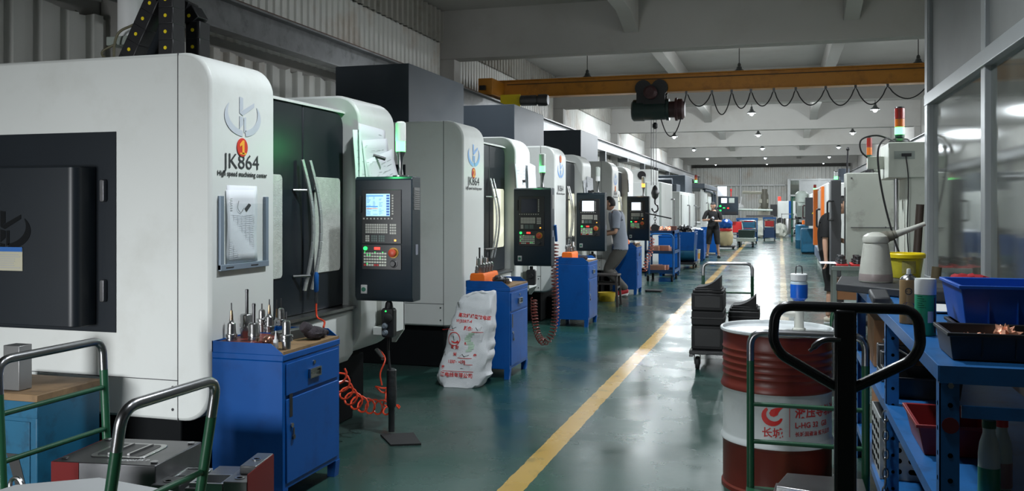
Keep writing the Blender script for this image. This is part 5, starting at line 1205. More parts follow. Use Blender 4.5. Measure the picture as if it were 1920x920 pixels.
# ---- left foreground trolleys and loads
# trolley A: hoop at X=-3.03 along Y 2.84-3.43, deck runs +X
t3 = trolley((-2.99, 3.135, 0), -PI/2, 'green platform trolley by the side of machine one, carrying steel mould blocks', 0.62, 1.05, 0.30, 0.935, 0.05, (0.72, 0.53), 0.0185, r=0.13)
t4 = trolley((-2.02, 2.53, 0), PI/2, 'green platform trolley with bright bent hoop, nearest the camera on the left', 0.52, 1.0, 0.30, 0.935, 0.17, (0.60, 0.42), 0.0185, r=0.13)
def mould(loc, rot, label, kind):
    t = thing('mould_block', label, 'mould', loc, rot)
    if kind == 0:
        K = Matrix.Diagonal((0.74, 1, 1, 1)); put('block', MB().box((0, 0, 0), (0.62, 0.38, 0.20)).xf(K), DSTEEL, t, 0.004)
        put('cavity_rim', MB().prism(rrect(0.14, 0.08, 0.48, 0.30, 0.04), 'z', 0.2, 0.204).xf(K), STEEL, t, 0.002)
        put('cavity', MB().prism(rrect(0.17, 0.10, 0.45, 0.28, 0.03), 'z', 0.2035, 0.2055).xf(K), BLACKP, t)
        for x in (0.24, 0.36): put('cavity_rib', MB().prism([(x, 0.11), (x+0.015, 0.11), (x+0.035, 0.27), (x+0.02, 0.27)], 'z', 0.2055, 0.212).xf(K), STEEL, t)
        put('red_end', MB().box((-0.004, 0.0, 0.0), (0.001, 0.38, 0.198)).box((-0.003, -0.003, 0.0), (0.12, 0.0, 0.198)), mat('red_marking_paint', (0.13, 0.006, 0.006), 0.5, spec=0.15), t)
        sb_ = MB()
        for x, y in ((0.03, 0.04), (0.43, 0.04), (0.03, 0.34), (0.43, 0.34)): sb_.lathe([(0.012, 0.2), (0.016, 0.206), (0, 0.208)], (x, y, 0), 14)
        put('screw_heads', sb_, CHROME, t)
        text_on('SP00275 P', 0.028, (0.34, 0.04, 0.2045), (1, 0.15, 0), (-0.15, 1, 0), PLWHITE, t, 'chalk_marks')
    else:
        b = MB().box((0, 0, 0), (0.40, 0.30, 0.085)).box((0, 0.0, 0.085), (0.12, 0.12, 0.13)).box((0.16, 0.16, 0.085), (0.28, 0.3, 0.125)).box((0.30, 0.0, 0.085), (0.40, 0.3, 0.15)).box((0.33, 0.1, 0.15), (0.40, 0.3, 0.185)).box((0.14, 0.0, 0.085), (0.2, 0.08, 0.12)).box((0, 0.18, 0.085), (0.1, 0.3, 0.115))
        put('block', b, mat('grey_cast_steel', (0.20, 0.205, 0.21), 0.35, 0.85, var=0.2, vs=8), t, 0.004)
        put('cavity_frame', MB().tray(0.02, 0.13, 0.085, 0.14, 0.28, 0.12, 0.01).tray(0.15, 0.02, 0.085, 0.29, 0.15, 0.135, 0.012), AL, t, 0.002)
        put('red_side', MB().box((0.4, 0.0, 0.0), (0.403, 0.3, 0.18)), mat('red_marking_paint', (0.13, 0.006, 0.006), 0.5, spec=0.15), t)
        hb = MB()
        for x, y, z in ((0.05, 0.05, 0.13), (0.365, 0.2, 0.185), (0.35, 0.05, 0.15)): hb.lathe([(0.02, z), (0.02, z+0.003), (0.012, z+0.003), (0.012, z-0.01)], (x, y, 0), 16)
        put('bolt_bosses', hb, STEEL, t)
    return t
mould((-2.88, 3.00, 0.302), R(8), 'big dark steel mould block with red painted end on the trolley by machine one', 0)
mould((-2.43, 3.04, 0.302), R(12), 'stepped grey steel mould with red painted side beside the nearest blue cabinet', 1)
o = put('steel_plate', MB().prism([(-2.72, 2.34), (-2.16, 2.38), (-2.05, 2.72), (-2.45, 2.78), (-2.68, 2.62)], 'z', 0.52, 0.535), mat('matt_grey_board', (0.42, 0.43, 0.44), 0.6), None, 0.002); tag(o, 'pale grey board lying on a dark block, nearest trolley', 'board')
o = put('support_block', MB().box((-2.65, 2.40, 0.302), (-2.20, 2.64, 0.519)), DSTEEL, None, 0.005); tag(o, 'dark steel block under the pale board on the nearest trolley', 'steel block')
ey = thing('lifting_eye', 'steel lifting eye bolt lying beside the pale board', 'eye bolt', (-2.78, 2.72, 0.302))
put('ring', MB().tube([(0.03*math.cos(a), 0.0, 0.19+0.03*math.sin(a)) for a in [2*PI*i/16 for i in range(16)]], 0.008, 8, True), STEEL, ey); put('eye_shank', MB().cyl((0, 0, 0.0), (0, 0, 0.162), 0.012), STEEL, ey)
# teal cabinet with wooden top at far left, with a steel post on it
tc_ = thing('teal_workbench', 'worn teal blue cabinet with an oily wooden top at the left edge', 'workbench', (-4.05, 3.52, 0))
put('carcass', MB().box((0, 0, 0.06), (0.58, 0.42, 0.60)), TEAL, tc_, 0.006); put('wooden_top', MB().box((-0.01, -0.01, 0.60), (0.59, 0.43, 0.635)), WOOD, tc_, 0.003)
put('top_band', MB().box((-0.005, -0.008, 0.52), (0.588, -0.0, 0.60)), TEAL, tc_, 0.002)
put('plinth', MB().box((0.03, 0.03, 0.0), (0.55, 0.4, 0.06)), MBLK, tc_); put('door', MB().box((0.04, -0.006, 0.10), (0.54, 0.0, 0.50)), TEAL, tc_, 0.002)
put('worn_corner', MB().prism([(0.40, 0.34), (0.47, 0.34), (0.56, 0.06), (0.48, 0.12)], 'y', -0.009, -0.006), mat('dark_bare_metal', (0.03, 0.03, 0.03), 0.6), tc_)
o = put('square_post', MB().box((-3.72, 3.56, 0.637), (-3.62, 3.64, 0.86)), mat('grey_steel_bar', (0.25, 0.25, 0.25), 0.4, 0.8), None, 0.003); tag(o, 'square grey steel bar standing on the teal cabinet', 'steel bar')
o = put('wrapped_roll', MB().cyl((-3.24, 2.95, 0.345), (-2.96, 2.90, 0.345), 0.042, n=20), PLWHITE); tag(o, 'white wrapped roll end beside the red-ended mould block', 'roll')
# ================================================================ RIGHT MIDDLE DISTANCE
# tool-holder trolley
ct = thing('tool_holder_cart', 'grey frame cart with red sockets on top, in front of the beige machine', 'cart', (0.52, 9.75, 0))
CG = mat('grey_green_frame', (0.20, 0.24, 0.22), 0.45, 0.3)
for x in (0, 0.62):
    for y in (0, 0.48): put('post', MB().box((x, y, 0.12), (x+0.035, y+0.035, 0.93)), CG, ct)
put('top_frame', MB().tray(-0.01, -0.01, 0.90, 0.665, 0.525, 0.945, 0.03), CG, ct, 0.003)
put('drawer_box', MB().box((0.04, 0.02, 0.60), (0.61, 0.49, 0.80)), mat('orange_brown_wood', (0.30, 0.13, 0.05), 0.6), ct, 0.004)
put('lower_shelf', MB().box((0.02, 0.01, 0.25), (0.64, 0.51, 0.27)), CG, ct)
for x in (0.02, 0.64):
    for y in (0.02, 0.50): put('caster', MB().lathe([(0.02, -0.015), (0.055, -0.015), (0.055, 0.015), (0.02, 0.015)], (x, y, 0.055), 16, (1, 0, 0)).box((x-0.01, y-0.01, 0.05), (x+0.01, y+0.01, 0.13)), RUBBER, ct)
for i in range(4):
    so = put('socket_strip', MB().box((0.03+i*0.155, 0.03, 0.935), (0.15+i*0.155, 0.46, 0.962)), RED, ct, 0.004)
for r_ in range(2):
    for i in range(4):
        x, y = 0.52+0.09+i*0.155, 9.75+0.12+r_*0.22
        t = thing('tool_holder', 'dark tool holder in %s red socket from the left, %s row of the cart' % (['the first', 'the second', 'the third', 'the fourth'][i], ['near', 'far'][r_]), 'tool holder', (x, y, 0.963), 0, 'tool holders on the red-socket cart')
        put('body', MB().lathe([(0.03, 0), (0.048, 0.005), (0.048, 0.02), (0.042, 0.024), (0.048, 0.028), (0.048, 0.045), (0.03, 0.05), (0.035, 0.08), (0.028, 0.085)], (0, 0, 0), 20), DSTEEL, t)
o = put('paper_note', MB().box((0.40, 9.83, 0.9635), (0.56, 10.2, 0.965)), PAPER); tag(o, 'white sheet at the left end of the red-socket cart', 'paper')
ws = thing('bench_stool', 'dark steel stool with worn pad and green leg in front of the red-socket cart', 'stool', (0.52, 7.7, 0))
put('hoop', MB().tube(fillet([(-0.10, 0, 0.02), (-0.10, 0, 0.62), (0.0, 0, 0.74), (0.42, 0, 0.76), (0.42, 0, 0.02)], 0.12, 8), 0.02, 12), DSTEEL, ws)
put('back_hoop', MB().tube(fillet([(-0.10, 0.35, 0.02), (-0.10, 0.35, 0.70), (0.42, 0.35, 0.70), (0.42, 0.35, 0.02)], 0.1, 8), 0.018, 12), GREENP, ws)
put('pad', MB().box((-0.08, -0.02, 0.60), (0.40, 0.37, 0.64)), BLACKP, ws, 0.01)
bx = thing('wooden_crate', 'orange-brown wooden crate with dark lid beside the blue rack far end', 'crate', (0.62, 6.25, 0))
put('crate_walls', MB().box((0, 0, 0.02), (0.48, 0.55, 0.88)), mat('orange_brown_wood', (0.30, 0.13, 0.05), 0.6), bx, 0.004); put('lid', MB().box((-0.01, -0.01, 0.88), (0.49, 0.56, 0.90)), PLWHITE, bx, 0.003)
put('skids', MB().box((0.02, 0.0, 0), (0.08, 0.55, 0.02)).box((0.4, 0.0, 0), (0.46, 0.55, 0.02)), WOOD, bx)
# beige machine with signal tower
bm_ = thing('beige_milling_machine', 'beige grey milling machine with stained side cabinet and red-amber-green signal tower', 'machine', (0.72, 10.9, 0))
GP = mat('stained_grey_panel', (0.36, 0.38, 0.34), 0.5, var=0.12, vs=3, dirt=(80, 80, 70), dirt_s=2.4, dirt_w=0.9)
cb2 = put('side_cabinet', MB().box((0.0, 0.0, 0.84), (0.86, 0.35, 1.94)), GP, bm_, 0.01)
put('hinge_bar', MB().box((0.05, -0.006, 1.315), (0.82, 0.0, 1.322)).cyl((0.42, -0.008, 1.312), (0.42, -0.008, 1.33), 0.007), INK, cb2)
put('cabinet_bolts', MB().cyl((0.06, 0.002, 1.88), (0.06, -0.004, 1.88), 0.009).cyl((0.06, 0.002, 0.9), (0.06, -0.004, 0.9), 0.009).cyl((0.8, 0.002, 1.88), (0.8, -0.004, 1.88), 0.009), DSTEEL, cb2)
put('enclosure', MB().box((0.36, 0.36, 0.35), (2.0, 2.5, 1.96)), BEIGE, bm_, 0.01)
put('machine_foot', MB().box((0.4, 0.4, 0), (1.95, 2.4, 0.35)), MBLK, bm_)
put('open_dark_door', MB().box((-0.16, 0.05, 0.75), (-0.05, 0.42, 1.86)), mat('dark_grey_door', (0.055, 0.058, 0.062), 0.4), bm_, 0.006)
put('door_grip', MB().tube(fillet([(-0.13, 0.06, 1.40), (-0.20, 0.02, 1.40), (-0.20, 0.02, 1.62), (-0.13, 0.06, 1.62)], 0.03), 0.012, 8), BLACKP, bm_)
put('door_lower_box', MB().box((-0.14, 0.04, 0.2), (-0.02, 0.40, 0.75)), BLACKP, bm_, 0.006)
col = MB().box((0.32, -1.2, 1.84), (1.25, -0.45, 2.20)).box((0.50, -1.18, 0.3), (1.9, -0.5, 1.85))
put('spindle_column', col, BEIGE, bm_, 0.012)
put('column_foot', MB().box((0.48, -1.2, 0), (1.9, -0.5, 0.3)), MBLK, bm_)
put('vertical_guide', MB().cyl((0.42, -0.95, 0.4), (0.42, -0.95, 1.84), 0.022), CHROME, bm_)
put('connector_panel', MB().box((0.38, -1.206, 2.04), (0.56, -1.2, 2.10)).box((0.375, -1.204, 2.03), (0.565, -1.2, 2.11)), GREYMET, bm_); put('plug', MB().box((0.44, -1.225, 2.055), (0.53, -1.205, 2.085)), BLACKP, bm_)
put('junction_box', MB().box((0.16, -0.8, 1.95), (0.32, -0.7, 2.08)), BEIGE, bm_, 0.004)
put('cables', MB().tube(spline([(0.48, -1.22, 2.06), (0.50, -1.24, 1.8), (0.49, -1.24, 1.3), (0.51, -1.24, 0.95), (0.50, -1.24, 0.6)]), 0.006).tube(spline([(0.40, -1.0, 2.22), (0.30, -1.15, 2.24), (0.22, -1.22, 2.1), (0.26, -1.22, 1.7), (0.38, -1.24, 1.2), (0.52, -1.25, 0.85), (0.66, -1.25, 0.6)]), 0.010).tube(spline([(0.42, -0.8, 2.24), (0.25, -0.8, 2.30), (0.10, -0.8, 2.26), (0.10, -0.77, 2.14), (0.18, -0.74, 2.06)]), 0.009), RUBBER, bm_)
def tower(parent, x, y, z, r, segs, name='signal_tower'):
    o = put(name, MB().lathe([(r*1.6, 0), (r*1.6, 0.02), (r*0.6, 0.03), (r*0.6, 0.06), (r, 0.065)], (x, y, z), 16), BLACKP, parent); zz = z+0.065
    for m, h_ in segs: put('tower_lens', MB().cyl((x, y, zz), (x, y, zz+h_-0.004), r, n=18), m, o); zz += h_
    put('tower_cap', MB().lathe([(r, 0), (r*0.9, 0.012), (0, 0.014)], (x, y, zz), 16), BLACKP, o); return o
LR = mat('dull_red_lens', (0.22, 0.012, 0.008), 0.3); LO = mat('dull_amber_lens', (0.50, 0.12, 0.01), 0.3); LGd = mat('dull_green_lens', (0.01, 0.07, 0.04), 0.3)
tower(bm_, 0.46, -0.9, 2.20, 0.048, [(LGd, 0.035), (LED_G, 0.075), (LO, 0.085), (LR, 0.11)])
put('tower_mount', MB().lathe([(0.09, 0), (0.11, 0.02), (0.08, 0.05), (0.04, 0.06)], (0.46, -0.9, 2.20), 14), BLACKP, bm_)
tower(bm_, 0.27, 0.25, 1.95, 0.03, [(LO, 0.06), (LGd, 0.08), (LO, 0.09), (LR, 0.11)])
put('antenna_rod', MB().cyl((0.03, 0.3, 1.94), (0.04, 0.3, 2.22), 0.01).ball((0.04, 0.3, 2.23), 0.022), BLACKP, bm_)
put('motor_on_roof', MB().lathe([(0.06, 0), (0.08, 0.02), (0.08, 0.2), (0.05, 0.24)], (0.33, 0.3, 2.03), 16, (1, 0, 0)), BEIGE, bm_)
# orange striped machine
om = thing('orange_striped_machine', 'white machining center with two vertical orange stripes on the right side', 'machine', (0.92, 19.5, 0))
put('body', MB().box((0.0, 0, 0.25), (2.4, 6.5, 2.05)), MW, om, 0.02); put('plinth', MB().box((0.05, 0.05, 0), (2.35, 6.4, 0.25)), GREYMET, om)
put('roof_units', MB().box((0.15, 0.5, 2.05), (1.4, 2.4, 2.13)).cyl((0.4, 1.2, 2.13), (0.4, 1.2, 2.38), 0.12).box((0.3, 0.9, 2.13), (0.9, 1.5, 2.2)), MDG, om)
OS = mat('bright_orange_strip', (0.85, 0.20, 0.02), 0.45)
put('orange_stripe', MB().box((-0.06, 1.2, 0.55), (0.0, 1.7, 2.0)), OS, om, 0.004); put('orange_stripe', MB().box((-0.14, 3.6, 0.62), (0.0, 4.0, 1.98)), OS, om, 0.004)
put('sliding_door', MB().box((-0.05, 1.75, 0.5), (0.0, 3.5, 1.95)), PLWHITE, om, 0.006); put('lower_panel', MB().box((-0.04, 0.2, 0.28), (0.0, 5.9, 0.52)), mat('blue_grey_skirt', (0.10, 0.14, 0.22), 0.5), om)
put('door_handle', MB().tube(fillet([(-0.03, 1.9, 1.1), (-0.13, 1.9, 1.1), (-0.13, 1.9, 1.5), (-0.03, 1.9, 1.5)], 0.04), 0.022, 8), BLACKP, om)
tower(om, 0.5, 5.8, 2.05, 0.05, [(PLWHITE, 0.12), (LED_G, 0.13), (PLWHITE, 0.12)])
# black electric box on stand, blue drum-cabinets, green rack
eb = thing('black_control_cabinet', 'black control box with yellow warning triangle above a blue cabinet', 'control box', (0.78, 30.6, 0))
put('box_shell', MB().box((0, 0, 0.94), (0.46, 0.5, 1.86)), mat('matt_black_enamel', (0.018, 0.02, 0.024), 0.5), eb, 0.01); put('support_post', MB().box((0.30, 0.55, 0), (0.40, 0.65, 1.5)).box((0.3, 0.5, 1.3), (0.40, 0.6, 1.4)), DSTEEL, eb)
put('warning_triangle', MB().prism([(0.20, 1.33), (0.30, 1.33), (0.25, 1.42)], 'y', -0.004, 0.0), YELLOW, eb); put('side_handle', MB().tube(fillet([(0.0, 0.2, 1.2), (-0.07, 0.2, 1.2), (-0.07, 0.2, 1.6), (0.0, 0.2, 1.6)], 0.03), 0.02, 8), mat('maroon_motor', (0.05, 0.015, 0.018), 0.5), eb)
bc = thing('blue_coolant_tank', 'blue rectangular tank on the floor under the black control box', 'tank', (0.66, 31.3, 0))
put('tank_body', MB().box((0, 0, 0.03), (0.50, 0.7, 0.84)), TEAL, bc, 0.05); put('tank_foot', MB().box((0.03, 0.03, 0), (0.47, 0.67, 0.03)), MBLK, bc); put('coil_hose', MB().tube(helix([(0.42, -0.05, 0.62), (0.42, -0.05, 0.3)], 0.035, 6, 8), 0.012, 6), RUBBER, bc)
gr = thing('green_storage_rack', 'green framed storage rack with grey panel beyond the black control box', 'rack', (0.47, 41.6, 0))
GF = mat('rack_green_paint', (0.01, 0.12, 0.08), 0.45)
for x in (0, 0.95):
    for y in (0, 1.2): put('post', MB().box((x, y, 0), (x+0.07, y+0.07, 2.02)), GF, gr)
for z in (0.25, 0.6, 1.0, 1.95): put('shelf', MB().box((0, 0, z), (1.0, 1.25, z+0.04)), GF if z > 1.5 else DSTEEL, gr)
put('grey_panel', MB().box((0.22, 0.02, 1.1), (1.0, 0.1, 1.94)), GREYMET, gr); put('stored_goods', blob(blob(blob(MB(), (0.3, 0.4, 0.45), 0.18, 0.3, 0.14, 2), (0.35, 0.5, 0.75), 0.2, 0.3, 0.12, 5), (0.3, 0.4, 1.12), 0.15, 0.2, 0.12, 6), DSTEEL, gr)
b2 = thing('blue_barrel', 'blue plastic barrel beyond the blue coolant tank', 'barrel', (0.78, 35.2, 0)); put('barrel_shell', MB().lathe([(0.22, 0), (0.24, 0.04), (0.24, 0.3), (0.25, 0.32), (0.24, 0.34), (0.24, 0.86), (0.2, 0.9), (0, 0.9)], (0, 0, 0), 20), TEAL, b2); put('orange_cap', MB().lathe([(0.05, 0.9), (0.05, 1.05), (0, 1.06)], (0.05, 0, 0), 12), ORANGE, b2)
rm = thing('far_grey_machine', 'pale grey machine with rounded motor hood between green rack and striped machine', 'machine', (1.1, 33.2, 0))
put('body', MB().box((0, 0, 0.1), (2.2, 8, 2.05)), mat('pale_grey_enamel', (0.50, 0.52, 0.50), 0.5), rm, 0.02); put('motor_hood', MB().lathe([(0.25, 0), (0.26, 0.35), (0.15, 0.45), (0, 0.47)], (-0.25, 5.5, 1.75), 18), GREYMET, rm); put('plinth', MB().box((0.05, 0.05, 0), (2.1, 7.9, 0.1)), MBLK, rm); put('hood_arm', MB().box((-0.4, 5.3, 1.6), (0.05, 5.7, 1.75)), GREYMET, rm)
tower(rm, 0.1, 1.0, 2.05, 0.05, [(LED_G, 0.12), (LR, 0.12)])
# ================================================================ LEFT MIDDLE DISTANCE
# m5, m6, m7
w5 = thing('tall_white_machine', 'tall white machine with round black vent beyond the crane hook', 'machine', (-2.72, 21.2, 0))
put('body', MB().box((-2.2, 0, 0.1), (0, 2.6, 2.15)), MW, w5, 0.02); put('roof_motor_box', MB().box((-1.2, 0.2, 2.15), (-0.2, 1.3, 2.45)), MW, w5, 0.01); put('round_vent', MB().cyl((-0.45, 0.2, 2.31), (-0.45, 0.17, 2.31), 0.1), BLACKP, w5); put('plinth', MB().box((-2.1, 0.05, 0), (-0.05, 2.55, 0.1)), MBLK, w5)
put('long_door_handle', MB().tube(fillet([(0.0, 2.3, 1.0), (0.08, 2.3, 1.0), (0.08, 2.3, 1.75), (0.0, 2.3, 1.75)], 0.03), 0.02, 8), CHROME, w5)
put('corner_trim', MB().box((-0.005, 0.0, 0.12), (0.012, 0.25, 2.13)).box((-0.34, -0.008, 0.12), (-0.30, 0.0, 2.13)), GREYMET, w5)
gm_ = thing('grey_door_machine', 'grey machine with tall handled sliding doors and dark top gear', 'machine', (-2.66, 25.0, 0))
put('body', MB().box((-2.2, 0, 0.1), (0, 4.6, 1.98)), mat('pale_grey_enamel', (0.50, 0.52, 0.50), 0.5), gm_, 0.02); put('plinth', MB().box((-2.1, 0.05, 0), (-0.05, 4.5, 0.1)), MBLK, gm_)
for y in (0.3, 2.4): 
    d = put('sliding_door', MB().box((0.0, y, 0.4), (0.03, y+1.9, 1.9)), mat('pale_grey_enamel', (0.50, 0.52, 0.50), 0.5), gm_, 0.006); put('door_handle', MB().tube(fillet([(0.03, y+1.5, 0.95), (0.10, y+1.5, 0.95), (0.10, y+1.5, 1.6), (0.03, y+1.5, 1.6)], 0.03), 0.02, 8), CHROME, d)
put('top_gear', MB().box((-1.2, 0.6, 1.98), (-0.15, 1.6, 2.2)).cyl((-0.9, 0.9, 2.25), (-0.3, 0.9, 2.25), 0.13).box((-1.2, 2.0, 1.98), (-0.05, 4.2, 2.5)), MDG, gm_, 0.01)
em = thing('enclosed_machining_center', 'machining center with open doors, dark top frame and side control box', 'machine', (-2.6, 31.5, 0))
put('body', MB().box((-2.3, 0, 0.1), (-0.9, 6.5, 2.25)), mat('pale_grey_enamel', (0.50, 0.52, 0.50), 0.5), em, 0.02); put('plinth', MB().box((-2.2, 0.05, 0), (-0.1, 6.4, 0.1)), MBLK, em)
put('lower_front', MB().box((-0.9, 0.0, 0.1), (0.0, 6.5, 0.95)), mat('pale_grey_enamel', (0.50, 0.52, 0.50), 0.5), em, 0.01)
put('top_beam', MB().box((-0.95, 0.0, 2.2), (0.1, 6.5, 2.36)), MDG, em, 0.01); put('bent_frame', MB().tube(fillet([(0.0, 1.0, 2.15), (0.02, 3.0, 2.15), (0.02, 4.8, 2.1), (0.02, 5.2, 0.95)], 0.4, 8), 0.06, 10).tube(fillet([(0.02, 5.6, 2.1), (0.02, 6.2, 2.1), (0.02, 6.4, 0.9)], 0.3, 8), 0.06, 10), MDG, em)
put('door_panel', MB().box((-0.05, 0.1, 0.95), (0.0, 2.4, 2.15)), mat('pale_grey_enamel', (0.50, 0.52, 0.50), 0.5), em, 0.006); put('window', MB().box((-0.06, 2.9, 1.15), (0.0, 4.6, 1.95)), DOORGLASS, em); put('interior_lamp_tube', MB().cyl((-0.1, 2.6, 1.0), (-0.1, 2.6, 2.0), 0.03), mat('cabin_tube_light', (0.9, 1.0, 0.85), 0.4, emit=3), em)
put('door_handle', MB().tube(fillet([(0.0, 2.0, 1.1), (0.08, 2.0, 1.1), (0.08, 2.0, 1.7), (0.0, 2.0, 1.7)], 0.03), 0.02, 8), CHROME, em)
tower(em, -0.3, 1.2, 2.36, 0.05, [(LED_G, 0.09), (LO, 0.09), (LR, 0.09)])
cbx = put('control_box', MB().box((0.15, 6.3, 1.22), (0.95, 6.6, 1.98)), mat('pendant_navy_panel', (0.010, 0.019, 0.027), 0.35), em, 0.01)
put('screen', MB().box((0.27, 6.29, 1.72), (0.50, 6.3, 1.92)), SCRW, cbx); put('grey_display', MB().box((0.58, 6.29, 1.72), (0.80, 6.3, 1.92)), GREYMET, cbx); put('lit_buttons', MB().box((0.20, 6.285, 1.56), (0.27, 6.3, 1.62)).box((0.20, 6.285, 1.38), (0.27, 6.3, 1.44)).box((0.34, 6.285, 1.5), (0.42, 6.3, 1.53)), LED_GS, cbx); put('red_button', MB().box((0.52, 6.285, 1.48), (0.58, 6.3, 1.53)), LED_R, cbx); put('button_shelf', MB().box((0.4, 6.28, 1.26), (0.9, 6.3, 1.36)), BLACKP, cbx)
put('box_arm', MB().cyl((0.95, 6.45, 1.45), (2.3, 6.45, 1.42), 0.045), GREYMET, em); put('box_bracket', MB().cyl((-0.2, 6.45, 1.5), (0.2, 6.45, 1.5), 0.05), GREYMET, em); put('white_sheet', MB().box((0.12, 6.28, 2.0), (0.50, 6.29, 2.4)), PAPER, em)
put('alarm_lamp', MB().cyl((0.66, 6.4, 1.98), (0.66, 6.4, 2.2), 0.02).cyl((0.66, 6.4, 2.2), (0.66, 6.4, 2.3), 0.04), RED, em)
# signal lamp cluster on machine 4 neighbour
# copper rack
cp_ = thing('copper_stock_cart', 'blue three-tier cart loaded with copper electrodes beyond the fourth cabinet', 'cart', (-2.72, 18.75, 0))
BD = mat('dark_blue_cart_paint', (0.01, 0.05, 0.14), 0.45)
for z in (0.18, 0.58, 1.0): put('shelf_tray', MB().tray(0, 0, z, 0.62, 0.95, z+0.06, 0.02), BD, cp_)
for x in (0.0, 0.58):
    for y in (0, 0.91): put('post', MB().box((x, y, 0.1), (x+0.04, y+0.04, 1.05)), BD, cp_)
put('bent_rail', MB().tube(fillet([(0.1, -0.02, 0.15), (0.1, -0.02, 0.99), (0.6, -0.02, 0.99), (0.6, -0.02, 0.15)], 0.12, 6), 0.018, 8), BLUE2, cp_)
for x in (0.06, 0.56):
    for y in (0.08, 0.86): put('caster', MB().lathe([(0.02, -0.02), (0.055, -0.02), (0.055, 0.02), (0.02, 0.02)], (x, y, 0.055), 14, (1, 0, 0)).box((x-0.012, y-0.012, 0.05), (x+0.012, y+0.012, 0.12)), RUBBER, cp_)
for tier, (z, n_) in enumerate(((0.202, 3), (0.602, 3), (1.022, 9))):
    for i in range(n_):
        nm = ['bottom shelf', 'middle shelf', 'top shelf'][tier]; od = ['first', 'second', 'third', 'fourth', 'fifth', 'sixth', 'seventh', 'eighth', 'ninth'][i]
        if tier < 2: mb = MB().box((0, 0, 0), (random.uniform(0.12, 0.4), 0.2, random.uniform(0.08, 0.14))); x, y = -2.66+0.05*i, 18.82+0.27*i
        else: mb = blob(MB().prism([(0, 0), (0.08, 0), (0.1, 0.08), (0.02, 0.09)], 'z', 0, 0.06+0.05*random.random()), (0.05, 0.05, 0.06), 0.05, 0.04, 0.05, i, amp=0.6, fr=4); x, y = -2.66+0.16*(i % 3), 18.84+0.22*(i//3)
        o = put('copper_electrode', mb, COPPER, None, 0.004, loc=(x, y, z)); tag(o, '%s copper piece from the near end on the %s of the cart' % (od, nm), 'copper piece', 'copper pieces on the %s' % nm)
o = put('white_cup', MB().lathe([(0.05, 0), (0.06, 0.12), (0.055, 0.12), (0.046, 0.005)], (-2.42, 19.55, 1.022), 18), PLWHITE); tag(o, 'white cup at the far end of the copper cart top', 'cup')
o = put('brown_carton', MB().box((-2.32, 19.45, 1.022), (-2.14, 19.65, 1.14)), mat('dark_brown_carton', (0.10, 0.04, 0.03), 0.7)); tag(o, 'dark brown carton on the copper cart top beside the white cup', 'carton')
# blue cabinets and tanks along the left
def simple_cab(x0, y0, w, l, h, label, nm='blue_cabinet'):
    t = thing(nm, label, 'cabinet', (x0, y0, 0), 0, 'blue cabinets in the left distance')
    put('carcass', MB().box((0, 0, 0.06), (w, l, h)), BLUE, t, 0.01); put('top_lip', MB().tray(-0.005, -0.005, h, w+0.005, l+0.005, h+0.03, 0.01), BLUE, t); put('side_door', MB().box((w, 0.05, 0.12), (w+0.01, l-0.05, h-0.2)), BLUE, t, 0.003); put('drawer', MB().box((w, 0.05, h-0.18), (w+0.01, l-0.05, h-0.04)), BLUE, t, 0.003)
    put('feet', MB().box((0.02, 0.02, 0), (0.08, 0.08, 0.06)).box((w-0.08, 0.02, 0), (w-0.02, 0.08, 0.06)).box((0.02, l-0.08, 0), (0.08, l-0.02, 0.06)).box((w-0.08, l-0.08, 0), (w-0.02, l-0.02, 0.06)), BLUE, t)
simple_cab(-2.62, 20.2, 0.42, 0.6, 0.88, 'blue cabinet right behind the copper cart')
simple_cab(-2.62, 26.1, 0.52, 0.7, 0.86, 'blue cabinet with white cloth, left of the black-shirted worker')
simple_cab(-2.50, 30.0, 0.55, 0.8, 0.85, 'blue cabinet behind the black-shirted worker legs')
st = thing('swarf_bin_truck', 'blue tipping swarf bin with teal curved scoop below, in front of the grey door machine', 'bin', (-2.66, 22.9, 0))
put('bin_body', MB().tray(0, 0, 0.45, 0.6, 0.9, 0.92, 0.02, 0.03), BLUE, st, 0.01); put('scoop', MB().lathe([(0.22, 0), (0.22, 0.56)], (0.02, 0.25, 0.40), 20, (1, 0, 0)), TEAL, st); put('skid_frame', MB().box((-0.02, 0.0, 0.1), (0.62, 0.9, 0.16)), BLACKP, st); put('back_panel', MB().box((0.0, 0.5, 0.16), (0.6, 0.88, 0.46)), BLUE, st)
for x in (0.06, 0.56):
    for y in (0.1, 0.8): put('caster', MB().cyl((x-0.02, y, 0.055), (x+0.02, y, 0.055), 0.055), RUBBER, st)
sw = put('steel_swarf', blob(blob(MB(), (0, 0, 0), 0.22, 0.3, 0.14, 3, amp=0.9, fr=7, n=26, m=18), (0.05, 0.2, 0.0), 0.15, 0.2, 0.1, 11, amp=0.9, fr=8, n=26, m=18), DSTEEL, None, loc=(-2.37, 23.3, 0.90)); tag(sw, 'grey steel swarf heaped in the blue tipping bin', 'swarf'); sw['kind'] = 'stuff'
o = put('white_cloth', blob(MB(), (0, 0, 0.03), 0.2, 0.25, 0.05, 5, amp=0.4), PAPER, None, loc=(-2.35, 26.45, 0.87)); tag(o, 'white cloth on the blue cabinet beside the black-shirted worker', 'cloth')
bk = thing('paint_bucket', 'cream bucket with orange label on the floor between the blue cabinets', 'bucket', (-2.28, 25.35, 0))
put('bucket_wall', MB().lathe([(0.13, 0), (0.155, 0.36), (0.16, 0.36), (0.16, 0.375), (0.148, 0.375), (0.125, 0.01)], (0, 0, 0), 22), mat('cream_bucket_plastic', (0.62, 0.60, 0.50), 0.45), bk); put('orange_label', MB().lathe([(0.1405, 0.12), (0.149, 0.27)], (0, 0, 0), 22), mat('orange_yellow_label', (0.75, 0.35, 0.05), 0.5), bk)
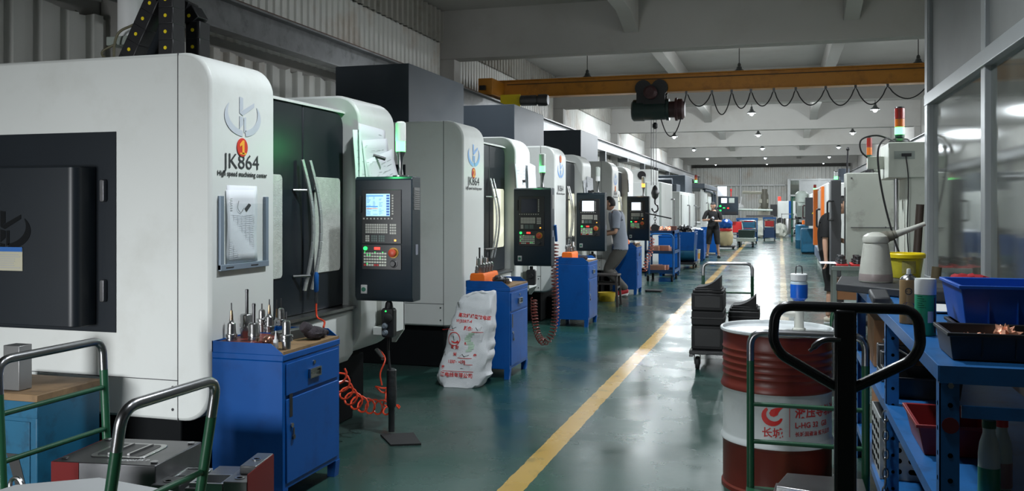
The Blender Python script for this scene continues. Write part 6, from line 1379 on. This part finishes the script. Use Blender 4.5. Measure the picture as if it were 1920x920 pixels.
# floor tray before cabinet 4
o = put('rubber_pad', MB().prism(rrect(-0.15, -0.12, 0.15, 0.12, 0.05), 'z', 0, 0.03), RUBBER, None, loc=(-2.22, 16.5, 0.001)); tag(o, 'flat black rubber pad on the floor beside the fourth blue cabinet', 'pad')
# stool and low things by the worker
sto = thing('wooden_stool', 'dark square stool with crossbars that the grey-shirted worker leans on', 'stool', (-2.62, 13.95, 0))
DWD = mat('dark_stained_wood', (0.025, 0.02, 0.018), 0.5)
put('seat', MB().box((-0.2, -0.17, 0.47), (0.2, 0.17, 0.50)), DWD, sto, 0.006)
for sx in (-1, 1):
    for sy in (-1, 1): put('leg', MB().bar((sx*0.17, sy*0.14, 0.47), (sx*0.2, sy*0.165, 0.0), 0.032, 0.032, (0, 1, 0)), DWD, sto)
for sy in (-1, 1): put('crossbar', MB().box((-0.19, sy*0.15-0.01, 0.34), (0.19, sy*0.15+0.01, 0.37)), DWD, sto)
for sx in (-1, 1): put('crossbar', MB().box((sx*0.18-0.01, -0.15, 0.28), (sx*0.18+0.01, 0.15, 0.31)), DWD, sto)
o = put('yellow_tub', MB().lathe([(0.13, 0), (0.15, 0.14), (0.145, 0.14), (0.12, 0.01)], (-2.75, 14.65, 0.001), 22), mat('dull_yellow_tub', (0.45, 0.33, 0.02), 0.5)); tag(o, 'dull yellow tub on the floor seen through the stool legs', 'tub')
# sack stand and far carts
sk = thing('cream_sack', 'cream sack with red band and blue cover on a low dolly, beyond the black-shirted worker', 'sack', (-1.95, 34.2, 0))
put('dolly', MB().box((-0.35, -0.35, 0.06), (0.35, 0.35, 0.12)), BLACKP, sk, 0.01)
for x in (-0.28, 0.28):
    for y in (-0.28, 0.28): put('wheel', MB().cyl((x-0.02, y, 0.035), (x+0.02, y, 0.035), 0.033), RUBBER, sk)
put('sack_body', blob(MB(), (0, 0, 0.42), 0.27, 0.25, 0.42, 14, amp=0.18, n=24, m=18), mat('cream_woven_cloth', (0.52, 0.42, 0.24), 0.8), sk); put('red_band', MB().lathe([(0.24, 0.66), (0.25, 0.72), (0.22, 0.76)], (0, 0, 0), 22), RED, sk)
put('blue_cover', blob(MB(), (0.0, 0, 0.90), 0.25, 0.24, 0.2, 8, amp=0.3), BLUE, sk); put('blue_white_lamp', MB().ball((0.05, -0.2, 1.05), 0.045), mat('blue_work_light', (0.25, 0.35, 1.0), 0.3, emit=8), sk)
def fold_chair(x, y, rz, label):
    t = thing('red_folding_frame', label, 'frame', (x, y, 0), rz, 'red seats and frames in the distance')
    put('seat_back', MB().box((-0.2, 0.0, 0.5), (0.2, 0.04, 0.95)), RED, t, 0.01)
    for s in (-1, 1): put('frame_leg', MB().cyl((s*0.2, 0.0, 0.9), (s*0.24, -0.45, 0.0), 0.018).cyl((s*0.2, -0.1, 0.45), (s*0.24, 0.3, 0.0), 0.018), GREYMET, t)
    put('seat_slats', MB().box((-0.2, -0.35, 0.40), (0.2, 0.0, 0.43)), DSTEEL, t)
fold_chair(-1.72, 38.2, 0.2, 'red-backed metal seat, left of the far blue cart'); fold_chair(-1.35, 41.0, -0.2, 'higher red-backed seat behind the far blue cart')
dt = thing('bin_trolley', 'grey trolley carrying a dark green bin, parked far down the aisle', 'trolley', (-1.62, 35.6, 0))
put('deck', MB().box((0, 0, 0.22), (0.72, 0.9, 0.36)), GREYMET, dt, 0.01); put('dark_green_bin', MB().tray(0.06, 0.05, 0.36, 0.68, 0.85, 0.66, 0.02, 0.02), mat('dark_green_bin_plastic', (0.012, 0.03, 0.025), 0.4), dt, 0.008)
for x in (0.1, 0.6):
    for y in (0.12, 0.78): put('caster', MB().cyl((x-0.025, y, 0.07), (x+0.025, y, 0.07), 0.07).box((x-0.015, y-0.015, 0.07), (x+0.015, y+0.015, 0.23)), RUBBER, dt)
put('push_rail', MB().tube(fillet([(0.0, 0.9, 0.3), (-0.25, 1.0, 0.35), (-0.3, 1.6, 0.5)], 0.1), 0.02, 8), CHROME, dt)
def far_cart(x, y, w, label, bin_m):
    t = thing('blue_tool_cart', label, 'cart', (x, y, 0), 0, 'blue carts in the far aisle')
    put('carcass', MB().box((0, 0, 0.15), (w, 0.7, 0.62)), BD, t, 0.01); put('top_tray', MB().tray(-0.02, -0.02, 1.0, w+0.02, 0.72, 1.08, 0.02), BLUE2, t)
    for xx in (0, w-0.04):
        for yy in (0, 0.66): put('post', MB().box((xx, yy, 0.1), (xx+0.04, yy+0.04, 1.0)), BLUE2, t)
    put('front_bin', MB().box((0.08, -0.05, 0.66), (w-0.08, 0.4, 0.92)), bin_m, t, 0.02); put('handle', MB().tube(fillet([(0.05, -0.08, 0.5), (0.05, -0.08, 0.98), (w-0.05, -0.08, 0.98), (w-0.05, -0.08, 0.5)], 0.1), 0.02, 8), CHROME, t)
    for xx in (0.05, w-0.05):
        for yy in (0.06, 0.64): put('caster', MB().cyl((xx-0.02, yy, 0.05), (xx+0.02, yy, 0.05), 0.05).box((xx-0.01, yy-0.01, 0.05), (xx+0.01, yy+0.01, 0.15)), RUBBER, t)
far_cart(-1.78, 39.3, 0.85, 'blue tool cart with teal bin and chrome handle behind the grey trolley', TEAL)
far_cart(-0.75, 42.5, 0.55, 'second blue cart with a red bin, right of the teal-bin cart', RED)
# manual milling machine at the far end
def knee_mill(x, y, label, m):
    t = thing('knee_milling_machine', label, 'machine', (x, y, 0))
    put('column', MB().prism([(-0.3, 0), (0.35, 0), (0.3, 1.5), (-0.1, 1.75), (-0.3, 1.5)], 'y', 0, 0.7), m, t, 0.04); put('table', MB().box((-0.9, -0.5, 1.0), (0.5, -0.1, 1.12)), DSTEEL, t); put('knee', MB().box((-0.35, -0.5, 0.45), (0.2, 0.0, 1.0)), m, t, 0.03)
    put('ram', MB().box((-0.25, -0.7, 1.75), (0.25, 0.6, 1.98)), m, t, 0.03); put('spindle_head', MB().lathe([(0.08, 1.3), (0.16, 1.45), (0.2, 1.6), (0.2, 2.2), (0.14, 2.3), (0.14, 2.5)], (0.05, -0.55, 0), 18), mat('olive_brown_gear', (0.16, 0.15, 0.12), 0.5), t)
    put('long_arm', MB().cyl((-1.1, 0.2, 2.35), (0.2, -0.2, 2.30), 0.08).cyl((0.0, -0.2, 1.8), (0.1, -0.2, 2.35), 0.05), m, t); put('work_lamp', MB().ball((-1.25, -0.3, 1.55), 0.22, (1, 1, 0.9)).cyl((-1.2, -0.3, 1.7), (-1.15, 0, 2.1), 0.03), PLWHITE, t)
knee_mill(-0.85, 50.0, 'cream manual milling machine with round white lamp near the far wall', mat('cream_cast_enamel', (0.48, 0.46, 0.38), 0.5))
bw = thing('small_blue_white_machine', 'white machine with blue stripe and red beacon at the far wall', 'machine', (-0.15, 54.0, 0))
put('body', MB().box((0, 0, 0.1), (1.0, 1.5, 1.9)), MW, bw, 0.03); put('blue_stripe', MB().box((0.62, -0.01, 0.1), (0.78, 0.0, 1.9)), BLUE, bw); put('dark_port', MB().cyl((0.15, 0.0, 0.75), (0.15, -0.02, 0.75), 0.2), BLACKP, bw); put('beacon', MB().cyl((0.1, 0.3, 1.9), (0.1, 0.3, 2.15), 0.08), LED_R, bw); put('plinth', MB().box((0.05, 0.05, 0), (0.95, 1.45, 0.1)), MBLK, bw); put('dark_screen_door', MB().box((-0.4, -0.1, 1.0), (-0.02, 0.0, 1.7)), BLACKP, bw, 0.01)
o = put('bulk_sack', blob(MB(), (0, 0, 0.36), 0.5, 0.45, 0.5, 31, amp=0.3, n=26, m=16), mat('pale_bulk_sack', (0.42, 0.43, 0.38), 0.7), None, loc=(-0.95, 47.0, 0.0)); tag(o, 'pale bulky sack on the floor before the cream milling machine', 'sack')
o = put('bulk_sack', blob(MB(), (0, 0, 0.33), 0.33, 0.33, 0.42, 35, amp=0.3, n=26, m=16), _m['pale_bulk_sack'], None, loc=(0.0, 47.3, 0.0)); tag(o, 'smaller pale sack right of the bulky sack', 'sack')
ft = thing('far_wire_cart', 'grey wire cart with chrome bin beside the far door', 'cart', (0.05, 49.6, 0)); put('frame', MB().box((0, 0, 0.1), (0.04, 0.04, 1.2)).box((0.6, 0, 0.1), (0.64, 0.04, 1.2)).box((0, 0, 1.16), (0.64, 0.5, 1.2)).box((0, 0, 0.1), (0.64, 0.5, 0.14)), CHROME, ft); put('chrome_bin', MB().lathe([(0.2, 0.15), (0.22, 0.9), (0.2, 0.95)], (0.32, 0.25, 0), 18), STEEL, ft); put('wheels', MB().cyl((0.05, 0.1, 0.05), (0.09, 0.1, 0.05), 0.05).cyl((0.55, 0.1, 0.05), (0.59, 0.1, 0.05), 0.05), RUBBER, ft)
# ================================================================ PEOPLE
def skin(name, V, E, RR, m, parent, lv=2):
    me = bpy.data.meshes.new('tmp'); me.from_pydata([tuple(v) for v in V], E, []); o = bpy.data.objects.new('tmp', me); COL.objects.link(o)
    o.modifiers.new('skin', 'SKIN'); sd = o.modifiers.new('sub', 'SUBSURF'); sd.levels = lv; sd.render_levels = lv
    if not me.skin_vertices: bpy.context.view_layer.update()
    sv = me.skin_vertices[0].data if me.skin_vertices else None
    for i, r in enumerate(RR): sv[i].radius = (r if isinstance(r, tuple) else (r, r)); 
    sv[0].use_root = True
    dg = bpy.context.evaluated_depsgraph_get(); dg.update()
    me2 = bpy.data.meshes.new_from_object(o.evaluated_get(dg)); bpy.data.objects.remove(o)
    mb = MB(); mb.add([v.co.copy() for v in me2.vertices], [tuple(p.vertices) for p in me2.polygons], True); bpy.data.meshes.remove(me2)
    return mb
def head_mb(c, yaw, pitch, s=1.0):
    """egg-shaped head, face towards -Y before turning"""
    mb = MB(); n, m = 28, 20; vs = []; fs = []
    for k in range(m+1):
        th = PI*k/m
        for i in range(n):
            a = 2*PI*i/n; x, y, z = math.sin(th)*math.cos(a), math.sin(th)*math.sin(a), math.cos(th)
            w = 1.0 if z > -0.1 else 1-0.38*(-z-0.1)
            X = 0.076*x*w; Y = 0.096*y*(1.0 if y > 0 else 0.93); Z = 0.118*z
            if y < 0:
                g = lambda a0, b0, sa, sb: math.exp(-((X-a0)/sa)**2-((Z-b0)/sb)**2)
                Y -= 0.022*g(0, -0.022, 0.011, 0.022)+0.006*g(0, -0.062, 0.022, 0.008)+0.010*g(0, -0.098, 0.02, 0.014)+0.005*g(0, 0.03, 0.05, 0.012)
                Y += 0.009*g(0.03, 0.008, 0.014, 0.010)+0.009*g(-0.03, 0.008, 0.014, 0.010)
            vs.append(Vector((X, Y, Z)))
    for k in range(m):
        for i in range(n):
            j = (i+1) % n; fs.append((k*n+i, (k+1)*n+i, (k+1)*n+j, k*n+j))
    mb.add(vs, fs, True)
    for sx in (-1, 1): mb.ball((sx*0.076, 0.012, -0.005), 0.03, (0.32, 0.6, 1.0), 10, 6)
    T = Matrix.Translation(c) @ Matrix.Rotation(yaw, 4, 'Z') @ Matrix.Rotation(pitch, 4, 'X') @ Matrix.Scale(s, 4)
    hair = MB(); hv = [v*1.0 for v in vs]; 
    hm = []
    for v in vs:
        q = Vector(v); q = Vector((q.x*1.09, q.y*1.08+0.004, q.z*1.07+0.004)); hm.append(q)
    hf = [f for f in fs if all((hm[i].z > 0.055-0.0 or (hm[i].y > -0.012 and hm[i].z > -0.055)) for i in f)]
    hair.add(hm, hf, True)
    face = MB()
    for sx in (-1, 1):
        face.ball((sx*0.031, -0.082, 0.006), 0.010, (1.2, 0.5, 0.45), 8, 5); face.ball((sx*0.031, -0.087, 0.028), 0.018, (1, 0.3, 0.2), 8, 5)
    face.ball((0, -0.094, -0.060), 0.02, (1, 0.3, 0.22), 10, 5)
    for q in (mb, hair, face): q.xf(T)
    return mb, hair, face
def hand_fingers(mb, wrist, dirn, side, curl=0.5, s=1.0):
    """five separate fingers rooted in the palm; dirn: forearm direction, side: thumb side"""
    d = Vector(dirn).normalized(); sd = (Vector(side)-d*Vector(side).dot(d)).normalized(); pn = d.cross(sd)
    pal = Vector(wrist)+d*0.075*s
    for i, (off, ln_) in enumerate(((0.030, 0.070), (0.010, 0.078), (-0.010, 0.072), (-0.029, 0.056))):
        p = pal+sd*off*s; pts = [p-d*0.02, p]; cu = 0
        for k, f in enumerate((0.42, 0.33, 0.25)):
            cu += curl*(0.6+0.3*k); pts.append(pts[-1]+(d*math.cos(cu)+pn*math.sin(cu))*ln_*f*s)
        mb.tube(pts, [0.010*s, 0.0095*s, 0.009*s, 0.008*s, 0.006*s], 7)
    p = Vector(wrist)+d*0.025*s+sd*0.022*s; t = (d*0.7+sd*0.7).normalized()
    mb.tube([p, p+t*0.035*s, p+(t*0.5+d*0.5+pn*0.25).normalized()*0.065*s, p+(t*0.3+d*0.7+pn*0.35).normalized()*0.085*s], [0.013*s, 0.011*s, 0.009*s, 0.007*s], 7)
SKIN = mat('warm_skin', (0.50, 0.29, 0.20), 0.55, var=0.06, vs=20); HAIR = mat('short_black_hair', (0.010, 0.009, 0.009), 0.6, bump=0.4, bs=120)
def person(label, loc, rotz, J, wear, head_yaw=0, head_pitch=0.0, s=1.0, hand_side=None):
    t = thing('person', label, 'person', loc, rotz); v = lambda k: Vector(J[k])
    order = ['pelvis', 'waist', 'chest', 'collar', 'neck', 'shL', 'elL', 'wrL', 'paL', 'shR', 'elR', 'wrR', 'paR', 'hiL', 'knL', 'anL', 'hiR', 'knR', 'anR']
    for sd in 'LR': 
        if 'pa'+sd not in J: J['pa'+sd] = tuple(v('wr'+sd)+(v('wr'+sd)-v('el'+sd)).normalized()*0.07)
        J['th'+sd] = tuple(v('hi'+sd).lerp(v('kn'+sd), 0.45)); J['ca'+sd] = tuple(v('kn'+sd).lerp(v('an'+sd), 0.3)); J['fa'+sd] = tuple(v('el'+sd).lerp(v('wr'+sd), 0.3))
        J['ua'+sd] = tuple(v('sh'+sd).lerp(v('el'+sd), 0.35))
    order += ['thL', 'thR', 'caL', 'caR', 'faL', 'faR', 'uaL', 'uaR']; ix = {k: i for i, k in enumerate(order)}
    rad = dict(pelvis=(0.125, 0.10), waist=(0.125, 0.095), chest=(0.14, 0.105), collar=(0.085, 0.07), neck=0.052, shL=0.058, uaL=0.047, elL=0.037, faL=0.037, wrL=0.024, paL=(0.036, 0.016), hiL=0.085, thL=0.075, knL=0.052, caL=0.052, anL=0.034)
    for k in list(rad): 
        if k.endswith('L'): rad[k[:-1]+'R'] = rad[k]
    E = [('pelvis', 'waist'), ('waist', 'chest'), ('chest', 'collar'), ('collar', 'neck')]
    for d in 'LR': E += [('collar', 'sh'+d), ('sh'+d, 'ua'+d), ('ua'+d, 'el'+d), ('el'+d, 'fa'+d), ('fa'+d, 'wr'+d), ('wr'+d, 'pa'+d), ('pelvis', 'hi'+d), ('hi'+d, 'th'+d), ('th'+d, 'kn'+d), ('kn'+d, 'ca'+d), ('ca'+d, 'an'+d)]
    body = skin('body', [J[k] for k in order], [(ix[a], ix[b]) for a, b in E], [rad[k] for k in order], SKIN, t, 3)
    nb = len(body.v); bodyf = list(body.f)
    vol = sum(body.v[f[0]].dot(body.v[f[1]].cross(body.v[f[2]])) for f in bodyf)
    if vol < 0: bodyf = [f[::-1] for f in bodyf]
    hm, hair, face = head_mb(v('head'), head_yaw, head_pitch, s); k0 = len(body.v)
    body.add(hm.v, hm.f, True)
    for d in 'LR':
        dr_ = v('pa'+d)-v('wr'+d); hand_fingers(body, v('wr'+d), dr_, hand_side or (0, -0.3, 1), 0.5)
        f_ = v('toe'+d)-v('an'+d); body.tube([v('an'+d), v('an'+d)+Vector((f_.x, f_.y, 0))*0.3+Vector((0, 0, -0.04)), v('toe'+d)], [0.034, 0.036, 0.026], 10)
    put('body', body, SKIN, t); put('hair', hair, HAIR, t); put('face_features', face, mat('dark_brow_and_lip', (0.09, 0.035, 0.03), 0.6), t)
    # clothes: parts of the body surface lifted outwards along the normals
    import collections
    nrm = [Vector((0, 0, 0)) for _ in range(nb)]
    for f in bodyf:
        a, b_, c_ = body.v[f[0]], body.v[f[1]], body.v[f[2]]; q = (b_-a).cross(c_-a)
        for i in f: nrm[i] += q
    cen = Vector(J['waist'])
    bones = [(a, b_) for a, b_ in E]
    cls = []
    for i in range(nb):
        best = None
        for k, (a, b_) in enumerate(bones):
            A = v(a); B = v(b_); ab = B-A; tt = max(0, min(1, (body.v[i]-A).dot(ab)/ab.length_squared)); ra = rad[a][0] if isinstance(rad.get(a), tuple) else rad.get(a, 0.06)
            d_ = (body.v[i]-(A+ab*tt)).length/ra
            if best is None or d_ < best[0]: best = (d_, bones[k], tt)
        cls.append(best)
    for nm, test, grow, m in wear:
        keep = [f for f in bodyf if all(test(cls[i][1], cls[i][2], body.v[i]) for i in f)]
        used = sorted({i for f in keep for i in f}); mp = {u: k for k, u in enumerate(used)}
        gm2 = MB(); gm2.add([body.v[i]+nrm[i].normalized()*(grow(cls[i][1], body.v[i])+0.006*noise.noise(body.v[i]*9)) for i in used], [tuple(mp[i] for i in f) for f in keep], True)
        o = put(nm, gm2, m, t); sdm = o.modifiers.new('cloth_thickness', 'SOLIDIFY'); sdm.thickness = 0.006; sdm.offset = 1
    return t
def shoes(t, J, m, sole, dz=0.0, nm='shoe'):
    for d in 'LR':
        a = Vector(J['an'+d]); o = Vector(J['toe'+d]); heel = a+(a-o).normalized()*0.05; heel.z = max(min(a.z-0.05, heel.z), 0.03)
        mb = MB().tube([heel+Vector((0, 0, 0.01)), a+Vector((0, 0, -0.035)), a.lerp(o, 0.5)+Vector((0, 0, -0.02)), o, o+(o-a).normalized()*0.03], [0.03, 0.045, 0.045, 0.038, 0.02], 12)
        s_ = put(nm, mb, m, t); put('sole', MB().bar(heel+Vector((0, 0, -0.025)), o+(o-a).normalized()*0.03+Vector((0, 0, -0.022)), 0.075, 0.018), sole, s_)
# black-shirted standing worker
J = dict(pelvis=(0, 0, 0.93), waist=(0, 0.0, 1.06), chest=(0, 0.0, 1.26), collar=(0, -0.0, 1.40), neck=(0, -0.02, 1.47), head=(0, -0.055, 1.585), shL=(0.185, 0, 1.385), elL=(0.24, -0.02, 1.12), wrL=(0.04, -0.25, 1.13), shR=(-0.185, 0, 1.385), elR=(-0.30, -0.05, 1.14), wrR=(-0.08, -0.27, 1.17),
         hiL=(0.09, 0, 0.88), knL=(0.13, -0.02, 0.48), anL=(0.16, 0.02, 0.08), toeL=(0.19, -0.15, 0.04), hiR=(-0.09, 0, 0.88), knR=(-0.13, -0.02, 0.48), anR=(-0.17, 0.02, 0.08), toeR=(-0.21, -0.14, 0.04))
BT = mat('black_cotton', (0.008, 0.008, 0.009), 0.85)
TOR = {('pelvis', 'waist'), ('waist', 'chest'), ('chest', 'collar')}
def is_arm(b, t, lim):
    if b[0] == 'collar' and b[1] in ('shL', 'shR'): return True
    if b[0] in ('shL', 'shR'): return True
    return b[0] in ('uaL', 'uaR') and t < lim
def shirt(hem, lim, loose, m, nm='t_shirt', neck=1.43):
    return (nm, lambda b, t, p: (p.z > hem and ((b in TOR and p.z < neck) or is_arm(b, t, lim) or b[0] == 'pelvis')) , lambda b, p: loose if b in TOR or b[0] == 'pelvis' else loose*0.7, m)
def pants(top, bottom, loose, m, nm='shorts'):
    return (nm, lambda b, t, p: p.z < top and p.z > bottom and (b[0] in ('pelvis', 'hiL', 'hiR', 'thL', 'thR', 'knL', 'knR', 'caL', 'caR')), lambda b, p: loose, m)
tee = [shirt(0.86, 0.8, 0.022, BT), pants(1.0, 0.42, 0.022, BT)]
pf = at(1337, 483, z=0)
pp = person('person in black t-shirt and black shorts standing, looking down at gloved hands', (pf.x, pf.y, 0), 0.05, J, tee, -0.15, 0.30)
shoes(pp, J, BLACKP, BLACKP)
gb_ = MB()
for d in 'LR': a = Vector(J['wr'+d]); b_ = Vector(J['pa'+d]); dd = (b_-a).normalized(); blob(gb_, a+dd*0.06, 0.05, 0.045, 0.04, 3); hand_fingers(gb_, a+dd*0.0, dd, (0, -0.3, 1), 0.5, 1.15)
put('work_gloves', gb_, BLACKP, pp)
pl = MB(); blob(pl, (0.02, -0.150, 1.25), 0.045, 0.006, 0.05, 4); put('white_shirt_print', MB().add([(0.0+0.04*math.cos(a), -0.150, 1.22+0.05*math.sin(a)*(1 if i % 2 else 0.6)) for i, a in enumerate([2*PI*k/14 for k in range(14)])], [tuple(range(14))]), PAPER, pp)
# grey-shirted worker, facing left, knee forward
J = dict(pelvis=(0.12, 0, 0.86), waist=(0.10, 0.0, 1.0), chest=(0.05, 0.0, 1.24), collar=(0.02, 0, 1.42), neck=(-0.03, 0, 1.50), head=(-0.09, 0, 1.61), shL=(0.06, 0.17, 1.40), elL=(0.02, 0.22, 1.13), wrL=(-0.25, 0.12, 1.10), shR=(0.06, -0.17, 1.40), elR=(0.06, -0.22, 1.12), wrR=(-0.20, -0.14, 1.06),
         hiL=(0.12, 0.09, 0.82), knL=(-0.10, 0.10, 0.46), anL=(0.16, 0.12, 0.09), toeL=(0.02, 0.13, 0.045), hiR=(0.12, -0.09, 0.82), knR=(-0.12, -0.10, 0.46), anR=(0.22, -0.12, 0.14), toeR=(0.09, -0.13, 0.05))
GS = mat('grey_work_shirt', (0.27, 0.30, 0.36), 0.8, bump=0.2, bs=25); GTX = mat('dark_grey_trousers', (0.085, 0.082, 0.075), 0.8)
wr = [shirt(0.80, 0.7, 0.034, GS, 'work_shirt', 1.455), pants(0.95, 0.12, 0.024, GTX, 'trousers')]
pf = at(1160, 556, z=0)
pp = person('person in grey work shirt and trousers with red shoes, bent knees, hidden behind a pendant', (pf.x-0.09, pf.y+0.1, 0), 0, J, wr, -PI/2, 0.15)
# shoes point right/down: red sneakers with white soles
shoes(pp, J, mat('red_canvas', (0.42, 0.02, 0.03), 0.6), PLWHITE, nm='sneaker')
# worker on the right edge of the aisle, mostly behind the dark door
J = dict(pelvis=(0, 0, 0.93), waist=(0.0, 0.0, 1.06), chest=(0.0, 0.0, 1.26), collar=(0.04, 0, 1.40), neck=(0.09, -0.0, 1.47), head=(0.165, -0.0, 1.575), shL=(0.05, 0.18, 1.39), elL=(0.1, 0.22, 1.12), wrL=(0.3, 0.1, 1.05), shR=(-0.04, -0.18, 1.39), elR=(-0.06, -0.22, 1.10), wrR=(-0.05, -0.24, 0.86),
         hiL=(0, 0.09, 0.88), knL=(0.03, 0.09, 0.48), anL=(0.02, 0.10, 0.08), toeL=(0.16, 0.11, 0.04), hiR=(0, -0.09, 0.88), knR=(0.02, -0.10, 0.48), anR=(-0.02, -0.12, 0.08), toeR=(0.12, -0.13, 0.04))
tee3 = [shirt(0.84, 0.8, 0.024, BT), pants(1.0, 0.42, 0.024, BT)]
pf = at(1547, 603, z=0)
pp = person('person in black shirt and shorts at the right, mostly hidden by the beige machine door', (pf.x+0.05, pf.y+0.02, 0), 0, J, tee3, PI/2, 0.25)
shoes(pp, J, mat('cream_shoe', (0.5, 0.45, 0.36), 0.6), PLWHITE)
